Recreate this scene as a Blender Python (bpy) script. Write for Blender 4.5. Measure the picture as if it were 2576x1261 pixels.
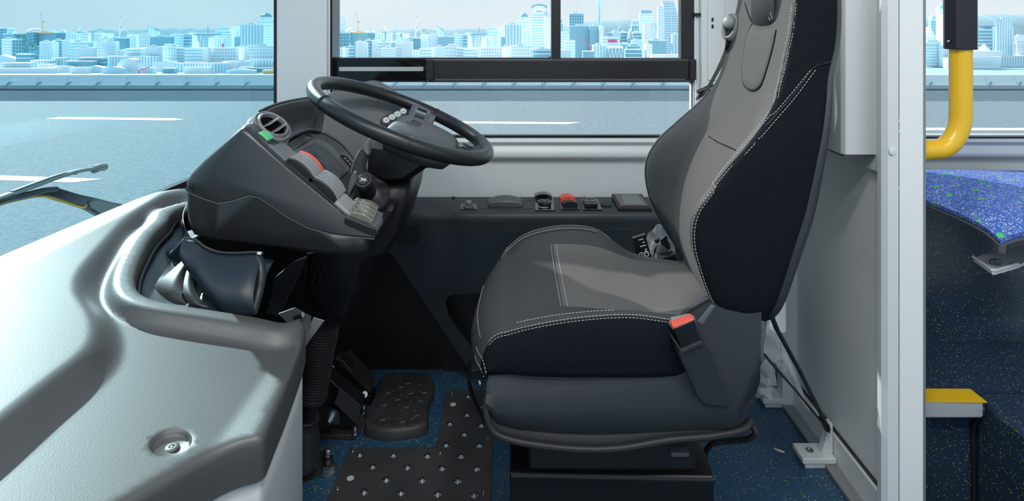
import bpy, math, random
from math import sin, cos, pi, sqrt, radians, atan2
from mathutils import Vector, Matrix, noise
from mathutils.geometry import delaunay_2d_cdt
import numpy as np

for o_ in list(bpy.data.objects):
    bpy.data.objects.remove(o_)
SC = bpy.context.scene
COL = SC.collection
rnd = random.Random(7)

# ------------------------------------------------------------------ camera
F, CX, HY, EYE = 1570.0, 1288.0, 55.0, 1.1
cam_d = bpy.data.cameras.new('camera')
cam_d.sensor_fit = 'HORIZONTAL'; cam_d.sensor_width = 36.0
cam_d.lens = F / 2576 * 36.0
cam_d.shift_y = -(630.5 - HY) / 2576
cam_d.clip_start = 0.02; cam_d.clip_end = 20000
cam = bpy.data.objects.new('camera', cam_d); COL.objects.link(cam)
cam.location = (0, 0, EYE); cam.rotation_euler = (pi / 2, 0, 0)
SC.camera = cam

# ------------------------------------------------------------------ sky and sun
wd = bpy.data.worlds.new('sky'); SC.world = wd; wd.use_nodes = True
nt = wd.node_tree; nt.nodes.clear()
o1 = nt.nodes.new('ShaderNodeOutputWorld'); bg = nt.nodes.new('ShaderNodeBackground')
tc = nt.nodes.new('ShaderNodeTexCoord'); sp = nt.nodes.new('ShaderNodeSeparateXYZ')
cr = nt.nodes.new('ShaderNodeValToRGB'); ns = nt.nodes.new('ShaderNodeTexNoise')
mp = nt.nodes.new('ShaderNodeMapping'); mx = nt.nodes.new('ShaderNodeMixRGB')
mp.inputs['Scale'].default_value = (1.5, 1.5, 9)
ns.inputs['Scale'].default_value = 2.2; ns.inputs['Detail'].default_value = 4
nt.links.new(tc.outputs['Generated'], sp.inputs[0]); nt.links.new(sp.outputs['Z'], cr.inputs[0])
nt.links.new(tc.outputs['Generated'], mp.inputs[0]); nt.links.new(mp.outputs[0], ns.inputs['Vector'])
e = cr.color_ramp.elements
e[0].position = 0.0; e[0].color = (0.80, 0.90, 0.95, 1)
e[1].position = 0.6; e[1].color = (0.42, 0.60, 0.80, 1)
e2 = cr.color_ramp.elements.new(0.12); e2.color = (0.70, 0.84, 0.92, 1)
cl = nt.nodes.new('ShaderNodeMapRange'); cl.inputs[1].default_value = 0.45; cl.inputs[2].default_value = 0.75
nt.links.new(ns.outputs[0], cl.inputs[0]); nt.links.new(cl.outputs[0], mx.inputs[0])
nt.links.new(cr.outputs[0], mx.inputs[1]); mx.inputs[2].default_value = (0.92, 0.95, 0.97, 1)
nt.links.new(mx.outputs[0], bg.inputs[0]); bg.inputs[1].default_value = 1.0
nt.links.new(bg.outputs[0], o1.inputs[0])

SUN_TRAVEL = Vector((0.60, -0.64, -0.47))
sd = bpy.data.lights.new('sun', 'SUN'); sd.energy = 10.0; sd.angle = radians(1.0); sd.color = (1.0, 0.965, 0.91)
so = bpy.data.objects.new('sun', sd); COL.objects.link(so)
so.rotation_euler = (-SUN_TRAVEL).to_track_quat('Z', 'Y').to_euler()

# two unseen aisle lamps added as fill; their housings are built with the ceiling
FILL_LAMPS = ((-0.40, -0.15), (1.15, -0.15))
for lx_, ly_ in FILL_LAMPS:
    ld = bpy.data.lights.new('aisle_fill_light', 'AREA'); ld.shape = 'RECTANGLE'; ld.size = 1.15; ld.size_y = 0.16; ld.energy = 20 if lx_ < 0 else 14; ld.color = (1.0, 0.985, 0.96)
    lo_ = bpy.data.objects.new('aisle_fill_light', ld); COL.objects.link(lo_); lo_.location = (lx_, ly_, 2.205); lo_.rotation_euler = (radians(18), 0, 0)
ld = bpy.data.lights.new('cab_fill_light', 'AREA'); ld.shape = 'DISK'; ld.size = 0.22; ld.energy = 13; ld.color = (1.0, 0.985, 0.96)  # unseen lamp added to brighten the partition and seat base
lo_ = bpy.data.objects.new('cab_fill_light', ld); COL.objects.link(lo_); lo_.location = (0.22, 0.42, 2.19); lo_.rotation_euler = (radians(15), radians(12), 0)

vs = SC.view_settings
SC.display_settings.display_device = 'sRGB'
vs.view_transform = 'Standard'; vs.look = 'None'; vs.gamma = 1; vs.use_curve_mapping = False
vs.exposure = 0.0

# ------------------------------------------------------------------ pixel helpers (photo pixel + a distance -> world point)
def W(px, py, Y): return Vector(((px - CX) / F * Y, Y, EYE - (py - HY) / F * Y))
def Wz(px, py, z):
    Y = (EYE - z) * F / (py - HY); return Vector(((px - CX) / F * Y, Y, z))
def Wx(px, py, X):
    Y = X * F / (px - CX); return Vector((X, Y, EYE - (py - HY) / F * Y))
def lerp(a, b, t): return a + (b - a) * t
def sst(a, b, x):
    t = min(1, max(0, (x - a) / (b - a))) if b != a else float(x > a)
    return t * t * (3 - 2 * t)

# ------------------------------------------------------------------ materials
def srgb(r, g, b):
    f = lambda c: (c / 255 / 12.92) if c / 255 <= 0.04045 else ((c / 255 + 0.055) / 1.055) ** 2.4
    return (f(r), f(g), f(b), 1)
MATS = {}
def mat(name, col, rough=0.5, metal=0.0, spec=0.5, coat=0.0, bump=None, var=None, emit=None, trans=0, alpha=None, sheen=0):
    """bump=(kind, scale, strength, distance); var=(scale, amount)"""
    m = bpy.data.materials.new(name); m.use_nodes = True; t = m.node_tree; b = t.nodes['Principled BSDF']
    c = srgb(*col) if max(col) > 1.0 else (*col, 1)
    b.inputs['Base Color'].default_value = c
    b.inputs['Roughness'].default_value = rough; b.inputs['Metallic'].default_value = metal
    b.inputs['Specular IOR Level'].default_value = spec; b.inputs['Coat Weight'].default_value = coat
    b.inputs['Sheen Weight'].default_value = sheen
    if emit: b.inputs['Emission Color'].default_value = c; b.inputs['Emission Strength'].default_value = emit
    tcn = t.nodes.new('ShaderNodeTexCoord')
    if var:
        n = t.nodes.new('ShaderNodeTexNoise'); n.inputs['Scale'].default_value = var[0]; n.inputs['Detail'].default_value = 5
        t.links.new(tcn.outputs['Object'], n.inputs['Vector'])
        mr = t.nodes.new('ShaderNodeMapRange'); mr.inputs[3].default_value = 1 - var[1]; mr.inputs[4].default_value = 1 + var[1]
        t.links.new(n.outputs[0], mr.inputs[0])
        mm = t.nodes.new('ShaderNodeVectorMath'); mm.operation = 'SCALE'; mm.inputs[0].default_value = c[:3]
        t.links.new(mr.outputs[0], mm.inputs['Scale']); t.links.new(mm.outputs[0], b.inputs['Base Color'])
    if bump:
        kind, sc, st, dist = bump
        if kind == 'noise':
            n = t.nodes.new('ShaderNodeTexNoise'); n.inputs['Scale'].default_value = sc; n.inputs['Detail'].default_value = 3; outp = n.outputs[0]
        elif kind == 'grain':
            n = t.nodes.new('ShaderNodeTexVoronoi'); n.inputs['Scale'].default_value = sc; n.feature = 'SMOOTH_F1'; outp = n.outputs[0]
        elif kind == 'weave':
            n = t.nodes.new('ShaderNodeTexVoronoi'); n.inputs['Scale'].default_value = sc; n.inputs['Randomness'].default_value = 0.12; outp = n.outputs[0]
        t.links.new(tcn.outputs['Object'], n.inputs['Vector'])
        bn = t.nodes.new('ShaderNodeBump'); bn.inputs['Strength'].default_value = st; bn.inputs['Distance'].default_value = dist
        t.links.new(outp, bn.inputs['Height']); t.links.new(bn.outputs[0], b.inputs['Normal'])
    MATS[name] = m; return m

def glass(name, tint, refl=1.0, rough=0.0):
    m = bpy.data.materials.new(name); m.use_nodes = True; t = m.node_tree; t.nodes.clear()
    out = t.nodes.new('ShaderNodeOutputMaterial'); mixn = t.nodes.new('ShaderNodeMixShader')
    tr = t.nodes.new('ShaderNodeBsdfTransparent'); tr.inputs[0].default_value = (*tint, 1)
    gl = t.nodes.new('ShaderNodeBsdfGlossy'); gl.inputs['Roughness'].default_value = rough
    fr = t.nodes.new('ShaderNodeFresnel'); fr.inputs[0].default_value = 1.45
    ml = t.nodes.new('ShaderNodeMath'); ml.operation = 'MULTIPLY'; ml.inputs[1].default_value = refl
    t.links.new(fr.outputs[0], ml.inputs[0]); t.links.new(ml.outputs[0], mixn.inputs[0])
    t.links.new(tr.outputs[0], mixn.inputs[1]); t.links.new(gl.outputs[0], mixn.inputs[2]); t.links.new(mixn.outputs[0], out.inputs[0])
    MATS[name] = m; return m

# ------------------------------------------------------------------ mesh building
class MB:
    def __init__(s): s.v = []; s.f = []
    def add(s, vs, fs):
        n = len(s.v); s.v += [Vector(p) for p in vs]; s.f += [tuple(i + n for i in f) for f in fs]; return s
    def box(s, c, size, rot=None):
        c = Vector(c); h = [x / 2 for x in size]; R = rot if rot is not None else Matrix.Identity(3)
        vs = [c + R @ Vector((x * h[0], y * h[1], z * h[2])) for x in (-1, 1) for y in (-1, 1) for z in (-1, 1)]
        return s.add(vs, [(0, 1, 3, 2), (4, 6, 7, 5), (0, 4, 5, 1), (2, 3, 7, 6), (0, 2, 6, 4), (1, 5, 7, 3)])
    def bb(s, x0, x1, y0, y1, z0, z1): return s.box(((x0 + x1) / 2, (y0 + y1) / 2, (z0 + z1) / 2), (abs(x1 - x0), abs(y1 - y0), abs(z1 - z0)))
    def loft(s, rings, caps=True, close=True, loop=False):
        n = len(rings[0]); base = len(s.v); m = len(rings)
        for r in rings: s.v += [Vector(p) for p in r]
        for i in range(m if loop else m - 1):
            a = base + i * n; b = base + ((i + 1) % m) * n
            for j in range(n if close else n - 1):
                k = (j + 1) % n; s.f.append((a + j, a + k, b + k, b + j))
        if caps and close and not loop:
            s.f.append(tuple(base + j for j in range(n))[::-1]); s.f.append(tuple(base + (m - 1) * n + j for j in range(n)))
        return s
    def prism(s, pts, vec):
        vec = Vector(vec); return s.loft([[Vector(p) for p in pts], [Vector(p) + vec for p in pts]])
    def pxprism(s, pxs, Y0, Y1):  # outline read off the photo at distance Y0, extruded straight back to Y1
        pts = [W(x, y, Y0) for x, y in pxs]; return s.prism(pts, (0, Y1 - Y0, 0))
    def tube(s, path, r, n=10, loop=False, caps=True, flat=1.0, up=None):
        path = [Vector(p) for p in path]; m = len(path); rings = []; nrm = None
        for i, p in enumerate(path):
            if loop: t = path[(i + 1) % m] - path[i - 1]
            else: t = path[min(i + 1, m - 1)] - path[max(i - 1, 0)]
            t.normalize()
            if nrm is None:
                a = Vector(up) if up else (Vector((0, 0, 1)) if abs(t.z) < 0.9 else Vector((1, 0, 0)))
                nrm = (a - t * a.dot(t)).normalized()
            else: nrm = (nrm - t * nrm.dot(t)).normalized()
            b = t.cross(nrm); rr = r[i] if isinstance(r, (list, tuple)) else r
            rings.append([p + (nrm * cos(2 * pi * k / n) * flat + b * sin(2 * pi * k / n)) * rr for k in range(n)])
        return s.loft(rings, caps, True, loop)
    def cyl(s, p0, p1, r0, r1=None, n=16, caps=True):
        return s.tube([p0, p1], [r0, r0 if r1 is None else r1], n, caps=caps)
    def lathe(s, prof, c=(0, 0, 0), axis=(0, 0, 1), n=20, caps=True):  # prof: [(r, h)]
        ax = Vector(axis).normalized(); a = Vector((1, 0, 0)) if abs(ax.x) < 0.9 else Vector((0, 1, 0))
        u = (a - ax * a.dot(ax)).normalized(); w = ax.cross(u); c = Vector(c)
        return s.loft([[c + ax * h + (u * cos(2 * pi * k / n) + w * sin(2 * pi * k / n)) * r for k in range(n)] for r, h in prof], caps)
    def grid(s, fn, nu, nv, u0=0, u1=1, v0=0, v1=1, flip=False):
        base = len(s.v)
        for i in range(nu + 1):
            for j in range(nv + 1): s.v.append(Vector(fn(u0 + (u1 - u0) * i / nu, v0 + (v1 - v0) * j / nv)))
        for i in range(nu):
            for j in range(nv):
                a = base + i * (nv + 1) + j; q = (a, a + nv + 1, a + nv + 2, a + 1)
                s.f.append(q[::-1] if flip else q)
        return s
    def ball(s, c, r, n=12, sz=(1, 1, 1), R=None):
        c = Vector(c); rings = []
        for i in range(1, n):
            th = pi * i / n
            ring = [Vector((sin(th) * cos(2 * pi * k / (2 * n)) * r * sz[0], sin(th) * sin(2 * pi * k / (2 * n)) * r * sz[1], cos(th) * r * sz[2])) for k in range(2 * n)]
            rings.append([c + (R @ p if R is not None else p) for p in ring])
        return s.loft(rings)

def _center(o, me, parent):
    n = len(me.vertices); a = np.empty(n * 3); me.vertices.foreach_get('co', a); a = a.reshape(-1, 3)
    lo, hi = a.min(0), a.max(0); c = Vector(((lo[0] + hi[0]) / 2, (lo[1] + hi[1]) / 2, lo[2]))
    a -= np.array(c); me.vertices.foreach_set('co', a.ravel()); me.update()
    o['wl'] = list(c)
    if parent:
        o.parent = parent; o.location = c - Vector(parent['wl'])
    else: o.location = c

def obj(name, mb, m, parent=None, smooth=35, bevel=0, seg=3, label=None, cat=None, group=None, kind=None, subsurf=0, solid=0, doubles=True):
    me = bpy.data.meshes.new(name)
    me.from_pydata([tuple(p) for p in mb.v], [], mb.f); me.validate(); me.update()
    if doubles:
        import bmesh
        b = bmesh.new(); b.from_mesh(me); bmesh.ops.remove_doubles(b, verts=b.verts, dist=1e-6)
        bmesh.ops.recalc_face_normals(b, faces=b.faces); b.to_mesh(me); b.free()
    for p in me.polygons: p.use_smooth = smooth > 0
    if smooth > 0 and smooth < 180: me.set_sharp_from_angle(angle=radians(smooth))
    me.materials.append(MATS[m] if isinstance(m, str) else m)
    o = bpy.data.objects.new(name, me); COL.objects.link(o)
    _center(o, me, parent)
    if solid:
        md = o.modifiers.new('solid', 'SOLIDIFY'); md.thickness = solid; md.offset = 0
    if subsurf:
        md = o.modifiers.new('sub', 'SUBSURF'); md.levels = subsurf; md.render_levels = subsurf
    if bevel:
        md = o.modifiers.new('bevel', 'BEVEL'); md.width = bevel; md.segments = seg; md.limit_method = 'ANGLE'; md.angle_limit = radians(32)
        md.harden_normals = True
    tag(o, label, cat, group, kind); return o
def tag(o, label=None, cat=None, group=None, kind=None):
    if label: o['label'] = label
    if cat: o['category'] = cat
    if group: o['group'] = group
    if kind: o['kind'] = kind
    return o
def thing(name, label, cat, loc, group=None):
    o = bpy.data.objects.new(name, None); COL.objects.link(o); o.location = loc; o['wl'] = list(loc)
    o.empty_display_size = 0.05
    return tag(o, label, cat, group)
def struct(name, mb=None, m=None, parent=None, **k):
    if mb is None:
        o = bpy.data.objects.new(name, None); COL.objects.link(o); o['wl'] = [0, 0, 0]; o['kind'] = 'structure'; return o
    if parent is None: k['kind'] = 'structure'
    return obj(name, mb, m, parent, **k)
def copy_tree(o, loc=None, parent=None, label=None, group=None):
    c = o.copy(); COL.objects.link(c); c.parent = parent
    if loc is not None: c.location = loc; c['wl'] = list(loc)
    if label: c['label'] = label
    if group: c['group'] = group
    for ch in [x for x in bpy.data.objects if x.parent == o]: copy_tree(ch, None, c)
    return c
def catmull(pts, per=8, loop=False):
    P = [Vector(p) for p in pts]; n = len(P); out = []
    for i in range(n if loop else n - 1):
        if loop: p0, p1, p2, p3 = P[i - 1], P[i], P[(i + 1) % n], P[(i + 2) % n]
        else: p0, p1, p2, p3 = P[max(i - 1, 0)], P[i], P[i + 1], P[min(i + 2, n - 1)]
        for k in range(per):
            t = k / per
            out.append(0.5 * ((2 * p1) + (p2 - p0) * t + (2 * p0 - 5 * p1 + 4 * p2 - p3) * t * t + (3 * p1 - p0 - 3 * p2 + p3) * t ** 3))
    if not loop: out.append(P[-1])
    return out
def stitches(path, length=0.0042, gap=0.0024, r=0.00052):
    mb = MB(); P = [Vector(p) for p in path]; d = [0]
    for a, b in zip(P, P[1:]): d.append(d[-1] + (b - a).length)
    def at(s):
        for i in range(len(d) - 1):
            if s <= d[i + 1]: return P[i].lerp(P[i + 1], (s - d[i]) / max(1e-9, d[i + 1] - d[i]))
        return P[-1]
    s = 0
    while s + length < d[-1]:
        mb.tube([at(s), at(s + length)], r, 4); s += length + gap
    return mb
def table(tab, x):
    if x <= tab[0][0]: return list(tab[0][1:])
    for a, b in zip(tab, tab[1:]):
        if x <= b[0]:
            t = (x - a[0]) / (b[0] - a[0]); return [p + (q - p) * t for p, q in zip(a[1:], b[1:])]
    return list(tab[-1][1:])
def smooth_table(tab, x):  # monotone-ish catmull interpolation
    n = len(tab)
    if x <= tab[0][0]: return list(tab[0][1:])
    if x >= tab[-1][0]: return list(tab[-1][1:])
    for i in range(n - 1):
        if x <= tab[i + 1][0]:
            a, b = tab[i], tab[i + 1]; p = tab[max(i - 1, 0)]; q = tab[min(i + 2, n - 1)]; h = b[0] - a[0]; t = (x - a[0]) / h; out = []
            for k in range(1, len(a)):
                m0 = (b[k] - p[k]) / max(1e-9, b[0] - p[0]) * h; m1 = (q[k] - a[k]) / max(1e-9, q[0] - a[0]) * h
                out.append((2 * t ** 3 - 3 * t * t + 1) * a[k] + (t ** 3 - 2 * t * t + t) * m0 + (-2 * t ** 3 + 3 * t * t) * b[k] + (t ** 3 - t * t) * m1)
            return out
# ------------------------------------------------------------------ palette
mat('wall_grey', (0.66, 0.69, 0.70), 0.42, bump=('noise', 350, 0.05, 0.001))
mat('trim_white', (0.74, 0.76, 0.76), 0.35)
mat('partition_grey', (0.80, 0.81, 0.80), 0.4, bump=('noise', 300, 0.04, 0.001))
mat('sill_alu', (0.58, 0.61, 0.64), 0.3, metal=0.25)
mat('frame_black', (0.010, 0.011, 0.013), 0.28)
mat('frame_soft', (0.010, 0.010, 0.012), 0.42)
mat('glass_print', (0.006, 0.006, 0.007), 0.08)
mat('silver_strip', (0.55, 0.55, 0.55), 0.3, metal=0.4)
mat('rubber', (0.012, 0.013, 0.014), 0.6)
mat('rubber_soft', (0.02, 0.022, 0.025), 0.5, bump=('noise', 260, 0.25, 0.001))
mat('dash_plastic', (0.055, 0.060, 0.064), 0.40, bump=('grain', 620, 0.22, 0.0006))
mat('cowl_plastic', (0.046, 0.046, 0.045), 0.50, spec=0.85, bump=('grain', 620, 0.16, 0.0005))
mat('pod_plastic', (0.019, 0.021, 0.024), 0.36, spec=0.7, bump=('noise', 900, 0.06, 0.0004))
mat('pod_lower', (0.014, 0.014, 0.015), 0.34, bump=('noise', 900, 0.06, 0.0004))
mat('pod_grey', (0.13, 0.135, 0.14), 0.42, bump=('noise', 900, 0.1, 0.0004))
mat('black_plastic', (0.008, 0.008, 0.009), 0.42, bump=('noise', 700, 0.08, 0.0004))
mat('gloss_black', (0.006, 0.006, 0.007), 0.1, coat=0.5)
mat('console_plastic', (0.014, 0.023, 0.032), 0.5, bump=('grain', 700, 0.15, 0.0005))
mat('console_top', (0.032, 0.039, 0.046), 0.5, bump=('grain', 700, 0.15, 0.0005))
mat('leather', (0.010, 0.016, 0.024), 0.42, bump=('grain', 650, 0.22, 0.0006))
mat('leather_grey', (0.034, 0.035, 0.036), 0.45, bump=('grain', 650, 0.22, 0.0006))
mat('wheel_rubber', (0.011, 0.0125, 0.015), 0.36, bump=('grain', 700, 0.18, 0.0005))
mat('hub_plastic', (0.065, 0.066, 0.068), 0.5, bump=('noise', 900, 0.2, 0.0005))
mat('fabric_grey', (0.122, 0.121, 0.117), 0.95, bump=('weave', 620, 0.35, 0.0007), var=(900, 0.35), spec=0.15)
mat('fabric_charcoal', (0.060, 0.064, 0.068), 0.95, bump=('weave', 420, 0.5, 0.001), var=(700, 0.3), spec=0.15)
mat('fabric_dark', (0.0055, 0.0075, 0.011), 0.92, bump=('weave', 330, 0.7, 0.0014), var=(500, 0.4), spec=0.15)
mat('stitch', (0.62, 0.60, 0.56), 0.8)
mat('stitch_dark', (0.03, 0.035, 0.04), 0.8)
mat('shell_plastic', (0.019, 0.023, 0.028), 0.55, bump=('grain', 900, 0.35, 0.0005))
mat('metal_black', (0.007, 0.007, 0.008), 0.3, metal=0.2)
mat('plate_metal', (0.075, 0.075, 0.075), 0.36, metal=0.35, var=(9, 0.5))
mat('steel', (0.55, 0.56, 0.57), 0.25, metal=1.0)
mat('zinc', (0.42, 0.47, 0.5), 0.3, metal=1.0)
mat('cast_metal', (0.075, 0.065, 0.057), 0.45, metal=0.5, bump=('noise', 200, 0.2, 0.001))
mat('white_dot', (0.55, 0.58, 0.6), 0.5)
mat('red', (0.62, 0.045, 0.03), 0.4)
mat('red_light', (0.85, 0.09, 0.05), 0.35)
mat('green', (0.09, 0.50, 0.20), 0.4)
mat('yellow', (0.85, 0.50, 0.015), 0.3, coat=0.3)
mat('sleeve_black', (0.012, 0.013, 0.018), 0.4)
mat('grey_plastic', (0.24, 0.245, 0.25), 0.4)
mat('grey_dark', (0.10, 0.105, 0.11), 0.45)
mat('belt', (0.045, 0.045, 0.045), 0.5, bump=('weave', 900, 0.3, 0.0005))
mat('screen_off', (0.040, 0.050, 0.056), 0.05, coat=1.0, spec=1.0)
mat('screen_grey', (0.17, 0.185, 0.19), 0.25)
mat('print_white', (0.72, 0.73, 0.74), 0.6)
mat('print_faint', (0.12, 0.14, 0.15), 0.4)
mat('blue_print', (0.05, 0.55, 0.7), 0.5)
mat('label_black', (0.008, 0.009, 0.012), 0.35)
mat('chrome', (0.7, 0.72, 0.74), 0.12, metal=1.0)
mat('clear_cap', (0.17, 0.17, 0.145), 0.15, coat=0.5, spec=0.8)
mat('wiper_dark', (0.018, 0.02, 0.024), 0.25)
mat('wiper_grey', (0.28, 0.27, 0.25), 0.35, metal=0.3)
mat('amber', (0.65, 0.32, 0.02), 0.4)
mat('scrap_white', (0.8, 0.8, 0.8), 0.5)
mat('pipe_white', (0.60, 0.62, 0.63), 0.4)
glass('glass_clear', (0.97, 0.985, 0.99), 0.6)
glass('glass_windscreen', (0.78, 0.925, 0.965), 0.05)
glass('glass_cover', (0.9, 0.9, 0.9), 1.0)
# crumpled plastic sheet
def plastic_film():
    m = glass('plastic_film', (0.80, 0.83, 0.85), 1.2, 0.25); t = m.node_tree
    d = t.nodes.new('ShaderNodeBsdfDiffuse'); d.inputs[0].default_value = (0.75, 0.78, 0.8, 1)
    mxs = t.nodes.new('ShaderNodeMixShader'); mxs.inputs[0].default_value = 0.45
    out = [n for n in t.nodes if n.type == 'OUTPUT_MATERIAL'][0]; src = out.inputs[0].links[0].from_socket
    t.links.new(src, mxs.inputs[1]); t.links.new(d.outputs[0], mxs.inputs[2]); t.links.new(mxs.outputs[0], out.inputs[0])
plastic_film()
def floor_mat(name, base, light):
    m = mat(name, base, 0.32, bump=('noise', 200, 0.05, 0.001)); t = m.node_tree; b = t.nodes['Principled BSDF']
    tcn = t.nodes.new('ShaderNodeTexCoord')
    cur = None
    colr = t.nodes.new('ShaderNodeTexNoise'); colr.inputs['Scale'].default_value = 5
    mr = t.nodes.new('ShaderNodeMixRGB'); mr.inputs[1].default_value = (*base, 1); mr.inputs[2].default_value = (*light, 1)
    t.links.new(tcn.outputs['Object'], colr.inputs['Vector']); t.links.new(colr.outputs[0], mr.inputs[0]); cur = mr.outputs[0]
    for sc, thr, c in ((210, 0.16, (0.62, 0.52, 0.06)), (260, 0.16, (0.30, 0.42, 0.50)), (310, 0.15, (0.06, 0.16, 0.42))):
        v = t.nodes.new('ShaderNodeTexVoronoi'); v.inputs['Scale'].default_value = sc
        mpn = t.nodes.new('ShaderNodeMapping'); mpn.inputs['Location'].default_value = (sc, sc * 2, 0)
        t.links.new(tcn.outputs['Object'], mpn.inputs[0]); t.links.new(mpn.outputs[0], v.inputs['Vector'])
        lt = t.nodes.new('ShaderNodeMath'); lt.operation = 'LESS_THAN'; lt.inputs[1].default_value = thr * 1.7
        t.links.new(v.outputs['Distance'], lt.inputs[0])
        sx = t.nodes.new('ShaderNodeSeparateXYZ'); t.links.new(v.outputs['Color'], sx.inputs[0])
        l2 = t.nodes.new('ShaderNodeMath'); l2.operation = 'LESS_THAN'; l2.inputs[1].default_value = 0.13; t.links.new(sx.outputs[0], l2.inputs[0])
        mu = t.nodes.new('ShaderNodeMath'); mu.operation = 'MULTIPLY'; t.links.new(lt.outputs[0], mu.inputs[0]); t.links.new(l2.outputs[0], mu.inputs[1])
        mi = t.nodes.new('ShaderNodeMixRGB'); mi.inputs[2].default_value = (*c, 1)
        t.links.new(mu.outputs[0], mi.inputs[0]); t.links.new(cur, mi.inputs[1]); cur = mi.outputs[0]
    t.links.new(cur, b.inputs['Base Color']); return m
floor_mat('floor_blue', (0.014, 0.060, 0.115), (0.028, 0.085, 0.15))
floor_mat('floor_navy', (0.018, 0.034, 0.062), (0.027, 0.048, 0.082))
# asphalt
def asphalt():
    m = mat('asphalt', (0.30, 0.38, 0.42), 0.85, spec=0.1); t = m.node_tree; b = t.nodes['Principled BSDF']
    tcn = t.nodes.new('ShaderNodeTexCoord'); n = t.nodes.new('ShaderNodeTexNoise'); n.inputs['Scale'].default_value = 14; n.inputs['Detail'].default_value = 7; n.inputs['Roughness'].default_value = 0.75
    t.links.new(tcn.outputs['Object'], n.inputs['Vector'])
    r = t.nodes.new('ShaderNodeValToRGB'); r.color_ramp.elements[0].position = 0.3; r.color_ramp.elements[0].color = (0.105, 0.155, 0.182, 1)
    r.color_ramp.elements[1].position = 0.72; r.color_ramp.elements[1].color = (0.235, 0.30, 0.33, 1)
    t.links.new(n.outputs[0], r.inputs[0]); t.links.new(r.outputs[0], b.inputs['Base Color'])
asphalt()
mat('road_shade_band', (0.10, 0.145, 0.17), 0.9, spec=0.0, var=(4, 0.2))  # darker road tone, stands in for shade along the barrier
mat('road_white', (0.75, 0.77, 0.77), 0.7)
mat('barrier_blue', (0.80, 0.95, 0.98), 0.7, var=(1.5, 0.06))
mat('barrier_grey', (0.50, 0.62, 0.66), 0.7)
mat('water', (0.36, 0.62, 0.70), 0.5, spec=0.2)
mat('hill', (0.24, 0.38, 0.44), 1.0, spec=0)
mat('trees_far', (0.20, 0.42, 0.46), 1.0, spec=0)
def facade(name, wall, win, cw, ch, fx, fz, var=0.12):
    """flat colour wall with a grid of window openings too small to tell apart from here"""
    m = bpy.data.materials.new(name); m.use_nodes = True; t = m.node_tree; b = t.nodes['Principled BSDF']
    b.inputs['Roughness'].default_value = 0.7; b.inputs['Specular IOR Level'].default_value = 0.2
    tcn = t.nodes.new('ShaderNodeTexCoord'); s = t.nodes.new('ShaderNodeSeparateXYZ'); t.links.new(tcn.outputs['Object'], s.inputs[0])
    ad = t.nodes.new('ShaderNodeMath'); ad.operation = 'ADD'; t.links.new(s.outputs[0], ad.inputs[0]); t.links.new(s.outputs[1], ad.inputs[1])
    def cell(src, w, f):
        d = t.nodes.new('ShaderNodeMath'); d.operation = 'DIVIDE'; d.inputs[1].default_value = w; t.links.new(src, d.inputs[0])
        fr = t.nodes.new('ShaderNodeMath'); fr.operation = 'FRACT'; t.links.new(d.outputs[0], fr.inputs[0])
        lt = t.nodes.new('ShaderNodeMath'); lt.operation = 'LESS_THAN'; lt.inputs[1].default_value = f; t.links.new(fr.outputs[0], lt.inputs[0]); return lt.outputs[0]
    a = cell(ad.outputs[0], cw, fx); c = cell(s.outputs[2], ch, fz)
    mu = t.nodes.new('ShaderNodeMath'); mu.operation = 'MULTIPLY'; t.links.new(a, mu.inputs[0]); t.links.new(c, mu.inputs[1])
    n = t.nodes.new('ShaderNodeTexNoise'); n.inputs['Scale'].default_value = 0.09; t.links.new(tcn.outputs['Object'], n.inputs['Vector'])
    m2 = t.nodes.new('ShaderNodeMixRGB'); m2.inputs[1].default_value = (*win, 1); m2.inputs[2].default_value = (*[min(1, x * (1 + var * 5)) for x in win], 1); t.links.new(n.outputs[0], m2.inputs[0])
    mi = t.nodes.new('ShaderNodeMixRGB'); mi.inputs[1].default_value = (*wall, 1)
    t.links.new(mu.outputs[0], mi.inputs[0]); t.links.new(m2.outputs[0], mi.inputs[2]); t.links.new(mi.outputs[0], b.inputs['Base Color'])
    MATS[name] = m; return m
WH = (0.93, 0.95, 0.96); BL = (0.20, 0.44, 0.56); LB = (0.38, 0.62, 0.72); DB = (0.16, 0.36, 0.47)
facade('fac_white_grid', WH, (0.33, 0.56, 0.66), 4.0, 4.6, 0.55, 0.5)
facade('fac_white_fine', WH, (0.30, 0.52, 0.62), 2.6, 3.4, 0.55, 0.55)
facade('fac_white_band', WH, (0.34, 0.58, 0.68), 400, 4.4, 1.1, 0.5)
facade('fac_white_vert', WH, (0.30, 0.55, 0.66), 4.2, 400, 0.5, 1.1)
facade('fac_blue_grid', LB, WH, 5.2, 4.4, 0.22, 1.1)
facade('fac_blue_band', BL, (0.62, 0.76, 0.82), 400, 5.5, 1.1, 0.22)
facade('fac_blue_lines', LB, (0.7, 0.82, 0.86), 400, 4.2, 1.1, 0.28)
facade('fac_dark_grid', DB, (0.5, 0.68, 0.76), 4.4, 5.0, 0.3, 0.4)
mat('city_white', (0.94, 0.95, 0.96), 0.7); mat('city_blue', (0.26, 0.50, 0.61), 0.7); mat('city_dark', (0.15, 0.35, 0.46), 0.7)
mat('city_pale', (0.70, 0.85, 0.91), 0.7); mat('city_pink', (0.80, 0.10, 0.28), 0.7); mat('city_orange', (0.85, 0.55, 0.2), 0.7)
mat('fill_diffuser', (1.0, 0.98, 0.95), 0.5, emit=3.0)  # glowing face of the added fill lamps
mat('vent_grey', (0.17, 0.175, 0.18), 0.3, spec=0.8)
mat('rubber_worn', (0.034, 0.034, 0.036), 0.5, bump=('noise', 180, 0.3, 0.001), var=(30, 0.6))
mat('matte_black', (0.004, 0.004, 0.004), 1.0, spec=0.05)
mat('modesty_grey', (0.42, 0.43, 0.44), 0.4)
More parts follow.
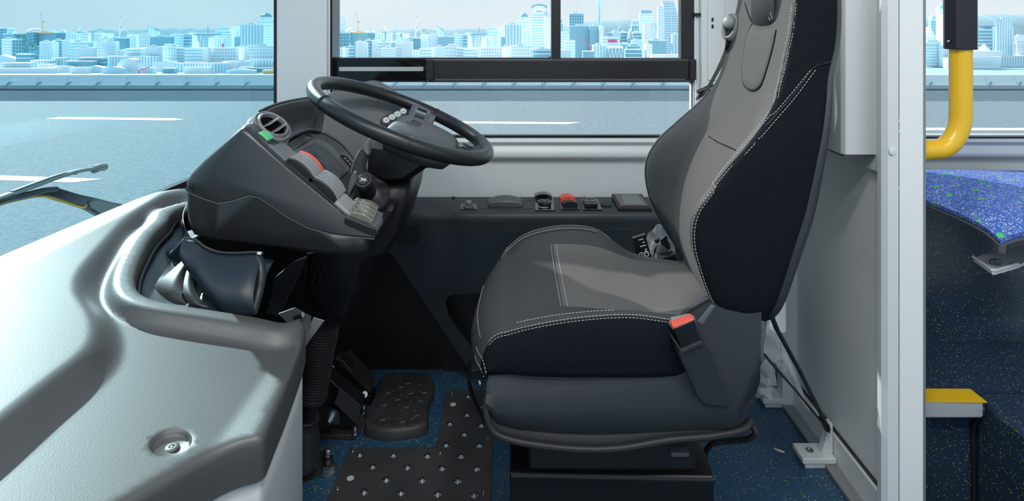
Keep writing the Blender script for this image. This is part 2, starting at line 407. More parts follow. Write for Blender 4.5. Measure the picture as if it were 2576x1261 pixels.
# ------------------------------------------------------------------ road, barrier, water, hills
RZ = -1.3
def Wr(px, py): return Wz(px, py, RZ)
struct('road', MB().bb(-60, 60, -60, 22.6, RZ - 0.3, RZ), 'asphalt', smooth=0)
struct('road_shade_band', MB().bb(-60, 60, 18.9, 22.3, RZ, RZ + 0.002), 'road_shade_band', smooth=0)  # shade before the barrier, put into the colour of a thin strip
BY = 22.2
bar = struct('road_barrier')
struct('barrier_core', MB().bb(-20.5, 21.5, BY + .25, BY + .33, RZ + .002, RZ + .485), 'barrier_grey', bar, smooth=0)
for i in range(-19, 20):
    x0, x1 = i * 1.06 + 0.006, (i + 1) * 1.06 - 0.006
    prof = [(BY, RZ + 0.012), (BY, RZ + 0.15), (BY + 0.05, RZ + 0.16), (BY + 0.24, RZ + 0.49), (BY + 0.34, RZ + 0.49), (BY + 0.42, RZ + 0.012)]
    struct('barrier_panel', MB().prism([(x0, y, z) for y, z in prof], (x1 - x0, 0, 0)), 'barrier_blue', bar, smooth=0)
    struct('barrier_foot', MB().bb(x0, x1, BY - 0.05, BY - 0.001, RZ + 0.012, RZ + 0.14), 'barrier_grey', bar, smooth=0)
    struct('joint_bracket', MB().prism([(x0 - 0.05, BY - 0.052, RZ + 0.10), (x0 + 0.02, BY - 0.052, RZ + 0.10), (x0 + 0.16, BY + 0.03, RZ + 0.27), (x0 + 0.12, BY + 0.03, RZ + 0.27)], (0, 0.05, 0)), 'city_blue', bar, smooth=0)
def dash(pts, label):
    P = [Wr(x, y) for x, y in pts]
    tag(obj('road_marking', MB().prism([p + Vector((0, 0, 0.001)) for p in P], (0, 0, 0.004)), 'road_white', smooth=0), label, 'road marking')
dash([(114, 299), (150, 295), (440, 298), (462, 301), (440, 303.5), (140, 300)], 'thin white lane dash on the road seen through the windscreen')
dash([(1150, 306), (1462, 308), (1425, 313), (1150, 311)], 'white lane dash on the road behind the steering wheel')
dash([(-260, 437), (0, 442), (258, 451), (185, 460), (0, 454), (-260, 450)], 'broad white lane dash behind the wiper tip')
dash([(2290, 322), (2720, 323), (2720, 329), (2290, 328)], 'white lane dash in the window above the patterned blue seat')
GZ = -69.0
struct('harbour_water', MB().bb(-1900, 1900, 60, 3600, GZ - 3, GZ), 'water', smooth=0)
struct('city_ground', MB().bb(-1500, 560, 818, 1700, GZ, GZ + 1.2), 'city_pale', smooth=0)
def ridge(name, Y, pts, m):
    top = catmull([W(x, y, Y) for x, y in pts], 10)
    rings = []
    for i, p in enumerate(top):
        j = 6 * noise.noise(Vector((i * 0.45, Y * .01, 0)))
        rings.append([Vector((p.x, Y - 260, GZ - 2)), Vector((p.x, Y - 150, lerp(GZ, p.z, .55))), Vector((p.x, Y, p.z + j)), Vector((p.x, Y + 200, GZ - 2))])
    mb = MB(); mb.loft(rings, close=False); struct(name, mb, m, smooth=60)
ridge('hill', 2600, [(-300, 90), (0, 88), (150, 86), (235, 78), (255, 74), (300, 77), (345, 76), (390, 74), (430, 72), (520, 73), (600, 74), (700, 72), (850, 80), (1000, 76), (1060, 72), (1110, 76), (1180, 72), (1300, 78), (1400, 68), (1450, 58), (1500, 54), (1580, 52), (1640, 58), (1720, 55), (2000, 50), (2300, 46), (2440, 41), (2480, 38), (2540, 37), (2620, 40), (2800, 50)], 'hill')

# ------------------------------------------------------------------ the city
def R3(a): return Matrix.Rotation(a, 3, 'Z')
PLACED = []
def clear_y(x0, x1, Y, depth):
    for _ in range(200):
        a, b = W(x0, 0, Y).x - 3, W(x1, 0, Y).x + 3; hit = None
        for p in PLACED:
            if a < p[1] and b > p[0] and Y < p[3] and Y + depth > p[2]: hit = p; break
        if not hit: break
        Y = hit[3] + .5
    PLACED.append((a, b, Y - 1.5, Y + depth + 1)); return Y
def bldg(x0, x1, yt, Y, m, label, style='box', depth=9, group=None, yb=None):
    Y = clear_y(x0, x1, Y, depth * (1.7 if style == 'hangar' else 1) + (18 if style == 'flared' else 2))
    a, b = W(x0, yt, Y), W(x1, yt, Y); w = b.x - a.x; zt = a.z; zb = GZ + 1.2 if yb is None else W(0, yb, Y).z
    cx = (a.x + b.x) / 2; px = Y / F; c = Vector((cx, Y + depth / 2, zb))
    t = thing('city_building', label, 'building', (cx, Y + depth / 2, zb), group)
    def box(nm, fx0, fx1, z0, z1, mm, dy0=0.0, dy1=1.0):
        obj(nm, MB().bb(a.x + w * fx0, a.x + w * fx1, Y + depth * dy0, Y + depth * dy1, z0, z1), mm, t, smooth=0)
    H = zt - zb
    if style == 'box':
        box('body', 0, 1, zb, zt, m)
        if H > 14: box('roof_parapet', -0.01, 1.01, zt, zt + 1.3, 'city_white' if 'white' in m else 'city_pale'); box('roof_plant', .25, .6, zt + 1.3, zt + 3.6, 'city_pale', .3, .7)
    elif style == 'low':
        box('body', 0, 1, zb, zt, m); box('roof', -.01, 1.01, zt, zt + 0.9, 'city_white')
    elif style == 'stepped':
        box('body', 0, 1, zb, zt - 0.20 * H, m); box('upper_body', .1, .9, zt - .20 * H, zt - .08 * H, m); box('top_storey', .28, .78, zt - .08 * H, zt, m)
    elif style == 'pyramid':
        zs = zt - 11 * px - 0
        box('body', 0, 1, zb, zt - 34 * px, m); box('upper_body', .12, .95, zt - 34 * px, zt - 24 * px, m); box('shaft', .26, .8, zt - 24 * px, zt - 11 * px, m)
        r = w * .27; cc = (a.x + w * .53, Y + depth / 2, 0)
        obj('pointed_roof', MB().lathe([(r, zt - 11 * px), (r * .8, zt - 6 * px), (r * .35, zt - 2 * px), (.1, zt)], cc, n=8), 'city_blue', t, smooth=0)
        obj('spire', MB().cyl((cc[0], cc[1], zt - 1), (cc[0], cc[1], zt + 13 * px), .35, .1, 6), 'city_pale', t)
    elif style == 'dome':
        box('body', 0, 1, zb, zt - 9 * px, m)
        obj('dome', MB().lathe([(w / 2 * cos(q), (zt - 9 * px) + 9 * px * sin(q)) for q in [i * pi / 16 for i in range(8)]], (cx, Y + depth / 2, 0), n=20), 'city_white', t)
    elif style == 'hangar':
        n = 14; pts = [(cx + w / 2 * cos(pi * i / n), Y, zb + H * sin(pi * i / n) ** .75) for i in range(n + 1)]
        obj('vaulted_roof', MB().prism(pts, (0, depth * 1.6, 0)), 'city_white', t)
    elif style == 'flared':
        ph = zt - 9 * px
        obj('body', MB().lathe([(w * .30, zb), (w * .34, lerp(zb, ph, .5)), (w * .36, lerp(zb, ph, .65)), (w * .46, ph)], (cx, Y + 14, 0), n=20), m, t)
        for q in range(12):
            an = pi + pi * q / 11; p0 = Vector((cx + w * .345 * cos(an), Y + 14 + w * .345 * sin(an), lerp(zb, ph, .55))); p1 = Vector((cx + w * .47 * cos(an + .1), Y + 14 + w * .47 * sin(an + .1), ph))
            obj('fin', MB().cyl(p0, p1, .35, n=5), 'city_white', t)
        obj('roof_disc', MB().lathe([(w * .55, ph), (w * .85, ph + 1.6), (w * .8, ph + 3), (w * .3, ph + 3.2)], (cx, Y + 14, 0), n=24), 'city_blue', t)
        obj('roof_mast', MB().cyl((cx + 3, Y + 14, ph + 3), (cx + 3, Y + 14, ph + 16), .4, n=5), 'city_dark', t)
    elif style == 'sail':
        obj('body', MB().prism([(a.x, Y, zb), (b.x, Y, zb), (b.x, Y, zt - 12 * px), (a.x + w * .5, Y, zt - 4 * px), (a.x, Y, zt)], (0, depth, 0)), m, t, smooth=0)
        obj('slanted_roof', MB().prism([(b.x + 1, Y - 1, zt - 12 * px), (a.x + w * .5, Y - 1, zt - 4 * px), (a.x - .6, Y - 1, zt + .6), (a.x - .6, Y - 1, zt + 1.4), (a.x + w * .5, Y - 1, zt - 3 * px), (b.x + 1, Y - 1, zt - 10.6 * px)], (0, depth + 2, 0)), 'city_blue', t, smooth=0)
    elif style == 'gable':
        obj('body', MB().bb(a.x, b.x, Y, Y + depth, zb, lerp(zb, zt, .7)), m, t, smooth=0)
        z7 = lerp(zb, zt, .7)
        obj('roof', MB().prism([(a.x - 1, Y - 1, z7), (b.x + 1, Y - 1, z7), (cx, Y - 1, zt)], (0, depth + 2, 0)), 'city_pale', t, smooth=0)
    elif style == 'oval':
        n = 24; R = w / 2
        box('body', 0, .86, zb, zt - 24 * px, m); box('side_wing', .8, 1, zb, zt - 20 * px, 'fac_blue_grid', .1, .9)
        box('crown', .14, .82, zt - 24 * px, zt - 5 * px, 'city_white', .1, .9)
        pts = [(cx + R * 1.02 * cos(pi * i / n), Y, zt - 8 * px + 8 * px * sin(pi * i / n)) for i in range(n + 1)]
        inn = [(cx + R * .80 * cos(pi * i / n), Y, zt - 11 * px + 7 * px * sin(pi * i / n)) for i in range(n, -1, -1)]
        obj('arched_roof', MB().prism(pts + inn, (0, depth, 0)), 'city_blue', t)
        for q in range(6): obj('lettering', MB().bb(cx - R * .35 + q * R * .13, cx - R * .35 + q * R * .13 + R * .08, Y - .3 + depth * .1, Y - .1 + depth * .1, zt - 20 * px, zt - 17.6 * px), 'red_light', t, smooth=0)
    elif style == 'curved':
        n = 8; pts = [(a.x, Y, zb), (b.x, Y, zb), (b.x, Y, zt - 45 * px)]
        pts += [(b.x - w * .24 * (i / n) ** 1.6, Y, lerp(zt - 45 * px, zt, i / n)) for i in range(1, n + 1)] + [(a.x + w * .12, Y, zt), (a.x + w * .3, Y, zt - 25 * px), (a.x + w * .3, Y, zb)]
        obj('body', MB().prism(pts, (0, depth, 0)), m, t, smooth=0)
        box('side_wing', -.1, .32, zb, zt - 13 * px, 'fac_white_grid', .1, .9)
        obj('centre_rib', MB().bb(a.x + w * .62, a.x + w * .64, Y - .5, Y, zb, zt), 'city_white', t, smooth=0)
        obj('sky_band', MB().bb(a.x + w * .3, b.x + .3, Y - .5, Y, zt - 24 * px, zt - 23 * px), 'city_white', t, smooth=0)
    elif style == 'diagrid':
        box('body', 0, 1, zb, zt, m); box('roof', -.04, 1.04, zt, zt + 3, 'city_white')
        for q in range(4):
            u0, u1 = q / 4, (q + 1) / 4
            for s in (0, 1):
                p0 = Vector((a.x + w * (u0 if s else u1), Y - .4, zb)); p1 = Vector((a.x + w * (u1 if s else u0), Y - .4, zt))
                obj('brace', MB().cyl(p0, p1, .55, n=4), 'city_white', t, smooth=0)
    elif style == 'topped':
        box('body', 0, 1, zb, zt - 10 * px, m); box('collar', -.03, 1.03, zt - 10 * px, zt - 8.5 * px, 'city_white'); box('crown', .08, .9, zt - 8.5 * px, zt, 'city_blue'); obj('spire', MB().cyl((cx, Y + 10, zt), (cx, Y + 10, zt + 9 * px), .4, .1, 5), 'city_white', t)
    elif style == 'lattice':
        box('body', 0.05, .95, zb, zt - 3 * px, 'city_pale')
        for q in range(int((zt - zb) / (3.4 * px))):
            z0 = zb + q * 3.4 * px; jit = rnd.uniform(-.06, .06)
            box('balcony', jit, 1 + jit, z0, z0 + 1.5 * px, 'city_white', -.05, .9)
    return t
def crane(px, yt, yb, Y, lean, m, label):
    p0 = W(px, yb, Y); p1 = W(px - lean * .3, lerp(yt, yb, .45), Y); p2 = W(px - lean, yt, Y)
    t = thing('tower_crane', label, 'crane', tuple(p0))
    obj('mast', MB().cyl(p0, p1, .7, n=4), m, t); obj('jib', MB().cyl(p1, p2, .55, .3, 4), m, t)
    obj('counterweight', MB().box(p1 + Vector((2.2, 0, -1)), (2.6, 1, 1.4)), 'city_dark', t); obj('jib_tip', MB().box(p2, (1.5, 1, 1.2)), 'city_dark', t)

ws = 'seen through the windscreen'
LEFT = [
 (2, 36, 71, 1200, 'fac_white_grid', 'white stepped flats on the skyline left of the green trees', 'stepped'),
 (-30, 8, 72, 1180, 'fac_dark_grid', 'blue tower block cut by the left edge of the windscreen view', 'box'),
 (6, 38, 86, 1100, 'city_blue', 'plain blue block below the stepped white flats', 'box'),
 (66, 102, 71, 1190, 'city_pale', 'pale hall with a white domed roof under the orange crane', 'dome'),
 (66, 84, 82, 1100, 'fac_dark_grid', 'rounded blue annex left of the long blue hall', 'box'),
 (80, 142, 83, 1110, 'city_blue', 'long blue hall with an orange roof strip under the crane', 'box'),
 (141, 165, 83, 1090, 'city_dark', 'dark blue block beside the orange-topped hall', 'box'),
 (131, 160, 78, 1210, 'city_white', 'low white rooftop row behind the dark blue block', 'box'),
 (165, 178, 82, 1080, 'fac_white_band', 'narrow white banded block left of the church spire', 'box'),
 (170, 190, 77, 1200, 'city_white', 'white gabled roof on the skyline beside the spire', 'gable'),
 (180, 194, 86, 1070, 'fac_white_vert', 'small white block with tall windows below the spire', 'box'),
 (192, 204, 80, 1180, 'city_blue', 'slim blue block at the foot of the spire', 'box'),
 (203, 221, 85, 1060, 'fac_white_grid', 'small white gridded block right of the spire', 'box'),
 (236, 248, 86, 1060, 'fac_white_band', 'small block with two white roof bands before the green hill', 'box'),
 (240, 256, 84, 1090, 'city_dark', 'dark blue slab behind the two-band block', 'box'),
 (257, 278, 86, 1080, 'city_white', 'plain white cube with a grey stripe below the hill', 'low'),
 (250, 276, 97, 1020, 'fac_white_vert', 'white colonnaded block under the white cube', 'box'),
 (276, 293, 96, 1025, 'fac_blue_band', 'blue barrel shaped block beside the dark navy wall', 'box'),
 (318, 342, 89, 1060, 'fac_white_grid', 'white gridded tower right of the stadium arch', 'box'),
 (342, 349, 92, 1090, 'city_blue', 'slim blue slab between two white gridded towers', 'box'),
 (349, 378, 87, 1050, 'fac_white_grid', 'white gridded tower under the sail shaped roof', 'box'),
 (373, 396, 67, 1150, 'fac_white_vert', 'building with a slanted sail shaped top', 'sail'),
 (378, 431, 93, 1040, 'city_blue', 'plain blue block right of the sail roofed building', 'box'),
 (429, 462, 88, 1060, 'fac_white_band', 'pale office slab with a dark roof line', 'box'),
 (462, 476, 88, 1045, 'fac_blue_band', 'striped blue slab left of the flared round tower', 'box'),
 (470, 492, 85, 1120, 'city_white', 'white rooftops behind the flared round tower', 'box'),
 (486, 530, 80, 1030, 'fac_blue_grid', 'round tower flaring out to a wide disc roof', 'flared'),
 (537, 578, 65, 1120, 'fac_white_band', 'white stepped tower right of the flared round tower', 'stepped'),
 (578, 597, 75, 1140, 'fac_white_vert', 'pale tower with a blue base beside the stepped tower', 'box'),
 (583, 592, 69, 1190, 'city_white', 'small white rooftop box on the skyline', 'box'),
 (596, 609, 68, 1160, 'fac_white_vert', 'slim white tower behind the glass office block', 'box'),
 (590, 605, 93, 1050, 'city_blue', 'short blue block left of the glass office block', 'box'),
 (604, 658, 63, 1040, 'fac_blue_grid', 'wide light blue glass office block with a white cross line', 'box'),
 (636, 695, 32, 1080, 'fac_white_grid', 'white tower with a pointed blue glass roof', 'pyramid'),
 (4, 32, 100, 980, 'fac_white_grid', 'white block beside the slatted blue block, before the stadium roof', 'box'),
 (30, 61, 101, 960, 'fac_dark_grid', 'slatted blue block with white side edges', 'box'),
 (70, 92, 118, 960, 'fac_blue_band', 'low blue banded block at the green slope', 'box'),
 (99, 126, 107, 930, 'fac_white_fine', 'white gridded block right of the green slope', 'box'),
 (125, 138, 108, 950, 'city_pale', 'pale blue plain slab beside the white gridded block', 'box'),
 (132, 156, 103, 970, 'fac_dark_grid', 'dark blue gridded block behind the pale slab', 'box'),
 (155, 176, 103, 940, 'fac_white_fine', 'white block with a hipped roof', 'box'),
 (175, 213, 107, 920, 'fac_white_band', 'broad white hotel block with long window bands', 'box'),
 (186, 234, 122, 905, 'fac_white_fine', 'white lower wing in front of the broad hotel block', 'box'),
 (220, 236, 108, 960, 'city_blue', 'blue box between two white hotel blocks', 'box'),
 (235, 258, 107, 935, 'fac_white_grid', 'white rounded block left of the checkered block', 'box'),
 (257, 291, 107, 925, 'fac_white_fine', 'checkered white block with close dark windows', 'box'),
 (293, 317, 97, 960, 'city_dark', 'windowless dark blue wall beside the checkered block', 'box'),
 (293, 313, 127, 900, 'fac_white_grid', 'little block with a white flat roof below the dark wall', 'low'),
 (314, 353, 124, 895, 'fac_white_band', 'flat roofed white gallery with a long window band', 'low'),
 (353, 371, 122, 900, 'city_pale', 'pale glass pavilion beside the flat roofed gallery', 'low'),
 (370, 400, 120, 890, 'fac_white_fine', 'white waterfront flats with dark window dots', 'box'),
 (399, 446, 111, 900, 'fac_white_grid', 'white terraced block with a raised middle', 'stepped'),
 (445, 464, 122, 890, 'fac_blue_lines', 'blue lined section of the waterfront flats', 'low'),
 (464, 510, 122, 885, 'fac_white_band', 'long waterfront flats with scattered window bands', 'low'),
 (510, 523, 122, 884, 'city_white', 'blank white stair tower between the waterfront flats', 'low'),
 (523, 594, 122, 888, 'fac_white_grid', 'long banded waterfront flats right of the blank stair tower', 'low'),
 (594, 618, 120, 900, 'city_white', 'cream block with few windows in the waterfront row', 'box'),
 (616, 628, 119, 890, 'city_white', 'plain white end wall beside the cream block', 'box'),
 (626, 694, 117, 880, 'fac_white_grid', 'broad white gridded waterfront hotel beside the pillar', 'box'),
 (524, 540, 97, 990, 'city_white', 'white apartment house below the flared tower roof', 'box'),
 (545, 562, 97, 985, 'fac_white_vert', 'white block with an arched top window and pink banner', 'box'),
]
FRONT = [
 (-30, 40, 138, 880, 'city_pale', 'low pale stadium roof at the waterfront', 'gable'),
 (40, 76, 137, 870, 'fac_blue_band', 'blue stadium stand behind the waterfront sheds', 'low'),
 (0, 76, 160, 850, 'fac_white_fine', 'low row of white quay houses under the stadium roof', 'low'),
 (76, 131, 153, 860, 'fac_white_vert', 'low white colonnaded warehouse', 'low'),
 (130, 162, 147, 865, 'fac_white_vert', 'white quay house right of the colonnaded warehouse', 'low'),
 (-20, 134, 173, 838, 'city_white', 'very long white shed on the quay', 'low'),
 (95, 130, 163, 846, 'city_white', 'plain white shed behind the long shed', 'low'),
 (163, 235, 155, 862, 'city_blue', 'low blue terminal with a light roof', 'low'),
 (196, 260, 146, 872, 'fac_blue_band', 'low banded quay offices behind the blue terminal', 'low'),
 (134, 176, 168, 842, 'city_white', 'blank white gable end on the quay', 'low'),
 (176, 216, 171, 836, 'city_white', 'small white quay shed with dark doors', 'low'),
 (214, 258, 165, 838, 'city_pale', 'grey gabled shed in the middle of the quay', 'gable'),
 (256, 314, 167, 834, 'city_pale', 'blue and white gabled shed beside the white dome', 'gable'),
 (292, 349, 147, 850, 'city_white', 'large white vaulted hall on the quay', 'hangar'),
 (268, 400, 143, 876, 'fac_white_vert', 'long office row with a pale blue roof behind the vaulted hall', 'low'),
 (356, 384, 172, 838, 'city_pale', 'pink grey container shed beside the red crane', 'low'),
 (384, 440, 157, 850, 'city_white', 'cream quay hall with small round windows', 'low'),
 (408, 438, 173, 836, 'city_blue', 'open blue shed below the cream hall', 'low'),
 (440, 530, 160, 846, 'fac_white_vert', 'white hall with a slatted screen wall', 'low'),
 (460, 528, 171, 836, 'city_white', 'blank white front shed below the slatted hall', 'low'),
 (526, 570, 160, 842, 'fac_white_vert', 'striped white hall beside the slatted screen', 'low'),
 (560, 590, 156, 852, 'city_white', 'white hall with a turquoise panel', 'low'),
 (590, 636, 154, 860, 'fac_white_grid', 'low white arcade house on the quay', 'low'),
 (630, 694, 152, 856, 'fac_white_vert', 'low framed quay building under the waterfront hotel', 'low'),
 (600, 694, 171, 838, 'fac_blue_band', 'low boathouse row at the right end of the quay', 'low'),
 (570, 640, 174, 832, 'city_pale', 'pale market roof among the quay stalls', 'gable'),
 (660, 682, 178, 828, 'city_orange', 'little sand coloured cube on the quay', 'low'),
]
for b in sorted(LEFT + FRONT, key=lambda q: q[3]):
    x0, x1, yt, Y, m, lb, st = b; bldg(x0, x1, yt, Y, m, lb, st)
# the same town goes on behind the side window
for x0, x1, yt, Y, m, lb, st in sorted(LEFT, key=lambda q: q[3]):
    if x1 < 100 and yt > 68 and x0 < 60: continue
    x0b, x1b = .746 * x0 + 820, .746 * x1 + 820
    if x1b > 1385: x1b = 1342
    lb2 = lb.replace(', before the stadium roof', '').replace(' beside the pillar', ' left of the dark window bar')
    bldg(x0b, x1b, yt, Y, m, lb2 + ', through the side window', st)
MORE = [
 (832, 868, 36, 1000, 'city_white', 'tall lattice-like white flats at the left end of the side window', 'lattice'),
 (829, 845, 82, 960, 'city_blue', 'blue block in front of the lattice-like flats', 'box'),
 (845, 878, 83, 950, 'fac_dark_grid', 'dark blue block with ragged windows beside the lattice-like flats', 'box'),
 (828, 858, 122, 900, 'fac_white_band', 'white banded flats in the lower left window corner', 'box'),
 (857, 874, 124, 905, 'fac_white_fine', 'thin white flats left of the green slope, side window', 'box'),
 (1336, 1377, 10, 1040, 'fac_white_band', 'tall banded tower with a wide oval roof and red lettering', 'oval'),
 (1369, 1392, 44, 1000, 'city_white', 'tall blank white tower beside the dark window bar', 'box'),
 (1340, 1392, 124, 900, 'fac_blue_band', 'low blue house with a slanting white mast', 'box'),
 (1396, 1416, 50, 1150, 'city_blue', 'slim blue tower just right of the dark window bar', 'topped'),
 (1404, 1436, 79, 1090, 'fac_white_grid', 'small white towers right of the dark window bar', 'stepped'),
 (1432, 1468, 35, 1120, 'fac_dark_grid', 'blue tower under construction with a crane on top', 'box'),
 (1432, 1500, 66, 1060, 'city_blue', 'big blue building with slanting white edge lines', 'box'),
 (1484, 1516, 66, 1050, 'city_blue', 'blue building with a white cornice below the needle tower', 'box'),
 (1508, 1519, 68, 1040, 'fac_white_fine', 'narrow white staircase block under the needle tower', 'box'),
 (1514, 1560, 96, 1010, 'fac_white_band', 'white block with a pink roof sign', 'box'),
 (1527, 1541, 85, 1080, 'city_blue', 'small blue block behind the pink sign', 'box'),
 (1540, 1556, 80, 1090, 'city_pale', 'pale block carrying the leaning white crane', 'box'),
 (1560, 1580, 82, 1070, 'fac_blue_band', 'banded blue block right of the leaning crane', 'box'),
 (1579, 1594, 72, 1060, 'fac_blue_grid', 'pale blue block with a pitched white top', 'gable'),
 (1589, 1612, 54, 1130, 'fac_dark_grid', 'dark gridded tower with a pink crown', 'topped'),
 (1593, 1614, 82, 1050, 'fac_blue_band', 'blue banded block below the pink crowned tower', 'box'),
 (1610, 1643, 26, 1100, 'fac_white_band', 'tall white banded tower with a blue crown', 'topped'),
 (1621, 1634, 62, 1000, 'city_white', 'slim blank white tower in front of the tall banded tower', 'box'),
 (1630, 1652, 56, 1040, 'fac_white_fine', 'white gridded tower left of the curved glass tower', 'stepped'),
 (1660, 1705, 3, 1050, 'fac_blue_lines', 'huge blue glass tower with a curved top', 'curved'),
 (1692, 1716, 88, 990, 'fac_blue_grid', 'blue tower with a white grid at the right end of the side window', 'box'),
 (1404, 1436, 127, 900, 'city_pale', 'low turquoise roof right of the dark window bar', 'low'),
 (1420, 1447, 104, 950, 'fac_white_band', 'small white banded office with a blank side wall', 'box'),
 (1466, 1495, 130, 890, 'city_blue', 'plain blue cube at the foot of the slanted blue building', 'low'),
 (1491, 1528, 115, 910, 'fac_white_vert', 'white block with tall blue windows left of the braced hall', 'box'),
 (1531, 1566, 122, 900, 'city_blue', 'blue hall with white diagonal braces', 'diagrid'),
 (1560, 1590, 112, 960, 'city_blue', 'plain blue block behind the braced hall', 'box'),
 (1573, 1614, 112, 905, 'fac_blue_band', 'stepped pavilion with broad white bands', 'stepped'),
 (1590, 1616, 103, 950, 'city_pale', 'pale block with a white frame behind the stepped pavilion', 'box'),
 (1626, 1641, 114, 900, 'fac_white_fine', 'small white gridded house beside the slim blank tower', 'box'),
 (1629, 1676, 103, 930, 'city_blue', 'wide plain blue building before the curved glass tower', 'box'),
 (1640, 1716, 139, 850, 'city_white', 'low white quay sheds at the right end of the side window', 'low'),
 # right hand window
 (2325, 2352, 68, 1090, 'fac_blue_grid', 'pale gabled tower beside the grey pillar', 'gable'),
 (2343, 2364, 41, 1130, 'fac_dark_grid', 'dark tower with a crown left of the yellow pole', 'topped'),
 (2363, 2387, 14, 1100, 'fac_white_band', 'tall white banded tower left of the yellow pole', 'topped'),
 (2374, 2386, 40, 1040, 'fac_white_fine', 'narrow white tower just left of the black pole sleeve', 'box'),
 (2320, 2372, 100, 960, 'fac_white_band', 'stepped white offices low beside the grey pillar', 'stepped'),
 (2372, 2386, 113, 950, 'fac_white_fine', 'small white house beside the pole', 'box'),
 (2410, 2459, -8, 1060, 'fac_blue_lines', 'curved blue glass tower behind the black pole sleeve', 'curved'),
 (2446, 2496, 76, 1010, 'fac_blue_band', 'blue banded office block right of the pole', 'box'),
 (2477, 2507, 64, 1060, 'fac_dark_grid', 'dark blue office slab behind the banded block', 'box'),
 (2506, 2551, 44, 1020, 'fac_white_vert', 'big white slab tower with a stepped top and spire', 'stepped'),
 (2558, 2600, 110, 1000, 'fac_white_fine', 'white gridded block at the right edge of the picture', 'box'),
 (2552, 2600, 92, 1100, 'fac_white_fine', 'scattered white hillside houses at the right edge', 'box'),
]
for b in sorted(MORE, key=lambda q: q[3]): bldg(*b)
# ground under the right hand quarter lies further off, with open water in front
struct('quay_ground', MB().bb(560, 1250, 985, 1700, GZ, GZ + 1.2), 'city_pale', smooth=0)
# domed ferry building, terminal, ship, pier
t = thing('ferry_building', 'small white domed ferry building behind the ship', 'building', tuple(W(2482, 132, 990)))
obj('body', MB().bb(W(2474, 0, 990).x, W(2490, 0, 990).x, 990, 1000, GZ + 1.2, W(0, 121, 990).z), 'fac_white_fine', t, smooth=0)
obj('dome', MB().lathe([(4.2, W(0, 121, 990).z), (4.4, W(0, 118, 990).z), (3, W(0, 114, 990).z), (1, W(0, 112, 990).z), (.4, W(0, 109, 990).z)], (W(2482, 0, 990).x, 995, 0)), 'city_white', t)
bldg(2336, 2518, 130, 975, 'city_white', 'long white harbour terminal right of the pole', 'low', 9)
bldg(2519, 2600, 142, 970, 'fac_white_vert', 'low white pier building at the right edge of the picture', 'low', 9)
def ship():
    Y = 940; x0, x1 = W(2376, 0, Y).x, W(2519, 0, Y).x; zb, zt = GZ, W(0, 145, Y).z
    t = thing('ship', 'blue cargo ship moored in the harbour right of the pole', 'ship', ((x0 + x1) / 2, Y, GZ))
    rings = []
    for i in range(9):
        u = i / 8; w = 7 * min(1, (1 - u) * 3 + .05) ** .6; x = lerp(x0, x1, u)
        rings.append([(x - 3 * (u > .8), Y - w * .5, zb), (x, Y - w, zt + 2 * u * u), (x, Y + w, zt + 2 * u * u), (x - 3 * (u > .8), Y + w * .5, zb)])
    obj('hull', MB().loft(rings), 'barrier_blue', t); obj('bridge', MB().bb(x0 + 8, x0 + 40, Y - 4, Y + 4, zt, zt + 6), 'city_white', t, smooth=0)
    obj('rail', MB().bb(x0 + 42, x1 - 16, Y - 5, Y - 4.4, zt + .4, zt + 1.8), 'city_white', t, smooth=0)
    t2 = thing('pier', 'white pier with posts in front of the ship', 'pier', (x0, Y - 20, GZ))
    obj('deck', MB().bb(W(2380, 0, Y - 20).x, W(2500, 0, Y - 20).x, Y - 22, Y - 18, GZ + 3, GZ + 4), 'city_white', t2, smooth=0)
    for i in range(14):
        x = lerp(W(2382, 0, Y - 20).x, W(2498, 0, Y - 20).x, i / 13); obj('post', MB().cyl((x, Y - 20, GZ), (x, Y - 20, GZ + 6), .4, n=5), 'city_white', t2)
ship()
def needle():
    Y = 1100; c = W(1508.5, 0, Y); z = lambda y: W(0, y, Y).z; px = Y / F
    t = thing('observation_tower', 'slender white observation tower with a wide pod at its top', 'tower', (c.x, Y, GZ))
    obj('shaft', MB().lathe([(4.2 * px, GZ), (3.9 * px, z(20)), (3.6 * px, z(12))], (c.x, Y, 0)), 'fac_white_vert', t)
    obj('pod', MB().lathe([(4 * px, z(14)), (6.5 * px, z(9)), (7.6 * px, z(4)), (7.6 * px, z(-2)), (5 * px, z(-5)), (2.5 * px, z(-8))], (c.x, Y, 0)), 'fac_white_band', t)
    obj('mast', MB().cyl((c.x, Y, z(-8)), (c.x, Y, z(-60)), 1.2, .3, 6), 'city_white', t)
needle()
crane(108, 32, 80, 1105, 6, 'city_orange', 'slender orange tower crane on the skyline, through the windscreen')
crane(300, 42, 98, 1105, -3, 'city_white', 'slender white tower crane before the hill, through the windscreen')
crane(901, 32, 80, 1105, 5, 'city_orange', 'slender pale crane on the skyline right of the lattice-like flats')
crane(1045, 42, 98, 1105, -3, 'city_white', 'slender white crane before the hill, through the side window')
crane(1451, 15, 142, 1240, 0, 'city_orange', 'short orange crane on the tower under construction')
crane(1551, 62, 84, 1180, -12, 'city_white', 'leaning white crane left of the banded blue block')
def red_crane(pts, Y, label):
    P = [W(x, y, Y) for x, y in pts]; t = thing('harbour_crane', label, 'crane', tuple(P[0]))
    for a, b in zip(P, P[1:]): obj('boom', MB().cyl(a, b, .8, n=5), 'city_pink', t)
red_crane([(350, 184), (350, 177), (377, 168)], 832, 'red harbour crane on the quay right of the vaulted hall')
red_crane([(1471, 92), (1485, 126), (1489, 114)], 1040, 'thin magenta crane before the big blue building')
def sign(x0, x1, y0, y1, Y, label):
    tag(obj('pink_sign', MB().bb(W(x0, 0, Y).x, W(x1, 0, Y).x, Y - 1, Y, W(0, y1, Y).z, W(0, y0, Y).z), 'city_pink', smooth=0), label, 'sign')
sign(1530, 1552, 100, 107, 1009, 'magenta sign on the white block, side window')
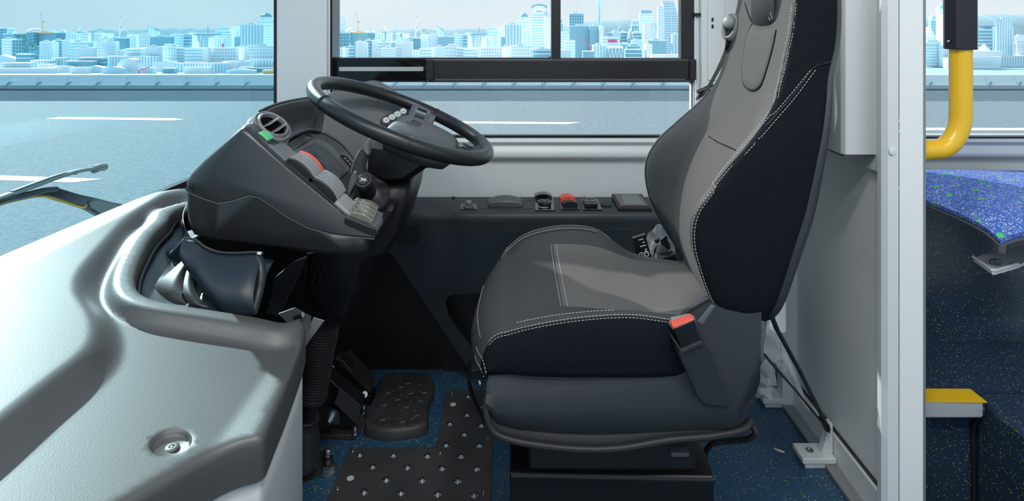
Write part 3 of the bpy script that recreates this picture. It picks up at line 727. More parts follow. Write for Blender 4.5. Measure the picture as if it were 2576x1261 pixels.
sign(559, 563, 110, 119, 984, 'small pink banner on the arched white block, windscreen')
for x0, x1, Y, lb in ((88, 128, 1108, 'orange roof strip on the long blue hall, windscreen'), (886, 916, 1108, 'orange roof strip on the long blue hall, side window')):
    tag(obj('roof_strip', MB().bb(W(x0, 0, Y).x, W(x1, 0, Y).x, Y - 1, Y + 5, W(0, 84, Y).z, W(0, 81, Y).z), 'city_orange', smooth=0), lb, 'roof strip')
for off, sc, w_ in ((0, 1, 'windscreen'), (820, .746, 'side window')):
    pts = [W(off + sc * (300 + 12 * (1 - cos(q))), 92 - 18 * sin(q), 1055) for q in [i * pi / 10 for i in range(11)]]
    tag(obj('stadium_arch', MB().tube(pts, .9, 5), 'city_white'), 'thin white arch on the skyline beside the white crane, ' + w_, 'arch')
    t = thing('church_spire', 'small white church spire on the skyline, ' + w_, 'spire', tuple(W(off + sc * 201, 84, 1300)))
    obj('tower', MB().box(W(off + sc * 201, 79, 1300), (2.8, 2.8, 9)), 'city_white', t, smooth=0); obj('spire', MB().cyl(W(off + sc * 201, 76, 1300), W(off + sc * 201, 62, 1300), 1.2, .1, 6), 'city_white', t)
def treeclump(pts, Y, label):
    mb = MB(); r2 = random.Random(int(pts[0][0]))
    for x, y, r in pts:
        for q in range(7):
            c = W(x + r2.uniform(-r, r), y + r2.uniform(-r, r) * .6, Y + r2.uniform(-4, 4)); mb.ball(c, r * .5 * Y / F * r2.uniform(.7, 1.2), 4)
    o = obj('tree_cover', mb, 'trees_far', smooth=60, kind='stuff'); tag(o, label, 'trees')
treeclump([(45, 92, 8), (56, 90, 8), (64, 100, 9), (72, 112, 10), (84, 138, 9), (90, 147, 9), (68, 122, 9), (95, 130, 8), (88, 118, 8)], 955, 'green tree slope between the blocks, through the windscreen')
treeclump([(886, 130, 6), (888, 140, 6), (880, 145, 6), (874, 140, 6)], 1330, 'green tree slope low in the side window')
# ------------------------------------------------------------------ the bus shell
YW = 2.05
def xz(px, py, Y): p = W(px, py, Y); return p.x, p.z
X = lambda px, Y=YW: (px - CX) / F * Y
Z = lambda py, Y=YW: EYE - (py - HY) / F * Y
ZT = 1.95
# driver's platform floor, aisle floor, wheel arch platform
struct('floor', MB().bb(-1.0, 0.86, 0.62, 2.12, -0.06, 0.0), 'floor_blue', smooth=0)
struct('floor_aisle', MB().bb(-1.0, 2.2, -1.2, 2.12, -0.38, -0.30), 'floor_navy', smooth=0)
struct('floor_riser', MB().bb(-0.3, 0.86, 0.60, 0.62, -0.30, 0.0), 'floor_navy', smooth=0)
# far side wall below the windows
struct('wall_side', MB().bb(-0.60, 2.3, YW + 0.03, YW + 0.11, 0.0, Z(372)), 'wall_grey', smooth=0)
# sill moulding, one long extrusion with a rounded nose
def sill(name, x0, x1, m):
    prof = [(YW + .05, Z(343)), (YW + .012, Z(345)), (YW - .004, Z(350)), (YW - .010, Z(356)), (YW - .004, Z(362)), (YW + .006, Z(367)), (YW + .004, Z(373)), (YW - .002, Z(380)), (YW - .004, Z(392)), (YW + .004, Z(400)), (YW + .02, Z(404)), (YW + .05, Z(405))]
    struct(name, MB().prism([(x0, y, z) for y, z in prof], (x1 - x0, 0, 0)), m, smooth=50)
sill('trim_1', -0.60, 0.86, 'trim_white'); sill('trim_2', 0.862, 2.3, 'sill_alu')
# windscreen pillar
P0 = 2.0
ap = struct('trim_3', MB().bb(X(694, P0), X(822, P0), P0, P0 + .14, 0.3, ZT), 'wall_grey', smooth=40, bevel=.006)
struct('pillar_rubber', MB().bb(X(689, P0), X(694.5, P0), P0 - .002, P0 + .12, 0.3, ZT), 'frame_soft', ap, smooth=0)
struct('pillar_gap', MB().bb(X(821, P0), X(829, P0), P0 + .03, P0 + .12, 0.3, ZT), 'frame_black', ap, smooth=0)
struct('pillar_seal', MB().tube([(X(825.5, P0), P0 + .012, .3), (X(825.5, P0), P0 + .012, ZT)], .003, 8), 'trim_white', ap)
# rear pillar behind the seat
rp = struct('trim_4', MB().bb(X(1757), X(1850), YW - .03, YW + .11, 0.0, ZT), 'trim_white', smooth=40, bevel=.006)
struct('pillar_bead', MB().tube([(X(1751), YW - .012, .3), (X(1751), YW - .012, ZT)], .0055, 10), 'trim_white', rp)
struct('pillar_bead', MB().tube([(X(1745), YW - .004, .3), (X(1745), YW - .004, ZT)], .004, 8), 'wall_grey', rp)
struct('pillar_clip', MB().bb(X(1741), X(1757), YW - .028, YW - .01, Z(42), Z(33)), 'frame_black', rp, smooth=0, bevel=.001)
struct('slot_panel', MB().bb(X(1772), X(1815), YW - .036, YW - .029, Z(200), ZT), 'trim_white', rp, bevel=.004)
for y in (45, 62): struct('slot', MB().bb(X(1781), X(1786), YW - .038, YW - .0355, Z(y + 9), Z(y)), 'frame_soft', rp, smooth=0)
struct('wall_back_panel', MB().bb(X(1850), 1.0, YW - .03, YW + .11, 0.0, ZT), 'trim_white', smooth=0)
# frames: a ring with a rounded opening
def rrect(x0, x1, z0, z1, r, n=6):
    out = []
    for cx, cz, a0 in ((x1 - r[1], z1 - r[1], 0), (x0 + r[0], z1 - r[0], pi / 2), (x0 + r[3], z0 + r[3], pi), (x1 - r[2], z0 + r[2], 3 * pi / 2)):
        rr = {0: r[1], pi / 2: r[0], pi: r[3], 3 * pi / 2: r[2]}[a0]
        for i in range(n + 1): out.append((cx + rr * cos(a0 + pi / 2 * i / n), cz + rr * sin(a0 + pi / 2 * i / n)))
    return out
def ring_frame(mb, outer, inner, y0, y1):
    o = rrect(*outer, (1e-4,) * 4); i = rrect(*inner)
    n = len(o); A = [Vector((p[0], y0, p[1])) for p in o]; B = [Vector((p[0], y0, p[1])) for p in i]
    C = [Vector((p[0], y1, p[1])) for p in i]; D = [Vector((p[0], y1, p[1])) for p in o]
    mb.loft([A, B, C, D], caps=False, loop=True); return mb
w1 = struct('window_1')
rr = .014
mb = MB(); ring_frame(mb, (X(829), X(1392), Z(150), ZT), (X(833), X(1387), Z(145.5), ZT - .05, (rr, rr, rr, rr + .004)), YW, YW + .03)
struct('window_frame', mb, 'frame_black', w1, smooth=30)
mb = MB(); ring_frame(mb, (X(1388), X(1745), Z(150), ZT), (X(1410), X(1712), Z(146.5), ZT - .05, (.002,) * 4), YW - .008, YW + .03)
struct('sliding_sash', mb, 'frame_soft', w1, smooth=30, bevel=.0015)
struct('sash_bead', MB().bb(X(1385.5), X(1388), YW - .012, YW, Z(149), ZT), 'grey_dark', w1, smooth=0)
struct('printed_band', MB().bb(X(829), X(1075), YW + .004, YW + .012, Z(206), Z(146)), 'glass_print', w1, smooth=0)
struct('silver_strip', MB().bb(X(852), X(1065), YW + .0015, YW + .0038, Z(179.5), Z(168.5)), 'silver_strip', w1, smooth=0, bevel=.0008)
struct('window_rail', MB().bb(X(1093), X(1727), YW - .03, YW + .02, Z(197), Z(151)), 'frame_soft', w1, smooth=40, bevel=.002)
struct('rail_lower_track', MB().bb(X(1080), X(1742), YW - .02, YW + .02, Z(205.5), Z(199.5)), 'frame_black', w1, smooth=40, bevel=.0015)
struct('rail_bead', MB().tube([(X(1085), YW - .022, Z(201.5)), (X(1742), YW - .022, Z(201.5))], .0016, 6), 'grey_dark', w1)
struct('rail_lip', MB().bb(X(1078), X(1742), YW - .022, YW + .02, Z(151), Z(148.5)), 'grey_dark', w1, smooth=0)
for a, b in ((1075, 1094), (1727, 1744)):
    struct('rail_end_cap', MB().bb(X(a), X(b), YW - .036, YW + .02, Z(199), Z(148)), 'frame_soft', w1, smooth=40, bevel=.003)
struct('rail_latch', MB().bb(X(1074), X(1078), YW - .03, YW, Z(190), Z(162)), 'frame_black', w1, bevel=.001)
mb = MB(); ring_frame(mb, (X(829), X(1748), Z(346), Z(203)), (X(832), X(1745), Z(340.5), Z(206.5), (rr, rr + .006, rr, rr)), YW, YW + .03)
struct('lower_frame', mb, 'frame_black', w1, smooth=30)
struct('window_pane', MB().bb(X(831), X(1389), YW + .014, YW + .018, Z(147), ZT - .04), 'glass_clear', w1, smooth=0)
struct('window_pane', MB().bb(X(1408), X(1714), YW + .008, YW + .012, Z(148), ZT - .04), 'glass_clear', w1, smooth=0)
struct('window_pane', MB().bb(X(831), X(1747), YW + .014, YW + .018, Z(343), Z(204)), 'glass_clear', w1, smooth=0)
# passenger window right of the partition pillar
w2 = struct('window_2')
mb = MB(); ring_frame(mb, (X(2060), X(3050), Z(349), ZT), (X(2080), X(3000), Z(343.5), ZT - .05, (.03,) * 4), YW, YW + .03)
struct('window_frame', mb, 'frame_black', w2, smooth=30)
struct('window_pane', MB().bb(X(2075), X(3010), YW + .014, YW + .018, Z(347), ZT - .04), 'glass_clear', w2, smooth=0)
# windscreen: bulges outward toward the middle of the bus
def ws_x(y): return -0.775 - 0.125 * sin(min(1, max(0, (2.03 - y) / 2.2)) * pi / 2) ** 0.8 if y < 2.03 else -0.775
w3 = struct('window_3')
n = 28; ys = [2.06 - 2.96 * i / n for i in range(n + 1)]
mb = MB(); rings = []
for y in ys: rings.append([(ws_x(y) - .012, y, .60), (ws_x(y) - .012, y, ZT + .1), (ws_x(y) - .018, y, ZT + .1), (ws_x(y) - .018, y, .60)])
mb.loft(rings); struct('window_pane', mb, 'glass_windscreen', w3, smooth=50)
mb = MB(); mb.loft([[(ws_x(y) - .008, y, .60), (ws_x(y) - .008, y, .6935), (ws_x(y) - .026, y, .6935), (ws_x(y) - .026, y, .60)] for y in ys])
struct('lower_seal', mb, 'frame_black', w3, smooth=50)
# ---- partition behind the driver, its pillar and the equipment box
XP = .80
pt = struct('wall_partition')
def yp(px): return XP * F / (px - CX)
struct('panel', MB().bb(XP + .012, XP + .03, 1.322, 1.80, .075, .775), 'partition_grey', pt, smooth=0)
struct('panel_gasket', MB().bb(XP + .006, XP + .012, 1.335, 1.80, .068, .078), 'frame_black', pt, smooth=0)
struct('upper_rail', MB().bb(XP, XP + .05, 1.322, 1.97, .772, ZT), 'trim_white', pt, smooth=0)
struct('base_rail', MB().bb(XP, XP + .045, 1.335, 1.80, .004, .072), 'trim_white', pt, smooth=0, bevel=.002)
struct('base_flange', MB().bb(XP - .03, XP - .0005, 1.335, 1.80, .002, .010), 'grey_plastic', pt, smooth=0)
struct('far_post', MB().bb(XP - .03, XP + .04, 1.775, 1.815, .0, .78), 'trim_white', pt, smooth=40, bevel=.004)
YP = 1.30
pl = struct('trim_5', MB().bb(X(2262, YP), X(2322, YP), YP, YP + .05, -.3, ZT), 'partition_grey', smooth=40)
struct('pillar_flank', MB().prism([(X(2262, YP), YP, -.3), (X(2262, YP), YP + .02, -.3), (X(2228, YP), YP + .03, -.3), (X(2228, YP), YP + .016, -.3), (X(2238, YP), YP + .006, -.3)], (0, 0, ZT + .3)), 'wall_grey', pl, smooth=0)
struct('pillar_flank', MB().prism([(X(2322, YP), YP, -.3), (X(2335.5, YP), YP + .008, -.3), (X(2335.5, YP), YP + .05, -.3), (X(2322, YP), YP + .05, -.3)], (0, 0, ZT + .3)), 'grey_plastic', pl, smooth=0)
struct('pillar_seam', MB().bb(X(2261, YP), X(2262.3, YP), YP - .0006, YP + .004, -.3, ZT), 'grey_dark', pl, smooth=0)
struct('screw_cover', MB().lathe([(.0092, 0), (.0092, .0006), (.0078, .0014), (.004, .0018), (.0005, .0019)], W(2249, 382, YP) + Vector((0, .003, 0)), (0.05, -1, 0), 18), 'wall_grey', pl, smooth=60)
for i in range(3): struct('edge_clip', MB().bb(X(2260.5, YP), X(2263.5, YP), YP - .0012, YP + .002, Z([327, 300, 470][i] + 6, YP), Z([327, 300, 470][i], YP)), 'wall_grey', pl, smooth=0)
# equipment box above the ledge
YB = 1.37
ebx = struct('wall_equipment_box')
x0 = X(2121, YB); z0 = Z(391, YB)
mb = MB(); prof = [(x0, YB + .01, z0), (x0 + .006, YB, z0), (X(2225, YB), YB, z0), (X(2225, YB), 1.95, z0), (x0, 1.95, z0)]
obj('housing', mb.prism(prof, (0, 0, ZT - z0)), 'wall_grey', ebx, smooth=20, bevel=.003)
ol = obj('lower_lip', MB().bb(x0 + .004, X(2225, YB), YB + .004, 1.94, z0 - .004, z0 - .0005), 'grey_dark', ebx, smooth=0)
# mounting feet on the floor
def foot(px, py, label):
    c = Wz(px, py, .0); t = thing('floor_bracket', label, 'bracket', tuple(c), 'floor brackets of the partition')
    c2 = Vector((XP - .045, c.y, 0))
    obj('base_plate', MB().bb(XP - .085, XP - .002, c.y - .03, c.y + .03, .012, .026), 'trim_white', t, bevel=.003)
    obj('upright', MB().prism([(XP - .03, c.y - .012, .026), (XP - .002, c.y - .012, .026), (XP - .002, c.y - .012, .10), (XP - .010, c.y - .012, .10)], (0, .022, 0)), 'trim_white', t, bevel=.002)
    obj('bolt', MB().lathe([(.010, 0), (.010, .002), (.006, .003), (.006, .001), (.0005, .001)], (XP - .055, c.y, .026)), 'steel', t)
    obj('packing_plate', MB().bb(XP - .078, XP - .004, c.y - .027, c.y + .027, .001, .0118), 'pipe_white', t, smooth=0)
foot(2050, 1160, 'white floor bracket with a bolt, the near one by the partition foot')
foot(1958, 1012, 'white floor bracket with a bolt, the far one half behind the seat')
# small white scrap on the floor
tag(obj('plastic_scrap', MB().prism([Wz(1946, 1129, .002), Wz(1960, 1133, .002), Wz(1974, 1139, .002), Wz(1972, 1140.5, .002), Wz(1956, 1135, .002)], (0, 0, .002)), 'scrap_white', smooth=0), 'thin white scrap lying on the blue floor right of the seat', 'scrap')
for lx_, ly_ in FILL_LAMPS:  # bodies for the added aisle fill lamps
    t = thing('ceiling_fill_lamp', 'long flat fill lamp added over the aisle, %s' % ('at the front end' if lx_ < 0 else 'at the rear end'), 'lamp', (lx_, ly_, 2.21))
    obj('housing', MB().bb(lx_ - .62, lx_ + .62, ly_ - .11, ly_ + .11, 2.225, 2.2495), 'trim_white', t, bevel=.004)
    obj('diffuser', MB().bb(lx_ - .59, lx_ + .59, ly_ - .08, ly_ + .08, 2.2165, 2.2245), 'fill_diffuser', t, smooth=0)
t = thing('cab_fill_lamp', 'round fill lamp added on the ceiling above the driver seat', 'lamp', (.22, .42, 2.2))
obj('rim', MB().lathe([(.14, 2.2495), (.14, 2.235), (.12, 2.225)], (.22, .42, 0), n=28), 'trim_white', t); obj('diffuser', MB().lathe([(.118, 2.2245), (.10, 2.21), (.05, 2.205), (.001, 2.204)], (.22, .42, 0), n=28), 'fill_diffuser', t)
# roof over the cab
struct('ceiling', MB().bb(-.62, 2.4, -.2, 2.2, 2.25, 2.32), 'trim_white', smooth=0)
# ------------------------------------------------------------------ driver's seat
seat = thing('driver_seat', 'grey and black fabric driver seat with white stitching on a black base', 'seat', (.2, 1.37, 0))
#       z     ridgeN ridgeF  centre  back   Ynear  Yfar
BT = [(.535, .402, .412, .408, .480, 1.175, 1.565),
      (.555, .382, .397, .404, .486, 1.150, 1.590),
      (.585, .366, .380, .403, .495, 1.135, 1.603),
      (.640, .344, .354, .408, .510, 1.128, 1.610),
      (.700, .329, .341, .420, .527, 1.125, 1.613),
      (.750, .336, .345, .436, .543, 1.125, 1.613),
      (.800, .372, .373, .456, .556, 1.127, 1.610),
      (.845, .408, .418, .475, .567, 1.130, 1.603),
      (.900, .455, .473, .494, .581, 1.136, 1.585),
      (.950, .488, .505, .508, .592, 1.146, 1.555),
      (1.00, .509, .518, .519, .602, 1.158, 1.535),
      (1.06, .526, .529, .531, .620, 1.168, 1.525),
      (1.14, .543, .543, .546, .630, 1.180, 1.510),
      (1.24, .558, .558, .562, .636, 1.205, 1.485),
      (1.30, .585, .585, .588, .632, 1.250, 1.450)]
def bprof(z): return smooth_table(BT, z)
def bsec(z):  # closed loop of control points around the backrest at height z, near back corner first
    rn, rf, xc, xb, yn, yf = bprof(z); w = yf - yn; fb = lerp(.112, .030, sst(.83, .965, z)); k_ = sst(.83, .965, z)
    return [(xb, yn + .035, 0), (xb - .012, yn + .006, 0), (lerp(xb, rn, .45), yn - .003, 0), (rn + .030, yn - .001, 0), (rn + .006, yn + .004, 1),
            (rn, yn + .016, 1), (rn + .004, yn + .040, 1), (lerp(rn, xc, .45), yn + .080, 1), (lerp(rn, xc, .88), yn + .120, 1), (xc, yn + w * .36, 2),
            (xc, yn + w * .64, 2), (lerp(rf, xc, lerp(.90, .3, k_)), yf - fb, 3), (lerp(rf, xc, lerp(.50, .15, k_)), yf - fb * .66, 3), (rf + .005 * (1 - k_), yf - fb * .33, 3), (rf, yf - lerp(.014, .006, k_), 4),
            (rf + .006, yf - .003, 5), (rf + .03, yf + .001, 5), (lerp(xb, rf, .45), yf + .003, 5), (xb - .012, yf - .006, 5), (xb, yf - .035, 5)]
PER = 4
def bring(z):
    P = [Vector((p[0], p[1], z)) for p in bsec(z)]; return catmull(P, PER, loop=True)
NZ = 76; zsb = [.535 + (1.30 - .535) * i / NZ for i in range(NZ + 1)]
rings = [bring(z) for z in zsb]; NP = len(rings[0])
def bpart(name, i0, i1, m, z0=0, z1=9, **k):  # control index range
    mb = MB(); a, b = i0 * PER, i1 * PER; rs = [r for r, z in zip(rings, zsb) if z0 - 1e-6 <= z <= z1 + 1e-6]
    sub = [[r[j % NP] for j in range(a, b + 1)] for r in rs]; mb.loft(sub, close=False); return obj(name, mb, m, seat, smooth=60, **k)
bpart('backrest_side_panel', 1, 5, 'fabric_dark', label='dark woven side panel of the backrest, near side')
bpart('backrest_bolster', 5, 8, 'fabric_grey')
bpart('backrest_cushion', 8, 11, 'fabric_grey', label='light grey fabric centre of the backrest')
bpart('backrest_bolster', 11, 14, 'fabric_charcoal', label='charcoal woven inner bolster, window side')
bpart('backrest_edge', 14, 15, 'fabric_charcoal')
bpart('backrest_side_panel', 15, 18, 'fabric_dark')
bpart('backrest_shell', 18, 21, 'shell_plastic', label='black plastic shell at the back of the seat')
mb = MB(); mb.loft([rings[-1], [Vector((.60, 1.35, 1.315))] * NP], caps=False); obj('backrest_top', mb, 'fabric_charcoal', seat, smooth=60)
mb = MB(); mb.loft([rings[0], [p + (Vector((.44, 1.37, .53)) - p) * .3 + Vector((0, 0, -.012)) for p in rings[0]]], caps=True); obj('backrest_underside', mb, 'fabric_dark', seat, smooth=60)
def rpt(ci, z, off=.0015):  # point on the section at control index ci (float)
    r = bring(z); k = ci * PER; i = int(k); t = k - i; p = r[i % NP].lerp(r[(i + 1) % NP], t)
    q = r[(i + 1) % NP] - r[i - 1]; nrm = Vector((q.y, -q.x, 0)); 
    if nrm.length > 1e-9: nrm.normalize()
    c = Vector((.47, 1.37, z))
    if nrm.dot(p - c) < 0: nrm = -nrm
    return p + nrm * off
def zr(a, b, n=60): return [lerp(a, b, i / n) for i in range(n + 1)]
def stitch_part(path, nm='stitching', **k): return obj(nm, stitches(path), 'stitch', seat, smooth=0, kind='stuff')
# find the seat front under a photo pixel
def bfront(Y, z):
    r = bring(z); best = None
    for i in range(4 * PER, 15 * PER):
        a, b = r[i], r[i + 1]
        if (a.y - Y) * (b.y - Y) <= 0 and abs(b.y - a.y) > 1e-9:
            x = lerp(a.x, b.x, (Y - a.y) / (b.y - a.y))
            if best is None or x < best: best = x
    return best
def hitb(px, py, off=.002):
    prev = None
    for i in range(120):
        Y = 1.13 + .48 * i / 119; p = W(px, py, Y); x = bfront(Y, p.z)
        if x is None: continue
        d = p.x - x
        if prev is not None and (d > 0) != (prev > 0): return p + Vector((-off, 0, 0))
        prev = d
    return None
def side_y(x, z):
    r = bring(z)
    for i in range(1 * PER, 5 * PER):
        a, b = r[i], r[i + 1]
        if (a.x - x) * (b.x - x) <= 0 and abs(a.x - b.x) > 1e-9: return lerp(a.y, b.y, (x - a.x) / (b.x - a.x))
    return None
def sidep(pxs, off=.0015):
    out = []
    for p in catmull([(x, y, 0) for x, y in pxs], 8):
        Y = 1.14
        for _ in range(8):
            q = W(p.x, p.y, Y); y2 = side_y(q.x, q.z)
            if y2 is None: break
            Y = y2
        if y2 is not None: out.append(W(p.x, p.y, Y) + Vector((0, -off, 0)))
    return out
def any_p(pxs, off=.0032):
    out = []
    for p in catmull([(x, y, 0) for x, y in pxs], 8):
        h = hitb(p.x, p.y, off)
        if h is None:
            q = sidep([(p.x, p.y), (p.x, p.y + .01)], off); h = q[0] if q else None
        if h is not None: out.append(h)
    return out
PA = [rpt(4.75, z) for z in zr(.585, .80, 45)]; PB = [rpt(4.25, z) for z in zr(.575, .79, 45)]
stitch_part(PA + [q for q in any_p([(1790, 470), (1828, 418), (1892, 348), (1947, 284), (1990, 234), (2040, 172)]) if q.z > PA[-1].z])
stitch_part(PB + [q for q in any_p([(1803, 470), (1841, 422), (1904, 354), (1960, 290), (2002, 240), (2054, 170)]) if q.z > PB[-1].z])
SQ = any_p([(1796, 470), (1835, 420), (1898, 351), (1953, 287), (1996, 237), (2046, 171), (2070, 161), (2094, 153)], .0016)
if len(SQ) > 4: obj('side_seam', MB().tube(SQ, .0012, 6), 'rubber', seat)
stitch_part([rpt(14.0, z) for z in zr(.56, .93)])
mb = MB(); mb.tube([rpt(4.5, z, .0003) for z in zr(.57, .80)], .0016, 6); obj('seam_piping', mb, 'rubber', seat)
mb = MB(); mb.tube([rpt(13.5, z, .0003) for z in zr(.57, .93)], .0016, 6); obj('seam_piping', mb, 'rubber', seat)
def surf(pxs, off=.002, per=6):
    out = []
    for p in catmull([(x, y, 0) for x, y in pxs], per):
        h = hitb(p.x, p.y, off)
        if h: out.append(h)
    return out
# seams and stitch lines on the front
for path, r in (([(1784, 343), (1805, 357), (1830, 368), (1852, 378)], .0014),):
    P = surf(path, .0008)
    if len(P) > 3: obj('seam', MB().tube(P, r, 5), 'fabric_dark', seat)
P = any_p([(1960, 246), (1966, 215), (1976, 180), (1987, 130), (1998, 79), (2006, 5)], .002)
P2 = any_p([(1949, 257), (1955, 225), (1964, 185), (1975, 130), (1986, 79), (1995, 5)], .002)
for q in (P, P2):
    if len(q) > 3: stitch_part(q)
if len(P) > 3: obj('seam_piping', MB().tube([a.lerp(b, .5) for a, b in zip(P, P2)], .0016, 6), 'rubber', seat)
P = any_p([(1840, 396), (1862, 372), (1905, 324), (1945, 268)], .002)
if len(P) > 3: stitch_part(P)
# raised spine pad with a rounded foot
padpx = [(1874, 20), (1893, 62), (1880, 90), (1872, 140), (1867, 190), (1873, 215), (1890, 229), (1906, 227), (1919, 210), (1934, 165), (1946, 120), (1955, 75), (1950, 60)]
ol = surf(padpx[1:-1], .0, 5)
for _ in range(6):
    ol = [ol[0]] + [(a + b * 2 + c) / 4 for a, b, c in zip(ol, ol[1:], ol[2:])] + [ol[-1]]
cen = sum(ol, Vector()) / len(ol)
def padpt(p, k, off):
    q = cen.lerp(p, k); x = bfront(q.y, q.z); return Vector(((x if x else q.x) - off, q.y, q.z))
mb = MB(); mb.loft([[padpt(p, 1.0, -.001) for p in ol], [padpt(p, .97, .0025) for p in ol], [padpt(p, .88, .005) for p in ol], [padpt(p, .6, .006) for p in ol], [padpt(p, .05, .006) for p in ol]], caps=True)
obj('spine_pad', mb, 'fabric_grey', seat, smooth=70, label='raised light grey spine pad on the backrest')
obj('pad_seam', MB().tube([padpt(p, 1.0, .001) for p in ol], .0012, 5), 'fabric_dark', seat)
# headrest wing with double stitching
yh = [(1895, 61), (1915, 65), (1938, 62), (1953, 50)]
hp = surf(yh, .001, 6)
mb = MB(); rowsH = []
for k_, (dz, off) in enumerate(((0, .001), (.012, .016), (.045, .026), (.10, .030), (.15, .024), (.18, .003))):
    row = []
    for i, p in enumerate(hp):
        z = p.z + dz; yy = p.y - (i / (len(hp) - 1) - .5) * .02 * (dz > .1); x = bfront(yy, min(z, 1.29)); row.append(Vector(((x or p.x) - off * sin(pi * (.15 + .7 * i / (len(hp) - 1))), yy, z)))
    rowsH.append(row)
mb.loft(rowsH, close=False); obj('headrest_cushion', mb, 'fabric_charcoal', seat, smooth=70)
for xs in ([(1938, 5), (1943, 25), (1949, 45), (1953, 52)], [(1945, 5), (1950, 22), (1955, 40), (1958, 48)]):
    q = surf(xs, .012)
    if len(q) > 3: stitch_part(q)
P = surf([(1875, 5), (1880, 25), (1887, 45), (1895, 60)], .001)
if len(P) > 3: obj('seam', MB().tube(P, .0012, 5), 'fabric_dark', seat)
# belt guide and belt
bg = thing('belt_guide', 'grey oval belt guide on the shoulder of the seat', 'belt guide', tuple(hitb(1848, 68)))
c0 = hitb(1846, 68, .006); nrmv = Vector((-.80, -.50, .30)).normalized(); upv = (Vector((.1, 0, 1)) - nrmv * nrmv.dot(Vector((.1, 0, 1)))).normalized(); sdv = nrmv.cross(upv)
if sdv.x < 0: sdv = -sdv
def gp(a, b, h): return c0 + sdv * a + upv * b + nrmv * h
def oval(ra, rb, h, da=0, db=0, n=28, K=1.14): ra *= K; rb *= K; db *= K; return [gp(da + ra * cos(2 * pi * i / n), db + rb * sin(2 * pi * i / n), h) for i in range(n)]
obj('bezel', MB().loft([oval(.020, .030, -.008), oval(.020, .030, .006), oval(.017, .027, .011), oval(.013, .022, .009), oval(.012, .020, .0)]), 'grey_plastic', bg, smooth=60)
obj('slot', MB().loft([oval(.0115, .019, .0005, 0, -.004), oval(.0115, .019, .0015, 0, -.004)]), 'black_plastic', bg)
obj('button', MB().loft([oval(.013, .014, .0, -.002, .008), oval(.013, .014, .013, -.002, .008), oval(.011, .012, .017, -.002, .008), oval(.006, .007, .019, -.002, .008)]), 'grey_plastic', bg, smooth=60)
bl = thing('seat_belt', 'dark grey seat belt running down from the guide behind the backrest', 'seat belt', tuple(W(1800, 200, 1.66)))
pb = [c0 + nrmv * .004 + upv * -.01, W(1833, 115, 1.51), W(1812, 165, 1.60), W(1785, 215, 1.66), W(1768, 240, 1.70)]
pb = catmull(pb, 6); mbb = MB(); rr_ = []
for i, p in enumerate(pb):
    t = i / (len(pb) - 1); w_ = lerp(.0125, .0075, min(1, t * 1.3)); d = Vector((.80, .25, .42 - .3 * t)).normalized(); nn = Vector((0, -.0008, 0))
    rr_.append([p - d * w_, p + d * w_, p + d * w_ - nn, p - d * w_ - nn])
obj('webbing', mbb.loft(rr_), 'belt', bl, smooth=40)
obj('tongue', MB().tube([W(1754, 232, 1.69), W(1775, 224, 1.69), W(1793, 212, 1.69)], [.005, .0065, .005], 8), 'sleeve_black', bl)
obj('lower_webbing', MB().prism([W(1752, 252, 1.70), W(1760, 236, 1.70), W(1792, 216, 1.70), W(1775, 240, 1.70)], (0, .003, 0)), 'belt', bl, smooth=0)
obj('chrome_buckle_plate', MB().tube([W(1751, 252, 1.695), W(1758, 240, 1.695), W(1768, 228, 1.695)], .0025, 6), 'grey_dark', bl)

# ---- seat cushion
#       X     zN    zF    zC     Yn     Yf
CT = [(-.02, .528, .520, .530, 1.135, 1.590),
      (.03, .545, .556, .540, 1.128, 1.600),
      (.10, .559, .574, .540, 1.125, 1.605),
      (.17, .566, .577, .534, 1.125, 1.605),
      (.22, .567, .566, .528, 1.125, 1.605),
      (.26, .562, .540, .525, 1.126, 1.600),
      (.30, .555, .516, .526, 1.130, 1.592),
      (.36, .552, .506, .530, 1.142, 1.580),
      (.44, .545, .500, .530, 1.160, 1.565)]
CB = .452
def csec(x, a=0.0):  # a = angle of the front roll (0 .. pi/2)
    zn, zf, zc, yn, yf = smooth_table(CT, max(x, -.02)); w = yf - yn; k = sin(a); c = 1 - cos(a)
    drop = .080 * c
    def P(y, z, keep=False):
        bow = -.085 + ((y - 1.32) / .26) ** 2 * .055
        xx = x + (bow - x) * k if a > 0 else x
        if a > 0: xx = lerp(x, bow, k)
        return Vector((xx, lerp(y, 1.36, .03 * c), z if keep else max(z - drop, CB + .004)))
    return [P(yn + .02, CB, True), P(yn - .004, CB + .012, True), P(yn - .008, lerp(CB, zn, .55)), P(yn - .002, zn - .016), P(yn + .010, zn - .002), P(yn + .026, zn), P(yn + .055, lerp(zn, zc, .35)),
            P(yn + .10, lerp(zn, zc, .9)), P(yn + w * .36, zc), P(yn + w * .64, zc), P(yf - .10, lerp(zf, zc, .93)), P(yf - .075, lerp(zf, zc, .55)), P(yf - .045, zf - .006), P(yf - .02, zf + .002), P(yf - .004, zf - .006), P(yf + .003, lerp(CB, zf, .5)), P(yf - .02, CB, True)]
secs = []
for i in range(15): a = pi / 2 * (1 - i / 14); secs.append(catmull(csec(-.012, a), PER))
for i in range(1, 45): secs.append(catmull(csec(-.012 + .452 * i / 44), PER))
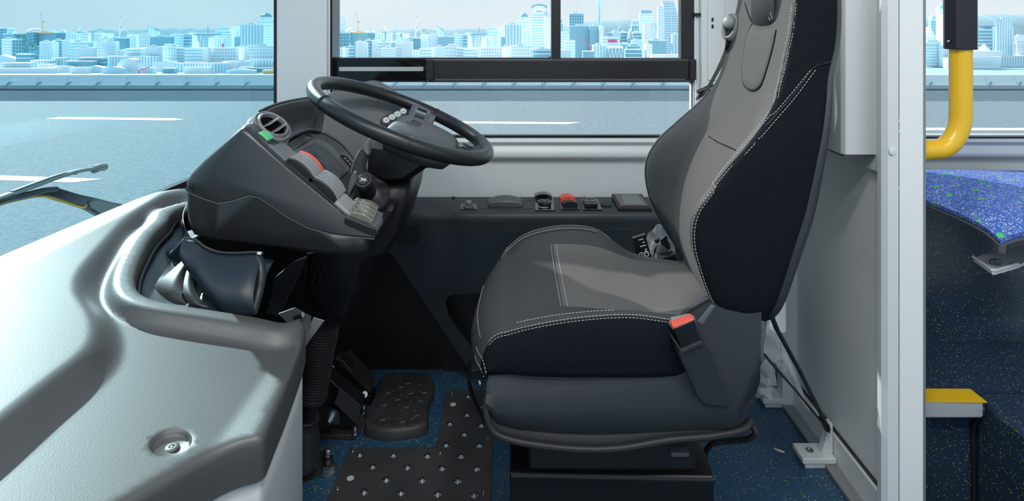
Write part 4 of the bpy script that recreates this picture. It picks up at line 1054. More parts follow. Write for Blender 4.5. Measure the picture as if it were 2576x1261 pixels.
# order: front to back
def cpart(name, i0, i1, m, s0=0, s1=None, **k):
    mb = MB(); s1 = s1 or len(secs); a, b = i0 * PER, i1 * PER
    mb.loft([[r[j] for j in range(a, b + 1)] for r in secs[s0:s1]], close=False); return obj(name, mb, m, seat, smooth=60, **k)
cpart('cushion_side_panel', 0, 4, 'fabric_dark', label='dark woven side of the seat cushion')
cpart('cushion_bolster', 4, 7, 'fabric_charcoal')
NF = 14 + 11
cpart('cushion_front', 7, 11, 'fabric_charcoal', 0, NF + 1, label='charcoal front section of the seat cushion')
cpart('cushion_centre', 7, 11, 'fabric_grey', NF, None, label='light grey fabric centre of the seat cushion')
cpart('cushion_bolster', 11, 14, 'fabric_charcoal'); cpart('cushion_side_panel', 14, 16, 'fabric_dark')
mb = MB(); mb.loft([secs[0], [Vector((p.x + .004, p.y, CB - .004)) for p in secs[0]]], close=False); obj('cushion_front_panel', mb, 'fabric_dark', seat)
def cpt(ci, si, off=.0012):
    si = min(max(si, 0), len(secs) - 1.001); k = ci * PER; i = int(k); t = k - i; j = int(si); u = si - j
    f = lambda s: s[i].lerp(s[min(i + 1, len(s) - 1)], t); p = f(secs[j]).lerp(f(secs[j + 1]), u)
    d = (p - Vector((p.x + .05 * (si < 14), 1.36, .40))); d.x *= .3 if si > 14 else 1; d.normalize(); return p + d * off
def sr(a, b, n=70): return [lerp(a, b, i / n) for i in range(n + 1)]
stitch_part([cpt(4.15, s) for s in sr(8, 46)]); stitch_part([cpt(3.75, s) for s in sr(8, 47)])
obj('seam_piping', MB().tube([cpt(3.95, s, .0002) for s in sr(7, 48)], .0016, 6), 'rubber', seat)
stitch_part([cpt(5.3, s) for s in sr(16, 34)])
stitch_part([cpt(13.6, s) for s in sr(13, 40)]); stitch_part([cpt(12.6, s) for s in sr(13, 36)])
obj('seam_piping', MB().tube([cpt(12.4, s, .0002) for s in sr(14, 36)], .0015, 6), 'rubber', seat)
for sx in (NF - .5, NF + .8): stitch_part([cpt(lerp(7, 11, i / 30), sx) for i in range(31)])
for sx, rr0 in ((1.0, 0), (3.0, 0)): stitch_part([cpt(lerp(2.2, 6.2, i / 40), sx + 2.5 - 2.5 * sin(pi * i / 80)) for i in range(41)])
stitch_part([cpt(lerp(6, 9, i / 40), 5.5) for i in range(41)])

# ---- plastic base shell
YS = 1.118
top = [(1222, 985), (1226, 962), (1300, 958), (1400, 949), (1500, 936), (1590, 925), (1632, 913), (1700, 911), (1700, 845), (1740, 800), (1790, 770), (1855, 778), (1928, 795)]
mid = [(1222, 1015), (1250, 1036), (1300, 1037), (1400, 1035), (1500, 1031), (1590, 1028), (1650, 1026), (1715, 1026), (1745, 1026), (1780, 1026), (1815, 1026), (1850, 1026), (1912, 960)]
bot = [(1226, 1045), (1250, 1078), (1300, 1092), (1400, 1099), (1500, 1101), (1590, 1101), (1650, 1100), (1715, 1097), (1745, 1095), (1780, 1093), (1815, 1091), (1850, 1089), (1888, 1050)]
T = [W(x, y, YS) + Vector((0, .022, 0)) for x, y in top]; M_ = [W(x, y, YS) for x, y in mid]; B = [W(x, y, YS) + Vector((0, .012, 0)) for x, y in bot]
Tb = [Vector((p.x, 1.60, min(p.z, .485))) for p in T]; Bb = [Vector((p.x, 1.60, p.z)) for p in B]
T2 = [p + Vector((0, .012, 0.004)) for p in T]
mb = MB(); mb.loft([B, [b.lerp(m_, .5) + Vector((0, -.003, 0)) for b, m_ in zip(B, M_)], M_, [m_.lerp(t_, .5) + Vector((0, -.001, 0)) for m_, t_ in zip(M_, T)], T, T2], close=False)
mb.loft([B, Bb], close=False)
mb.add(Bb + Tb, []); n = len(T); b0 = len(mb.v) - 2 * n
for i in range(n - 1): mb.f.append((b0 + i, b0 + i + 1, b0 + n + i + 1, b0 + n + i))
mb.add([B[0], M_[0], T[0], Tb[0], Bb[0], B[-1], M_[-1], T[-1], Tb[-1], Bb[-1]], [(0, 1, 2, 3, 4), (5, 6, 7, 8, 9)])
# top cover of the rear tower and of the long edge
mb.loft([T2[7:], [Vector((p.x, 1.138, p.z)) for i, p in enumerate(T2[7:])], [Vector((p.x, 1.142, p.z - .02)) for p in T2[7:]]], close=False)
mb.loft([T2[:8], [Vector((p.x, 1.16, p.z)) for p in T2[:8]]], close=False)
obj('base_cover', mb, 'shell_plastic', seat, smooth=38, label='grained black plastic side cover of the seat base')
# holster for the buckle
hs = [(1690, 858), (1712, 888), (1772, 862), (1782, 868), (1838, 1012), (1833, 1024), (1775, 1020), (1755, 1000)]
mb = MB(); mb.loft([[W(x, y, 1.098 + (.012 if y > 990 else 0)) for x, y in hs], [W(x, y, 1.145) for x, y in hs]])
obj('buckle_holster', mb, 'shell_plastic', seat, bevel=.005, seg=3)
obj('holster_mouth', MB().pxprism([(1692, 856), (1697, 856), (1715, 881), (1764, 859), (1768, 862), (1770, 868), (1714, 892)], 1.093, 1.125), 'shell_plastic', seat, bevel=.003)
bk = thing('seat_belt_buckle', 'black seat belt buckle with a red release button in its holster', 'buckle', tuple(W(1740, 885, 1.112)))
obj('housing', MB().pxprism([(1694, 826), (1748, 803), (1768, 862), (1714, 884)], 1.099, 1.124), 'gloss_black', bk, bevel=.003)
obj('release_button', MB().pxprism([(1691, 821), (1746, 802), (1749, 810), (1694, 830)], 1.100, 1.120), 'red_light', bk, bevel=.0015)
obj('collar', MB().pxprism([(1684, 819), (1690, 804), (1738, 794), (1748, 799), (1756, 830), (1750, 836), (1694, 834)], 1.1205, 1.130), 'grey_plastic', bk, bevel=.001)
# hinge cover and lower lip
obj('hinge_cover', MB().pxprism([(1752, 812), (1790, 768), (1802, 772), (1768, 820)], 1.135, 1.16), 'grey_dark', seat, bevel=.003)
pl_ = [W(1222, 1000, 1.13), W(1224, 1050, 1.122), W(1248, 1092, 1.118), W(1320, 1115, 1.115), W(1450, 1130, 1.115), W(1560, 1128, 1.115), W(1680, 1108, 1.118), W(1790, 1098, 1.122), W(1868, 1082, 1.135), W(1888, 1058, 1.16)]
obj('skirt_rim', MB().tube(catmull(pl_, 8), .0060, 10), 'rubber', seat, label='black rubber rim hanging under the seat base')
sk = catmull(pl_, 8); obj('skirt', MB().loft([[p + Vector((0, .004, .0)) for p in sk], [Vector((lerp(p.x, .17, .05), p.y + .05, p.z + .035)) for p in sk]], close=False), 'rubber', seat, solid=.002)
obj('suspension', MB().bb(.03, .36, 1.21, 1.52, .225, .36), 'black_plastic', seat, bevel=.01)
YQ = 1.20
pd = [(-.003, .0), (.392, .0), (.392, .205), (.388, .22), (.0, .228), (-.003, .215)]
x0p, x1p = X(1283, YQ), X(1797, YQ)
prof = [(YQ, .002), (YQ, Z(1200, YQ)), (YQ + .004, Z(1192, YQ)), (YQ + .014, Z(1186, YQ)), (YQ + .09, Z(1186, YQ) + .012), (YQ + .09, .002)]
obj('pedestal', MB().loft([[Vector((x0p, y, z)) for y, z in prof], [Vector((x1p, y, z - .008)) for y, z in prof]]), 'metal_black', seat, smooth=60, bevel=.003)
obj('pedestal_rear', MB().bb(x0p + .004, x1p - .012, YQ + .091, 1.52, .002, .222), 'metal_black', seat, bevel=.006)
obj('mount_plate', MB().bb(X(1690, 1.19), X(1735, 1.19), 1.195, 1.30, .267, .275), 'grey_dark', seat, smooth=0)
# front levers
for dx in (0, .012): obj('height_lever', MB().tube(catmull([W(1183, 905, 1.30 + dx), W(1180, 960, 1.30 + dx), W(1195, 1010, 1.27 + dx), W(1222, 1066, 1.22)], 6), .0035, 8), 'gloss_black', seat)
obj('slide_rail', MB().bb(-.10, .30, 1.50, 1.53, .24, .262), 'black_plastic', seat, bevel=.002)
obj('bolt', MB().lathe([(.006, 0), (.006, .006), (.002, .008)], W(1207, 963, 1.45), (-.5, -1, .3)), 'steel', seat)
# cable loop out of the base
cb = catmull([W(1862, 1078, 1.24), W(1888, 1072, 1.22), W(1900, 1090, 1.21), W(1880, 1105, 1.22), W(1830, 1110, 1.25), W(1790, 1118, 1.27), W(1772, 1145, 1.30)], 8)
tag(obj('cable', MB().tube(cb, .0055, 8), 'rubber'), 'black corrugated cable looping out from under the seat base', 'cable')
# tether at the back of the seat
tt = thing('tether_strap', 'black strap running from the seat back to the partition foot', 'strap', tuple(W(2083, 1085, 1.53)))
obj('strap', MB().tube([W(1938, 788, 1.33), W(1955, 830, 1.36), W(2010, 930, 1.45), W(2084, 1080, 1.545)], .0065, 8, flat=.5), 'belt', tt)
obj('hook', MB().tube([W(2062, 1050, 1.53), W(2078, 1082, 1.535), W(2084, 1087, 1.535), W(2083, 1070, 1.535)], .004, 8), 'black_plastic', tt)
tag(obj('cord', MB().tube(catmull([W(1924, 893, 1.30), W(1950, 925, 1.35), W(1995, 975, 1.42), W(2040, 1030, 1.49), W(2072, 1068, 1.525)], 6), .0026, 8), 'rubber'), 'thin black cord beside the strap at the partition foot', 'cord')
tag(obj('pipe', MB().cyl(W(1972, 660, 1.86), W(1972, 1000, 1.80), .0), 'pipe_white') if False else obj('post', MB().bb(X(1942, 1.9), X(1960, 1.9), 1.9, 1.93, .03, .75), 'pipe_white', bevel=.003), 'narrow white post behind the seat base beside the partition', 'post')
# plastic sheet bits
def film(name, pxs, Y, label, seed, amp=.012):
    r2 = random.Random(seed); c = sum((W(x, y, Y) for x, y in pxs), Vector()) / len(pxs); rim = catmull([W(x, y, Y) for x, y in pxs], 5, loop=True)
    rings_ = []
    for k in range(6):
        t = k / 5; rings_.append([p.lerp(c, t * .98) + Vector((0, noise.noise(p.lerp(c, t) * 45 + Vector((seed, 0, 0))) * amp * 2 - .01 * t, noise.noise(p.lerp(c, t) * 60) * amp * .3)) for p in rim])
    o = obj(name, MB().loft(rings_, caps=False), 'plastic_film', smooth=50); tag(o, label, 'plastic sheet')
film('plastic_sheet', [(1625, 615), (1632, 585), (1650, 572), (1668, 570), (1690, 600), (1700, 655), (1670, 668), (1640, 655)], 1.665, 'crumpled clear plastic sheet behind the hinge by the armrest label', 3)
film('plastic_sheet', [(1905, 1003), (1900, 940), (1925, 900), (1945, 920), (1950, 975), (1930, 998)], 1.629, 'crumpled clear plastic bag hanging behind the seat base', 5)
film('plastic_sheet', [(1922, 895), (1930, 800), (1948, 795), (1985, 900), (2040, 1040), (2000, 985), (1950, 915)], 1.50, 'clear plastic sheet stretched along the strap behind the seat', 9, .006)
rh = thing('sun_blocker_box', 'white box added between the seat back and the side wall to block the sun', 'housing', (.65, 1.83, .31))  # nearly hidden box added to keep the sun off the partition
obj('housing', MB().bb(.632, .672, 1.63, 2.018, .31, .90), 'trim_white', rh, bevel=.01); obj('blocker_wing', MB().bb(.634, .668, 1.515, 1.629, .34, .95), 'trim_white', rh, bevel=.008); obj('blocker_top_inset', MB().bb(.642, .662, 1.70, 1.76, .9001, .902), 'black_plastic', rh)
# care label standing behind the cushion
lb = thing('warning_label', 'black fabric tag with white symbols behind the seat cushion', 'label', tuple(W(1615, 640, 1.63)))
lq = [(1590, 598), (1622, 588), (1640, 648), (1604, 655)]
obj('tag', MB().pxprism(lq, 1.630, 1.634), 'label_black', lb, smooth=0)
obj('fold', MB().tube([W(1591, 599, 1.631), W(1623, 589, 1.631)], .0025, 8), 'grey_dark', lb)
prn = MB()
def lpt(u, v): a = W(*lq[0], 1.6295).lerp(W(*lq[1], 1.6295), u); b = W(*lq[3], 1.6295).lerp(W(*lq[2], 1.6295), u); return a.lerp(b, v)
r2 = random.Random(4)
for v, u0, u1 in ((.18, .45, .8), (.32, .66, .8), (.46, .42, .85), (.62, .68, .84), (.70, .62, .86)):
    u = u0
    while u < u1 - .02: 
        d = r2.uniform(.03, .07); prn.prism([lpt(u, v - .02), lpt(u + d, v - .02), lpt(u + d, v + .025), lpt(u, v + .025)], (0, .0003, 0)); u += d + .02
obj('printing', prn, 'print_white', lb, smooth=0, kind='stuff')
for u, v, rr in ((.36, .84, .0075), (.74, .82, .0058)):
    c = lpt(u, v); obj('round_symbol', MB().tube([c + Vector((rr * cos(q), 0, rr * sin(q))) for q in [2 * pi * i / 20 for i in range(20)]], .0009, 5, loop=True).tube([c + Vector((rr * .45 * cos(q), 0, rr * .45 * sin(q))) for q in [pi * i / 8 - .5 for i in range(8)]], .0008, 5), 'print_white', lb)
# recliner hardware visible in the gap
hw = obj('recliner_cover', MB().pxprism([(1660, 650), (1700, 640), (1710, 668), (1680, 668)], 1.615, 1.645), 'black_plastic', seat, bevel=.003)
obj('bracket', MB().pxprism([(1652, 640), (1668, 618), (1690, 640), (1682, 650), (1660, 655)], 1.645, 1.655), 'grey_dark', hw, bevel=.002)
obj('rod', MB().cyl(W(1645, 652, 1.67), W(1684, 605, 1.67), .0045), 'chrome', hw)
obj('guard', MB().pxprism([(1640, 640), (1637, 620), (1648, 606), (1660, 601), (1652, 620), (1645, 650)], 1.66, 1.668), 'black_plastic', hw)
obj('guard', MB().pxprism([(1664, 620), (1662, 605), (1676, 593), (1682, 610), (1692, 640), (1680, 632)], 1.66, 1.668), 'black_plastic', hw)
obj('blue_mark', MB().pxprism([(1682, 631), (1687, 626), (1689, 628), (1684, 634)], 1.643, 1.6445), 'blue_print', hw, smooth=0)
# ------------------------------------------------------------------ firewall and footwell linings
fw = struct('wall_front')
struct('lining', MB().bb(-.73, -.715, -.9, 2.05, 0.0, .60), 'black_plastic', fw, smooth=0)
struct('lining_side', MB().bb(-.72, .10, 1.975, 2.03, 0.0, .464), 'black_plastic', fw, smooth=0)
struct('outer_skin', MB().bb(-.80, -.735, -.9, 2.1, -.3, .56), 'barrier_grey', fw, smooth=0)

# ------------------------------------------------------------------ side console under the window
ZC = .523; YC = 1.883
con = thing('side_console', 'dark moulded console running under the side window', 'console', (.1, 1.95, 0))
prof = [(2.055, ZC), (YC + .012, ZC), (YC + .004, ZC - .002), (YC, ZC - .008), (YC - .002, ZC - .018), (YC, ZC - .03), (YC + .006, ZC - .05), (YC + .006, ZC - .055), (2.055, ZC - .055)]
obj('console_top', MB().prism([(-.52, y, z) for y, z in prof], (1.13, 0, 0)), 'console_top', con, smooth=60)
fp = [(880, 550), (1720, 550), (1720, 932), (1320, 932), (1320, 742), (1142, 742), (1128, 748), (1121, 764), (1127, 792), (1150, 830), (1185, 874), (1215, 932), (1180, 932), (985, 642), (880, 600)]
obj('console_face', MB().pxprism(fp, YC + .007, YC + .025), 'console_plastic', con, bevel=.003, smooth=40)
obj('pocket_back', MB().bb(X(1110, 1.93), X(1330, 1.93), 1.965, 1.970, .0, Z(735, 1.93)), 'black_plastic', con, smooth=0)
hc = obj('hatch_cover', MB().pxprism([(1001, 576), (1051, 577), (1053, 613), (1001, 611)], YC - .002, YC + .006), 'black_plastic', con, bevel=.0015)
for x in (1006, 1042): obj('hinge', MB().pxprism([(x, 573), (x + 12, 573), (x + 12, 579), (x, 579)], YC - .005, YC - .0021), 'black_plastic', hc, smooth=0)
obj('latch', MB().pxprism([(1053, 590), (1057, 592), (1057, 600), (1053, 602)], YC - .003, YC + .002), 'rubber', hc, smooth=0)
for px_ in (1141, 1471):
    c = Wz(px_, 499, ZC); tag(obj('rubber_stop', MB().ball(c + Vector((0, -.004, .002)), .006, 7, (1, 1, .9)).cyl(c + Vector((0, -.004, .0005)), c + Vector((0, -.004, .003)), .005), 'rubber'), 'small black rubber stop at the back of the console, %s' % ('beside the mirror joystick' if px_ < 1300 else 'behind the triple switch'), 'rubber stop')
def onc(px, py, h=0): return Wz(px, py, ZC) + Vector((0, 0, h))
def plate(name, pts, h0, h1, m, par, **k): return obj(name, MB().prism([onc(x, y, h0) for x, y in pts], (0, 0, h1 - h0)), m, par, **k)
# mirror joystick
js = thing('mirror_joystick', 'small grey joystick knob on a square black plate on the console', 'joystick', tuple(onc(1179, 524)))
plate('base_plate', [(1159, 514), (1198, 514), (1201, 529), (1157, 529)], .0005, .003, 'gloss_black', js, bevel=.001)
c = onc(1179, 523, .003)
obj('collar', MB().lathe([(.0175, 0), (.0175, .003), (.014, .006), (.010, .006)], c), 'grey_dark', js); obj('knob', MB().lathe([(.006, .004), (.006, .008), (.0095, .010), (.0098, .016), (.0085, .019), (.003, .020)], c), 'grey_plastic', js, smooth=60)
for dx in (-.017, .017): obj('screw', MB().lathe([(.0025, 0), (.0025, .0015), (.0005, .002)], c + Vector((dx, -.011, .0))), 'steel', js)
# parking brake style paddle in its tray
tr = thing('grip_tray', 'black hooded grip set in a recessed plate on the console', 'grip', tuple(onc(1275, 515)))
plate('recess_plate', [(1217, 506), (1336, 507), (1340, 526), (1213, 525)], .0002, .0012, 'console_top', tr, smooth=0)
for q in ([(1213, 525), (1217, 506), (1226, 506)], [(1326, 506.5), (1336, 507), (1340, 526)]): obj('groove', MB().tube([onc(x, y, .0013) for x, y in q], .0009, 5), 'frame_black', tr)
g0 = []; 
for i in range(15):
    u = i / 14; x = lerp(1227, 1315, u); hh = .004 + .020 * sin(pi * u) ** .6
    g0.append([onc(x, 508, .0013), onc(x, 508, hh * .8 + .002), onc(x, 514, hh + .003), onc(x, 520, hh * .75 + .002), onc(x, 522, .0013)])
obj('grip_hood', MB().loft([[r[k] for r in g0] for k in range(5)], close=False), 'grey_dark', tr, smooth=60, solid=.002)
obj('grip_front', MB().prism([onc(1226, 521, .001), onc(1232, 520, .009), onc(1250, 520, .0135), (onc(1275, 520, .0145)), onc(1298, 520, .0125), onc(1310, 521, .008), onc(1316, 521, .001)], (0, -.006, 0)), 'black_plastic', tr, bevel=.0015)
for i in range(0): obj('grip_rib', MB().bb(onc(1256 + i * 8, 512).x, onc(1257.2 + i * 8, 512).x, onc(1270, 520).y, onc(1270, 508).y, ZC + .022, ZC + .0255), 'black_plastic', tr, smooth=0)
def rocker(par, p, L, w, m, h=.012, dirx=0, top=None, nm='rocker'):  # p = front-left foot on the console
    mb = MB(); n = 8; A, B_ = [], []
    for i in range(n + 1):
        u = i / n; hh = .003 + h * (sin(pi * (.12 + .76 * u)) ** .7)
        A.append(p + Vector((w * u, 0, hh))); B_.append(p + Vector((w * u + dirx, L, hh)))
    A = [p + Vector((0, 0, .001))] + A + [p + Vector((w, 0, .001))]; B_ = [p + Vector((dirx, L, .001))] + B_ + [p + Vector((w + dirx, L, .001))]
    return obj(nm, mb.loft([A, B_]), m, par, smooth=40, bevel=.0008)
# rotary switch with rocker
rs = thing('rotary_light_switch', 'black rotary knob with a silver rim and a rocker behind it', 'switch', tuple(onc(1370, 518)))
plate('bezel', [(1346, 497), (1392, 497), (1396, 532), (1346, 532)], .0005, .005, 'gloss_black', rs, bevel=.0015)
rocker(rs, onc(1345, 505, .004), .032, onc(1388, 505).x - onc(1345, 505).x, 'gloss_black', .014)
c = onc(1370, 522, .005); kb = obj('knob', MB().lathe([(.020, 0), (.020, .013), (.0185, .0155), (.0005, .016)], c, n=28), 'black_plastic', rs, smooth=40)
obj('silver_rim', MB().tube([c + Vector((.0195 * cos(q), .0195 * sin(q), .0148)) for q in [2 * pi * i / 28 for i in range(28)]], .0011, 6, loop=True), 'chrome', kb)
obj('dial_marks', MB().tube([c + Vector((.0215 * cos(q), .0215 * sin(q), .0005)) for q in [pi + pi * .65 * i / 10 for i in range(11)]], .0008, 4), 'print_white', rs, kind='stuff')
obj('dial_mark', MB().box(c + Vector((.022, -.017, .001)), (.006, .005, .0012)), 'white_dot', rs, smooth=0)
obj('symbol', MB().box(c + Vector((-.002, .002, .0163)), (.006, .0015, .0006)).box(c + Vector((.004, .0, .0163)), (.0015, .005, .0006)), 'print_white', kb, smooth=0)
# double rocker, red at the back
dr = thing('double_rocker_switch', 'pair of rocker switches, red behind black, in one bezel', 'switch', tuple(onc(1431, 518)))
plate('bezel', [(1407, 503), (1446, 503), (1458, 530), (1411, 530)], .0005, .005, 'gloss_black', dr, bevel=.0015)
rocker(dr, onc(1411, 512, .004), .034, .046, 'red_light', .016, -.003, nm='red_rocker'); rocker(dr, onc(1417, 524, .004), .026, .045, 'black_plastic', .013, -.003)
for x, y in ((1432, 496), (1434, 501)): obj('symbol', MB().box(onc(x, y + 9, .0212), (.006, .004, .0006)), 'print_white', dr, smooth=0)
obj('symbol', MB().box(onc(1437, 516, .018), (.005, .004, .0006)), 'white_dot', dr, smooth=0)
# triple switch
ts = thing('triple_rocker_switch', 'three small dark rockers with fine markings in one bezel', 'switch', tuple(onc(1487, 518)))
plate('bezel', [(1460, 503), (1503, 503), (1515, 531), (1467, 531)], .0005, .005, 'gloss_black', ts, bevel=.0015)
for i, (x, y) in enumerate(((1468, 526), (1465, 518), (1462, 511))):
    p = onc(x, y, .005); obj('switch_cap', MB().box(p + Vector((.024, .006, .006)), (.040, .011, .010)), 'grey_dark' if i else 'black_plastic', ts, bevel=.0015)
    obj('marking', MB().box(p + Vector((.015, .006, .0113)), (.010, .0012, .0004)).box(p + Vector((.034, .006, .0113)), (.010, .0012, .0004)), 'print_white', ts, smooth=0, kind='stuff')
    obj('marking_red', MB().box(p + Vector((.025, .004, .0113)), (.005, .001, .0004)), 'red', ts, smooth=0)
c = onc(1525, 518, .0005); cp = thing('socket_cap', 'small round black socket cap between the switches and the display', 'cap', tuple(c))
obj('cap', MB().lathe([(.0165, 0), (.0165, .003), (.0135, .0045), (.0125, .0035), (.0005, .0035)], c), 'black_plastic', cp); obj('lettering', MB().box(c + Vector((-.003, 0, .004)), (.006, .001, .0003)).box(c + Vector((.005, .001, .004)), (.005, .001, .0003)), 'grey_plastic', cp, smooth=0)
obj('tab', MB().box(c + Vector((.002, -.014, .003)), (.01, .004, .004)), 'rubber', cp)
dp = thing('tilted_display', 'small black framed display standing on the console beside the seat', 'display', tuple(onc(1590, 520)))
d4 = [onc(1538, 500), onc(1615, 500), onc(1641, 532), onc(1556, 532)]; hts = [.016, .016, .010, .010]
mb = MB().loft([[p + Vector((0, 0, .0006)) for p in d4], [p + Vector((0, 0, h)) for p, h in zip(d4, hts)]]); obj('housing', mb, 'black_plastic', dp, bevel=.0025)
def dpt(u, v, o=.0006): 
    a = (d4[0] + Vector((0, 0, hts[0]))).lerp(d4[1] + Vector((0, 0, hts[1])), u); b = (d4[3] + Vector((0, 0, hts[3]))).lerp(d4[2] + Vector((0, 0, hts[2])), u); return a.lerp(b, v) + Vector((0, 0, o))
obj('glass', MB().prism([dpt(.08, .07), dpt(.92, .07), dpt(.94, .88), dpt(.1, .88)], (0, 0, .0004)), 'gloss_black', dp, smooth=0)
obj('screen', MB().prism([dpt(.27, .12, .0012), dpt(.80, .12, .0012), dpt(.84, .78, .0012), dpt(.25, .78, .0012)], (0, 0, .0003)), 'screen_grey', dp, smooth=0)
obj('red_mark', MB().prism([dpt(.17, .52, .0013), dpt(.2, .5, .0013), dpt(.21, .74, .0013), dpt(.18, .76, .0013)], (0, 0, .0003)), 'red', dp, smooth=0)

# ------------------------------------------------------------------ dashboard cowl (foreground)
def zc(x): return .60 + min(1, max(0, (-x - .35) / .45)) * .078
def Cp(px, py, dz=0.0):
    z = .62
    for _ in range(12):
        p = Wz(px, py, z); z = zc(p.x) + dz
    return np.array([p.x, p.y])
wsp = [(ws_x(y) + .001, y) for y in [2.0 - 2.4 * i / 40 for i in range(41)]]
near = [Cp(-150, 1600), Cp(100, 1390), Cp(230, 1312), Cp(320, 1262), Cp(380, 1226), Cp(440, 1192), Cp(500, 1158), Cp(560, 1128), Cp(610, 1109), Cp(645, 1101), Cp(664, 1091), Cp(676, 1068)]
side = [Cp(692, 1030), Cp(712, 985), Cp(736, 925), Cp(756, 872), Cp(766, 845), Cp(769, 834, .0), Cp(766, 828), Cp(750, 822)]
holepx = [(700, 806), (640, 793), (560, 780), (480, 768), (420, 758), (375, 745), (350, 728), (342, 705), (346, 675), (360, 640), (385, 595), (420, 560), (458, 525)]
hole = [Cp(x, y, .02) for x, y in holepx] + [np.array(p) for p in ((-.665, 1.52), (-.67, 1.62), (-.66, 1.75), (-.66, 2.0))]
def dense(pts, step=.006):
    out = []
    P = catmull([(p[0], p[1], 0) for p in pts], 10)
    d = 0; last = P[0]; out.append(last)
    for p in P[1:]:
        if (p - last).length >= step: out.append(p); last = p
    if (P[-1] - last).length > step * .4: out.append(P[-1])
    return [np.array([p.x, p.y]) for p in out]
S_px = [(452, 468), (400, 497), (348, 530), (300, 567), (259, 612), (225, 650), (200, 680), (183, 712), (182, 745), (200, 775), (217, 803), (224, 835), (217, 872), (190, 905), (137, 946), (68, 1000), (0, 1055), (-150, 1170), (-400, 1380)]
S_c = dense([Cp(x, y, .02) for x, y in S_px], .006)
A1 = dense(near + side); H1 = dense(hole)
outline = [np.array(p) for p in wsp] + A1 + H1
outline = [outline[0]] + [b for a, b in zip(outline, outline[1:]) if np.linalg.norm(a - b) > 1e-4]
OL = np.array(outline)
def seg_dist(P, L, closed=False):
    L = np.array(L); A = L; B = np.roll(L, -1, 0)
    if not closed: A, B = L[:-1], L[1:]
    best = np.full(len(P), 1e9)
    for a, b in zip(A, B):
        ab = b - a; t = np.clip(((P - a) @ ab) / (ab @ ab + 1e-12), 0, 1); q = a + t[:, None] * ab
        d = np.hypot(*(P - q).T); best = np.minimum(best, d)
    return best
def inside(P, L):
    x, y = P[:, 0], P[:, 1]; c = np.zeros(len(P), bool); n = len(L); j = n - 1
    for i in range(n):
        xi, yi = L[i]; xj, yj = L[j]
        m = ((yi > y) != (yj > y)) & (x < (xj - xi) * (y - yi) / (yj - yi + 1e-15) + xi); c ^= m; j = i
    return c
plateau = list(S_c) + [np.array([-1.4, -1.0]), np.array([-1.4, 2.3]), np.array([S_c[0][0] - .05, 2.3])]
RC = Cp(430, 1113)
def ss(a, b, x): t = np.clip((x - a) / (b - a), 0, 1); return t * t * (3 - 2 * t)
def cowl_h(P):
    x = P[:, 0]; z = .60 + np.clip((-x - .35) / .45, 0, 1) * .078
    ins = inside(P, plateau); dS = seg_dist(P, S_c[::2]); h = np.where(ins, 1.0, 1 - ss(0, .042, dS)); far = 1 - ss(1.42, 1.62, P[:, 1]); z = z + .026 * h * far
    dH = seg_dist(P, H1); z = z + .021 * (1 - ss(.026, .052, dH)) * (1 - ss(1.6, 1.75, P[:, 1]))
    r = np.hypot(P[:, 0] - RC[0], P[:, 1] - RC[1]); z = z - .0062 * (1 - ss(.0175, .0235, r))
    dO = seg_dist(P, A1); R_ = .011; z = z - np.where(dO < R_, R_ - np.sqrt(np.maximum(0, R_ * R_ - (R_ - np.minimum(dO, R_)) ** 2)), 0)
    z = z - np.where(dH < R_, R_ - np.sqrt(np.maximum(0, R_ * R_ - (R_ - np.minimum(dH, R_)) ** 2)), 0)
    return z
lo, hi = OL.min(0), OL.max(0); st = .0072
gx, gy = np.meshgrid(np.arange(lo[0], hi[0], st), np.arange(lo[1], hi[1], st)); G = np.stack([gx.ravel(), gy.ravel()], 1)
G = G[inside(G, OL)]; dE = seg_dist(G, OL, True); G = G[dE > .0105]
extra = []
def offs(L, ds):
    for i in range(len(L)):
        a, b = L[max(i - 1, 0)], L[min(i + 1, len(L) - 1)]; t = b - a; t = t / (np.linalg.norm(t) + 1e-12); nrm = np.array([-t[1], t[0]])
        for d in ds: extra.append((L[i] + nrm * d, d))
offs(A1, (.0012, .0035, .007)); offs(A1, (-.0012, -.0035, -.007)); offs(H1, (.0012, .0035, .007)); offs(H1, (-.0012, -.0035, -.007))
Ex = np.array([e[0] for e in extra]); Ed = np.array([abs(e[1]) for e in extra])
ok = inside(Ex, OL); dd = seg_dist(Ex, OL, True); Ex = Ex[ok & (dd > Ed * .9)]
circ = np.array([[RC[0] + r * cos(q), RC[1] + r * sin(q)] for r in (.0185, .0195, .021, .0225, .0235) for q in [2 * pi * i / 28 for i in range(28)]])
G = G[np.hypot(G[:, 0] - RC[0], G[:, 1] - RC[1]) > .0255]
G = np.concatenate([G, Ex, circ, [RC]])
no = len(OL); V2 = [Vector(p) for p in OL] + [Vector(p) for p in G]
r_v, r_e, r_f, *_ = delaunay_2d_cdt(V2, [(i, (i + 1) % no) for i in range(no)], [], 1, 1e-7)
PV = np.array([[v.x, v.y] for v in r_v]); HZ = cowl_h(PV)
cow = thing('dashboard_cowl', 'big grained grey dashboard top with a raised wavy ridge in the foreground', 'dashboard', (-.6, 1.0, .5))
mb = MB(); mb.add([(p[0], p[1], z) for p, z in zip(PV, HZ)], [tuple(f) for f in r_f])
AH = A1 + H1[1:]; AHn = np.array(AH); za = cowl_h(AHn)
mb.loft([[Vector((p[0], p[1], z)) for p, z in zip(AHn, za)], [Vector((p[0], p[1], z - .018)) for p, z in zip(AHn, za)], [Vector((p[0], p[1], z - .044)) for p, z in zip(AHn, za)]], close=False)
obj('moulded_top', mb, 'cowl_plastic', cow, smooth=70)
rz = float(cowl_h(np.array([RC]))[0])
sc = obj('recessed_screw', MB().lathe([(.0085, 0), (.007, .0012), (.005, .0016), (.0035, .0016), (.003, .0004), (.0005, .0004)], (RC[0] + .001, RC[1], rz)), 'cowl_plastic', cow, smooth=50)
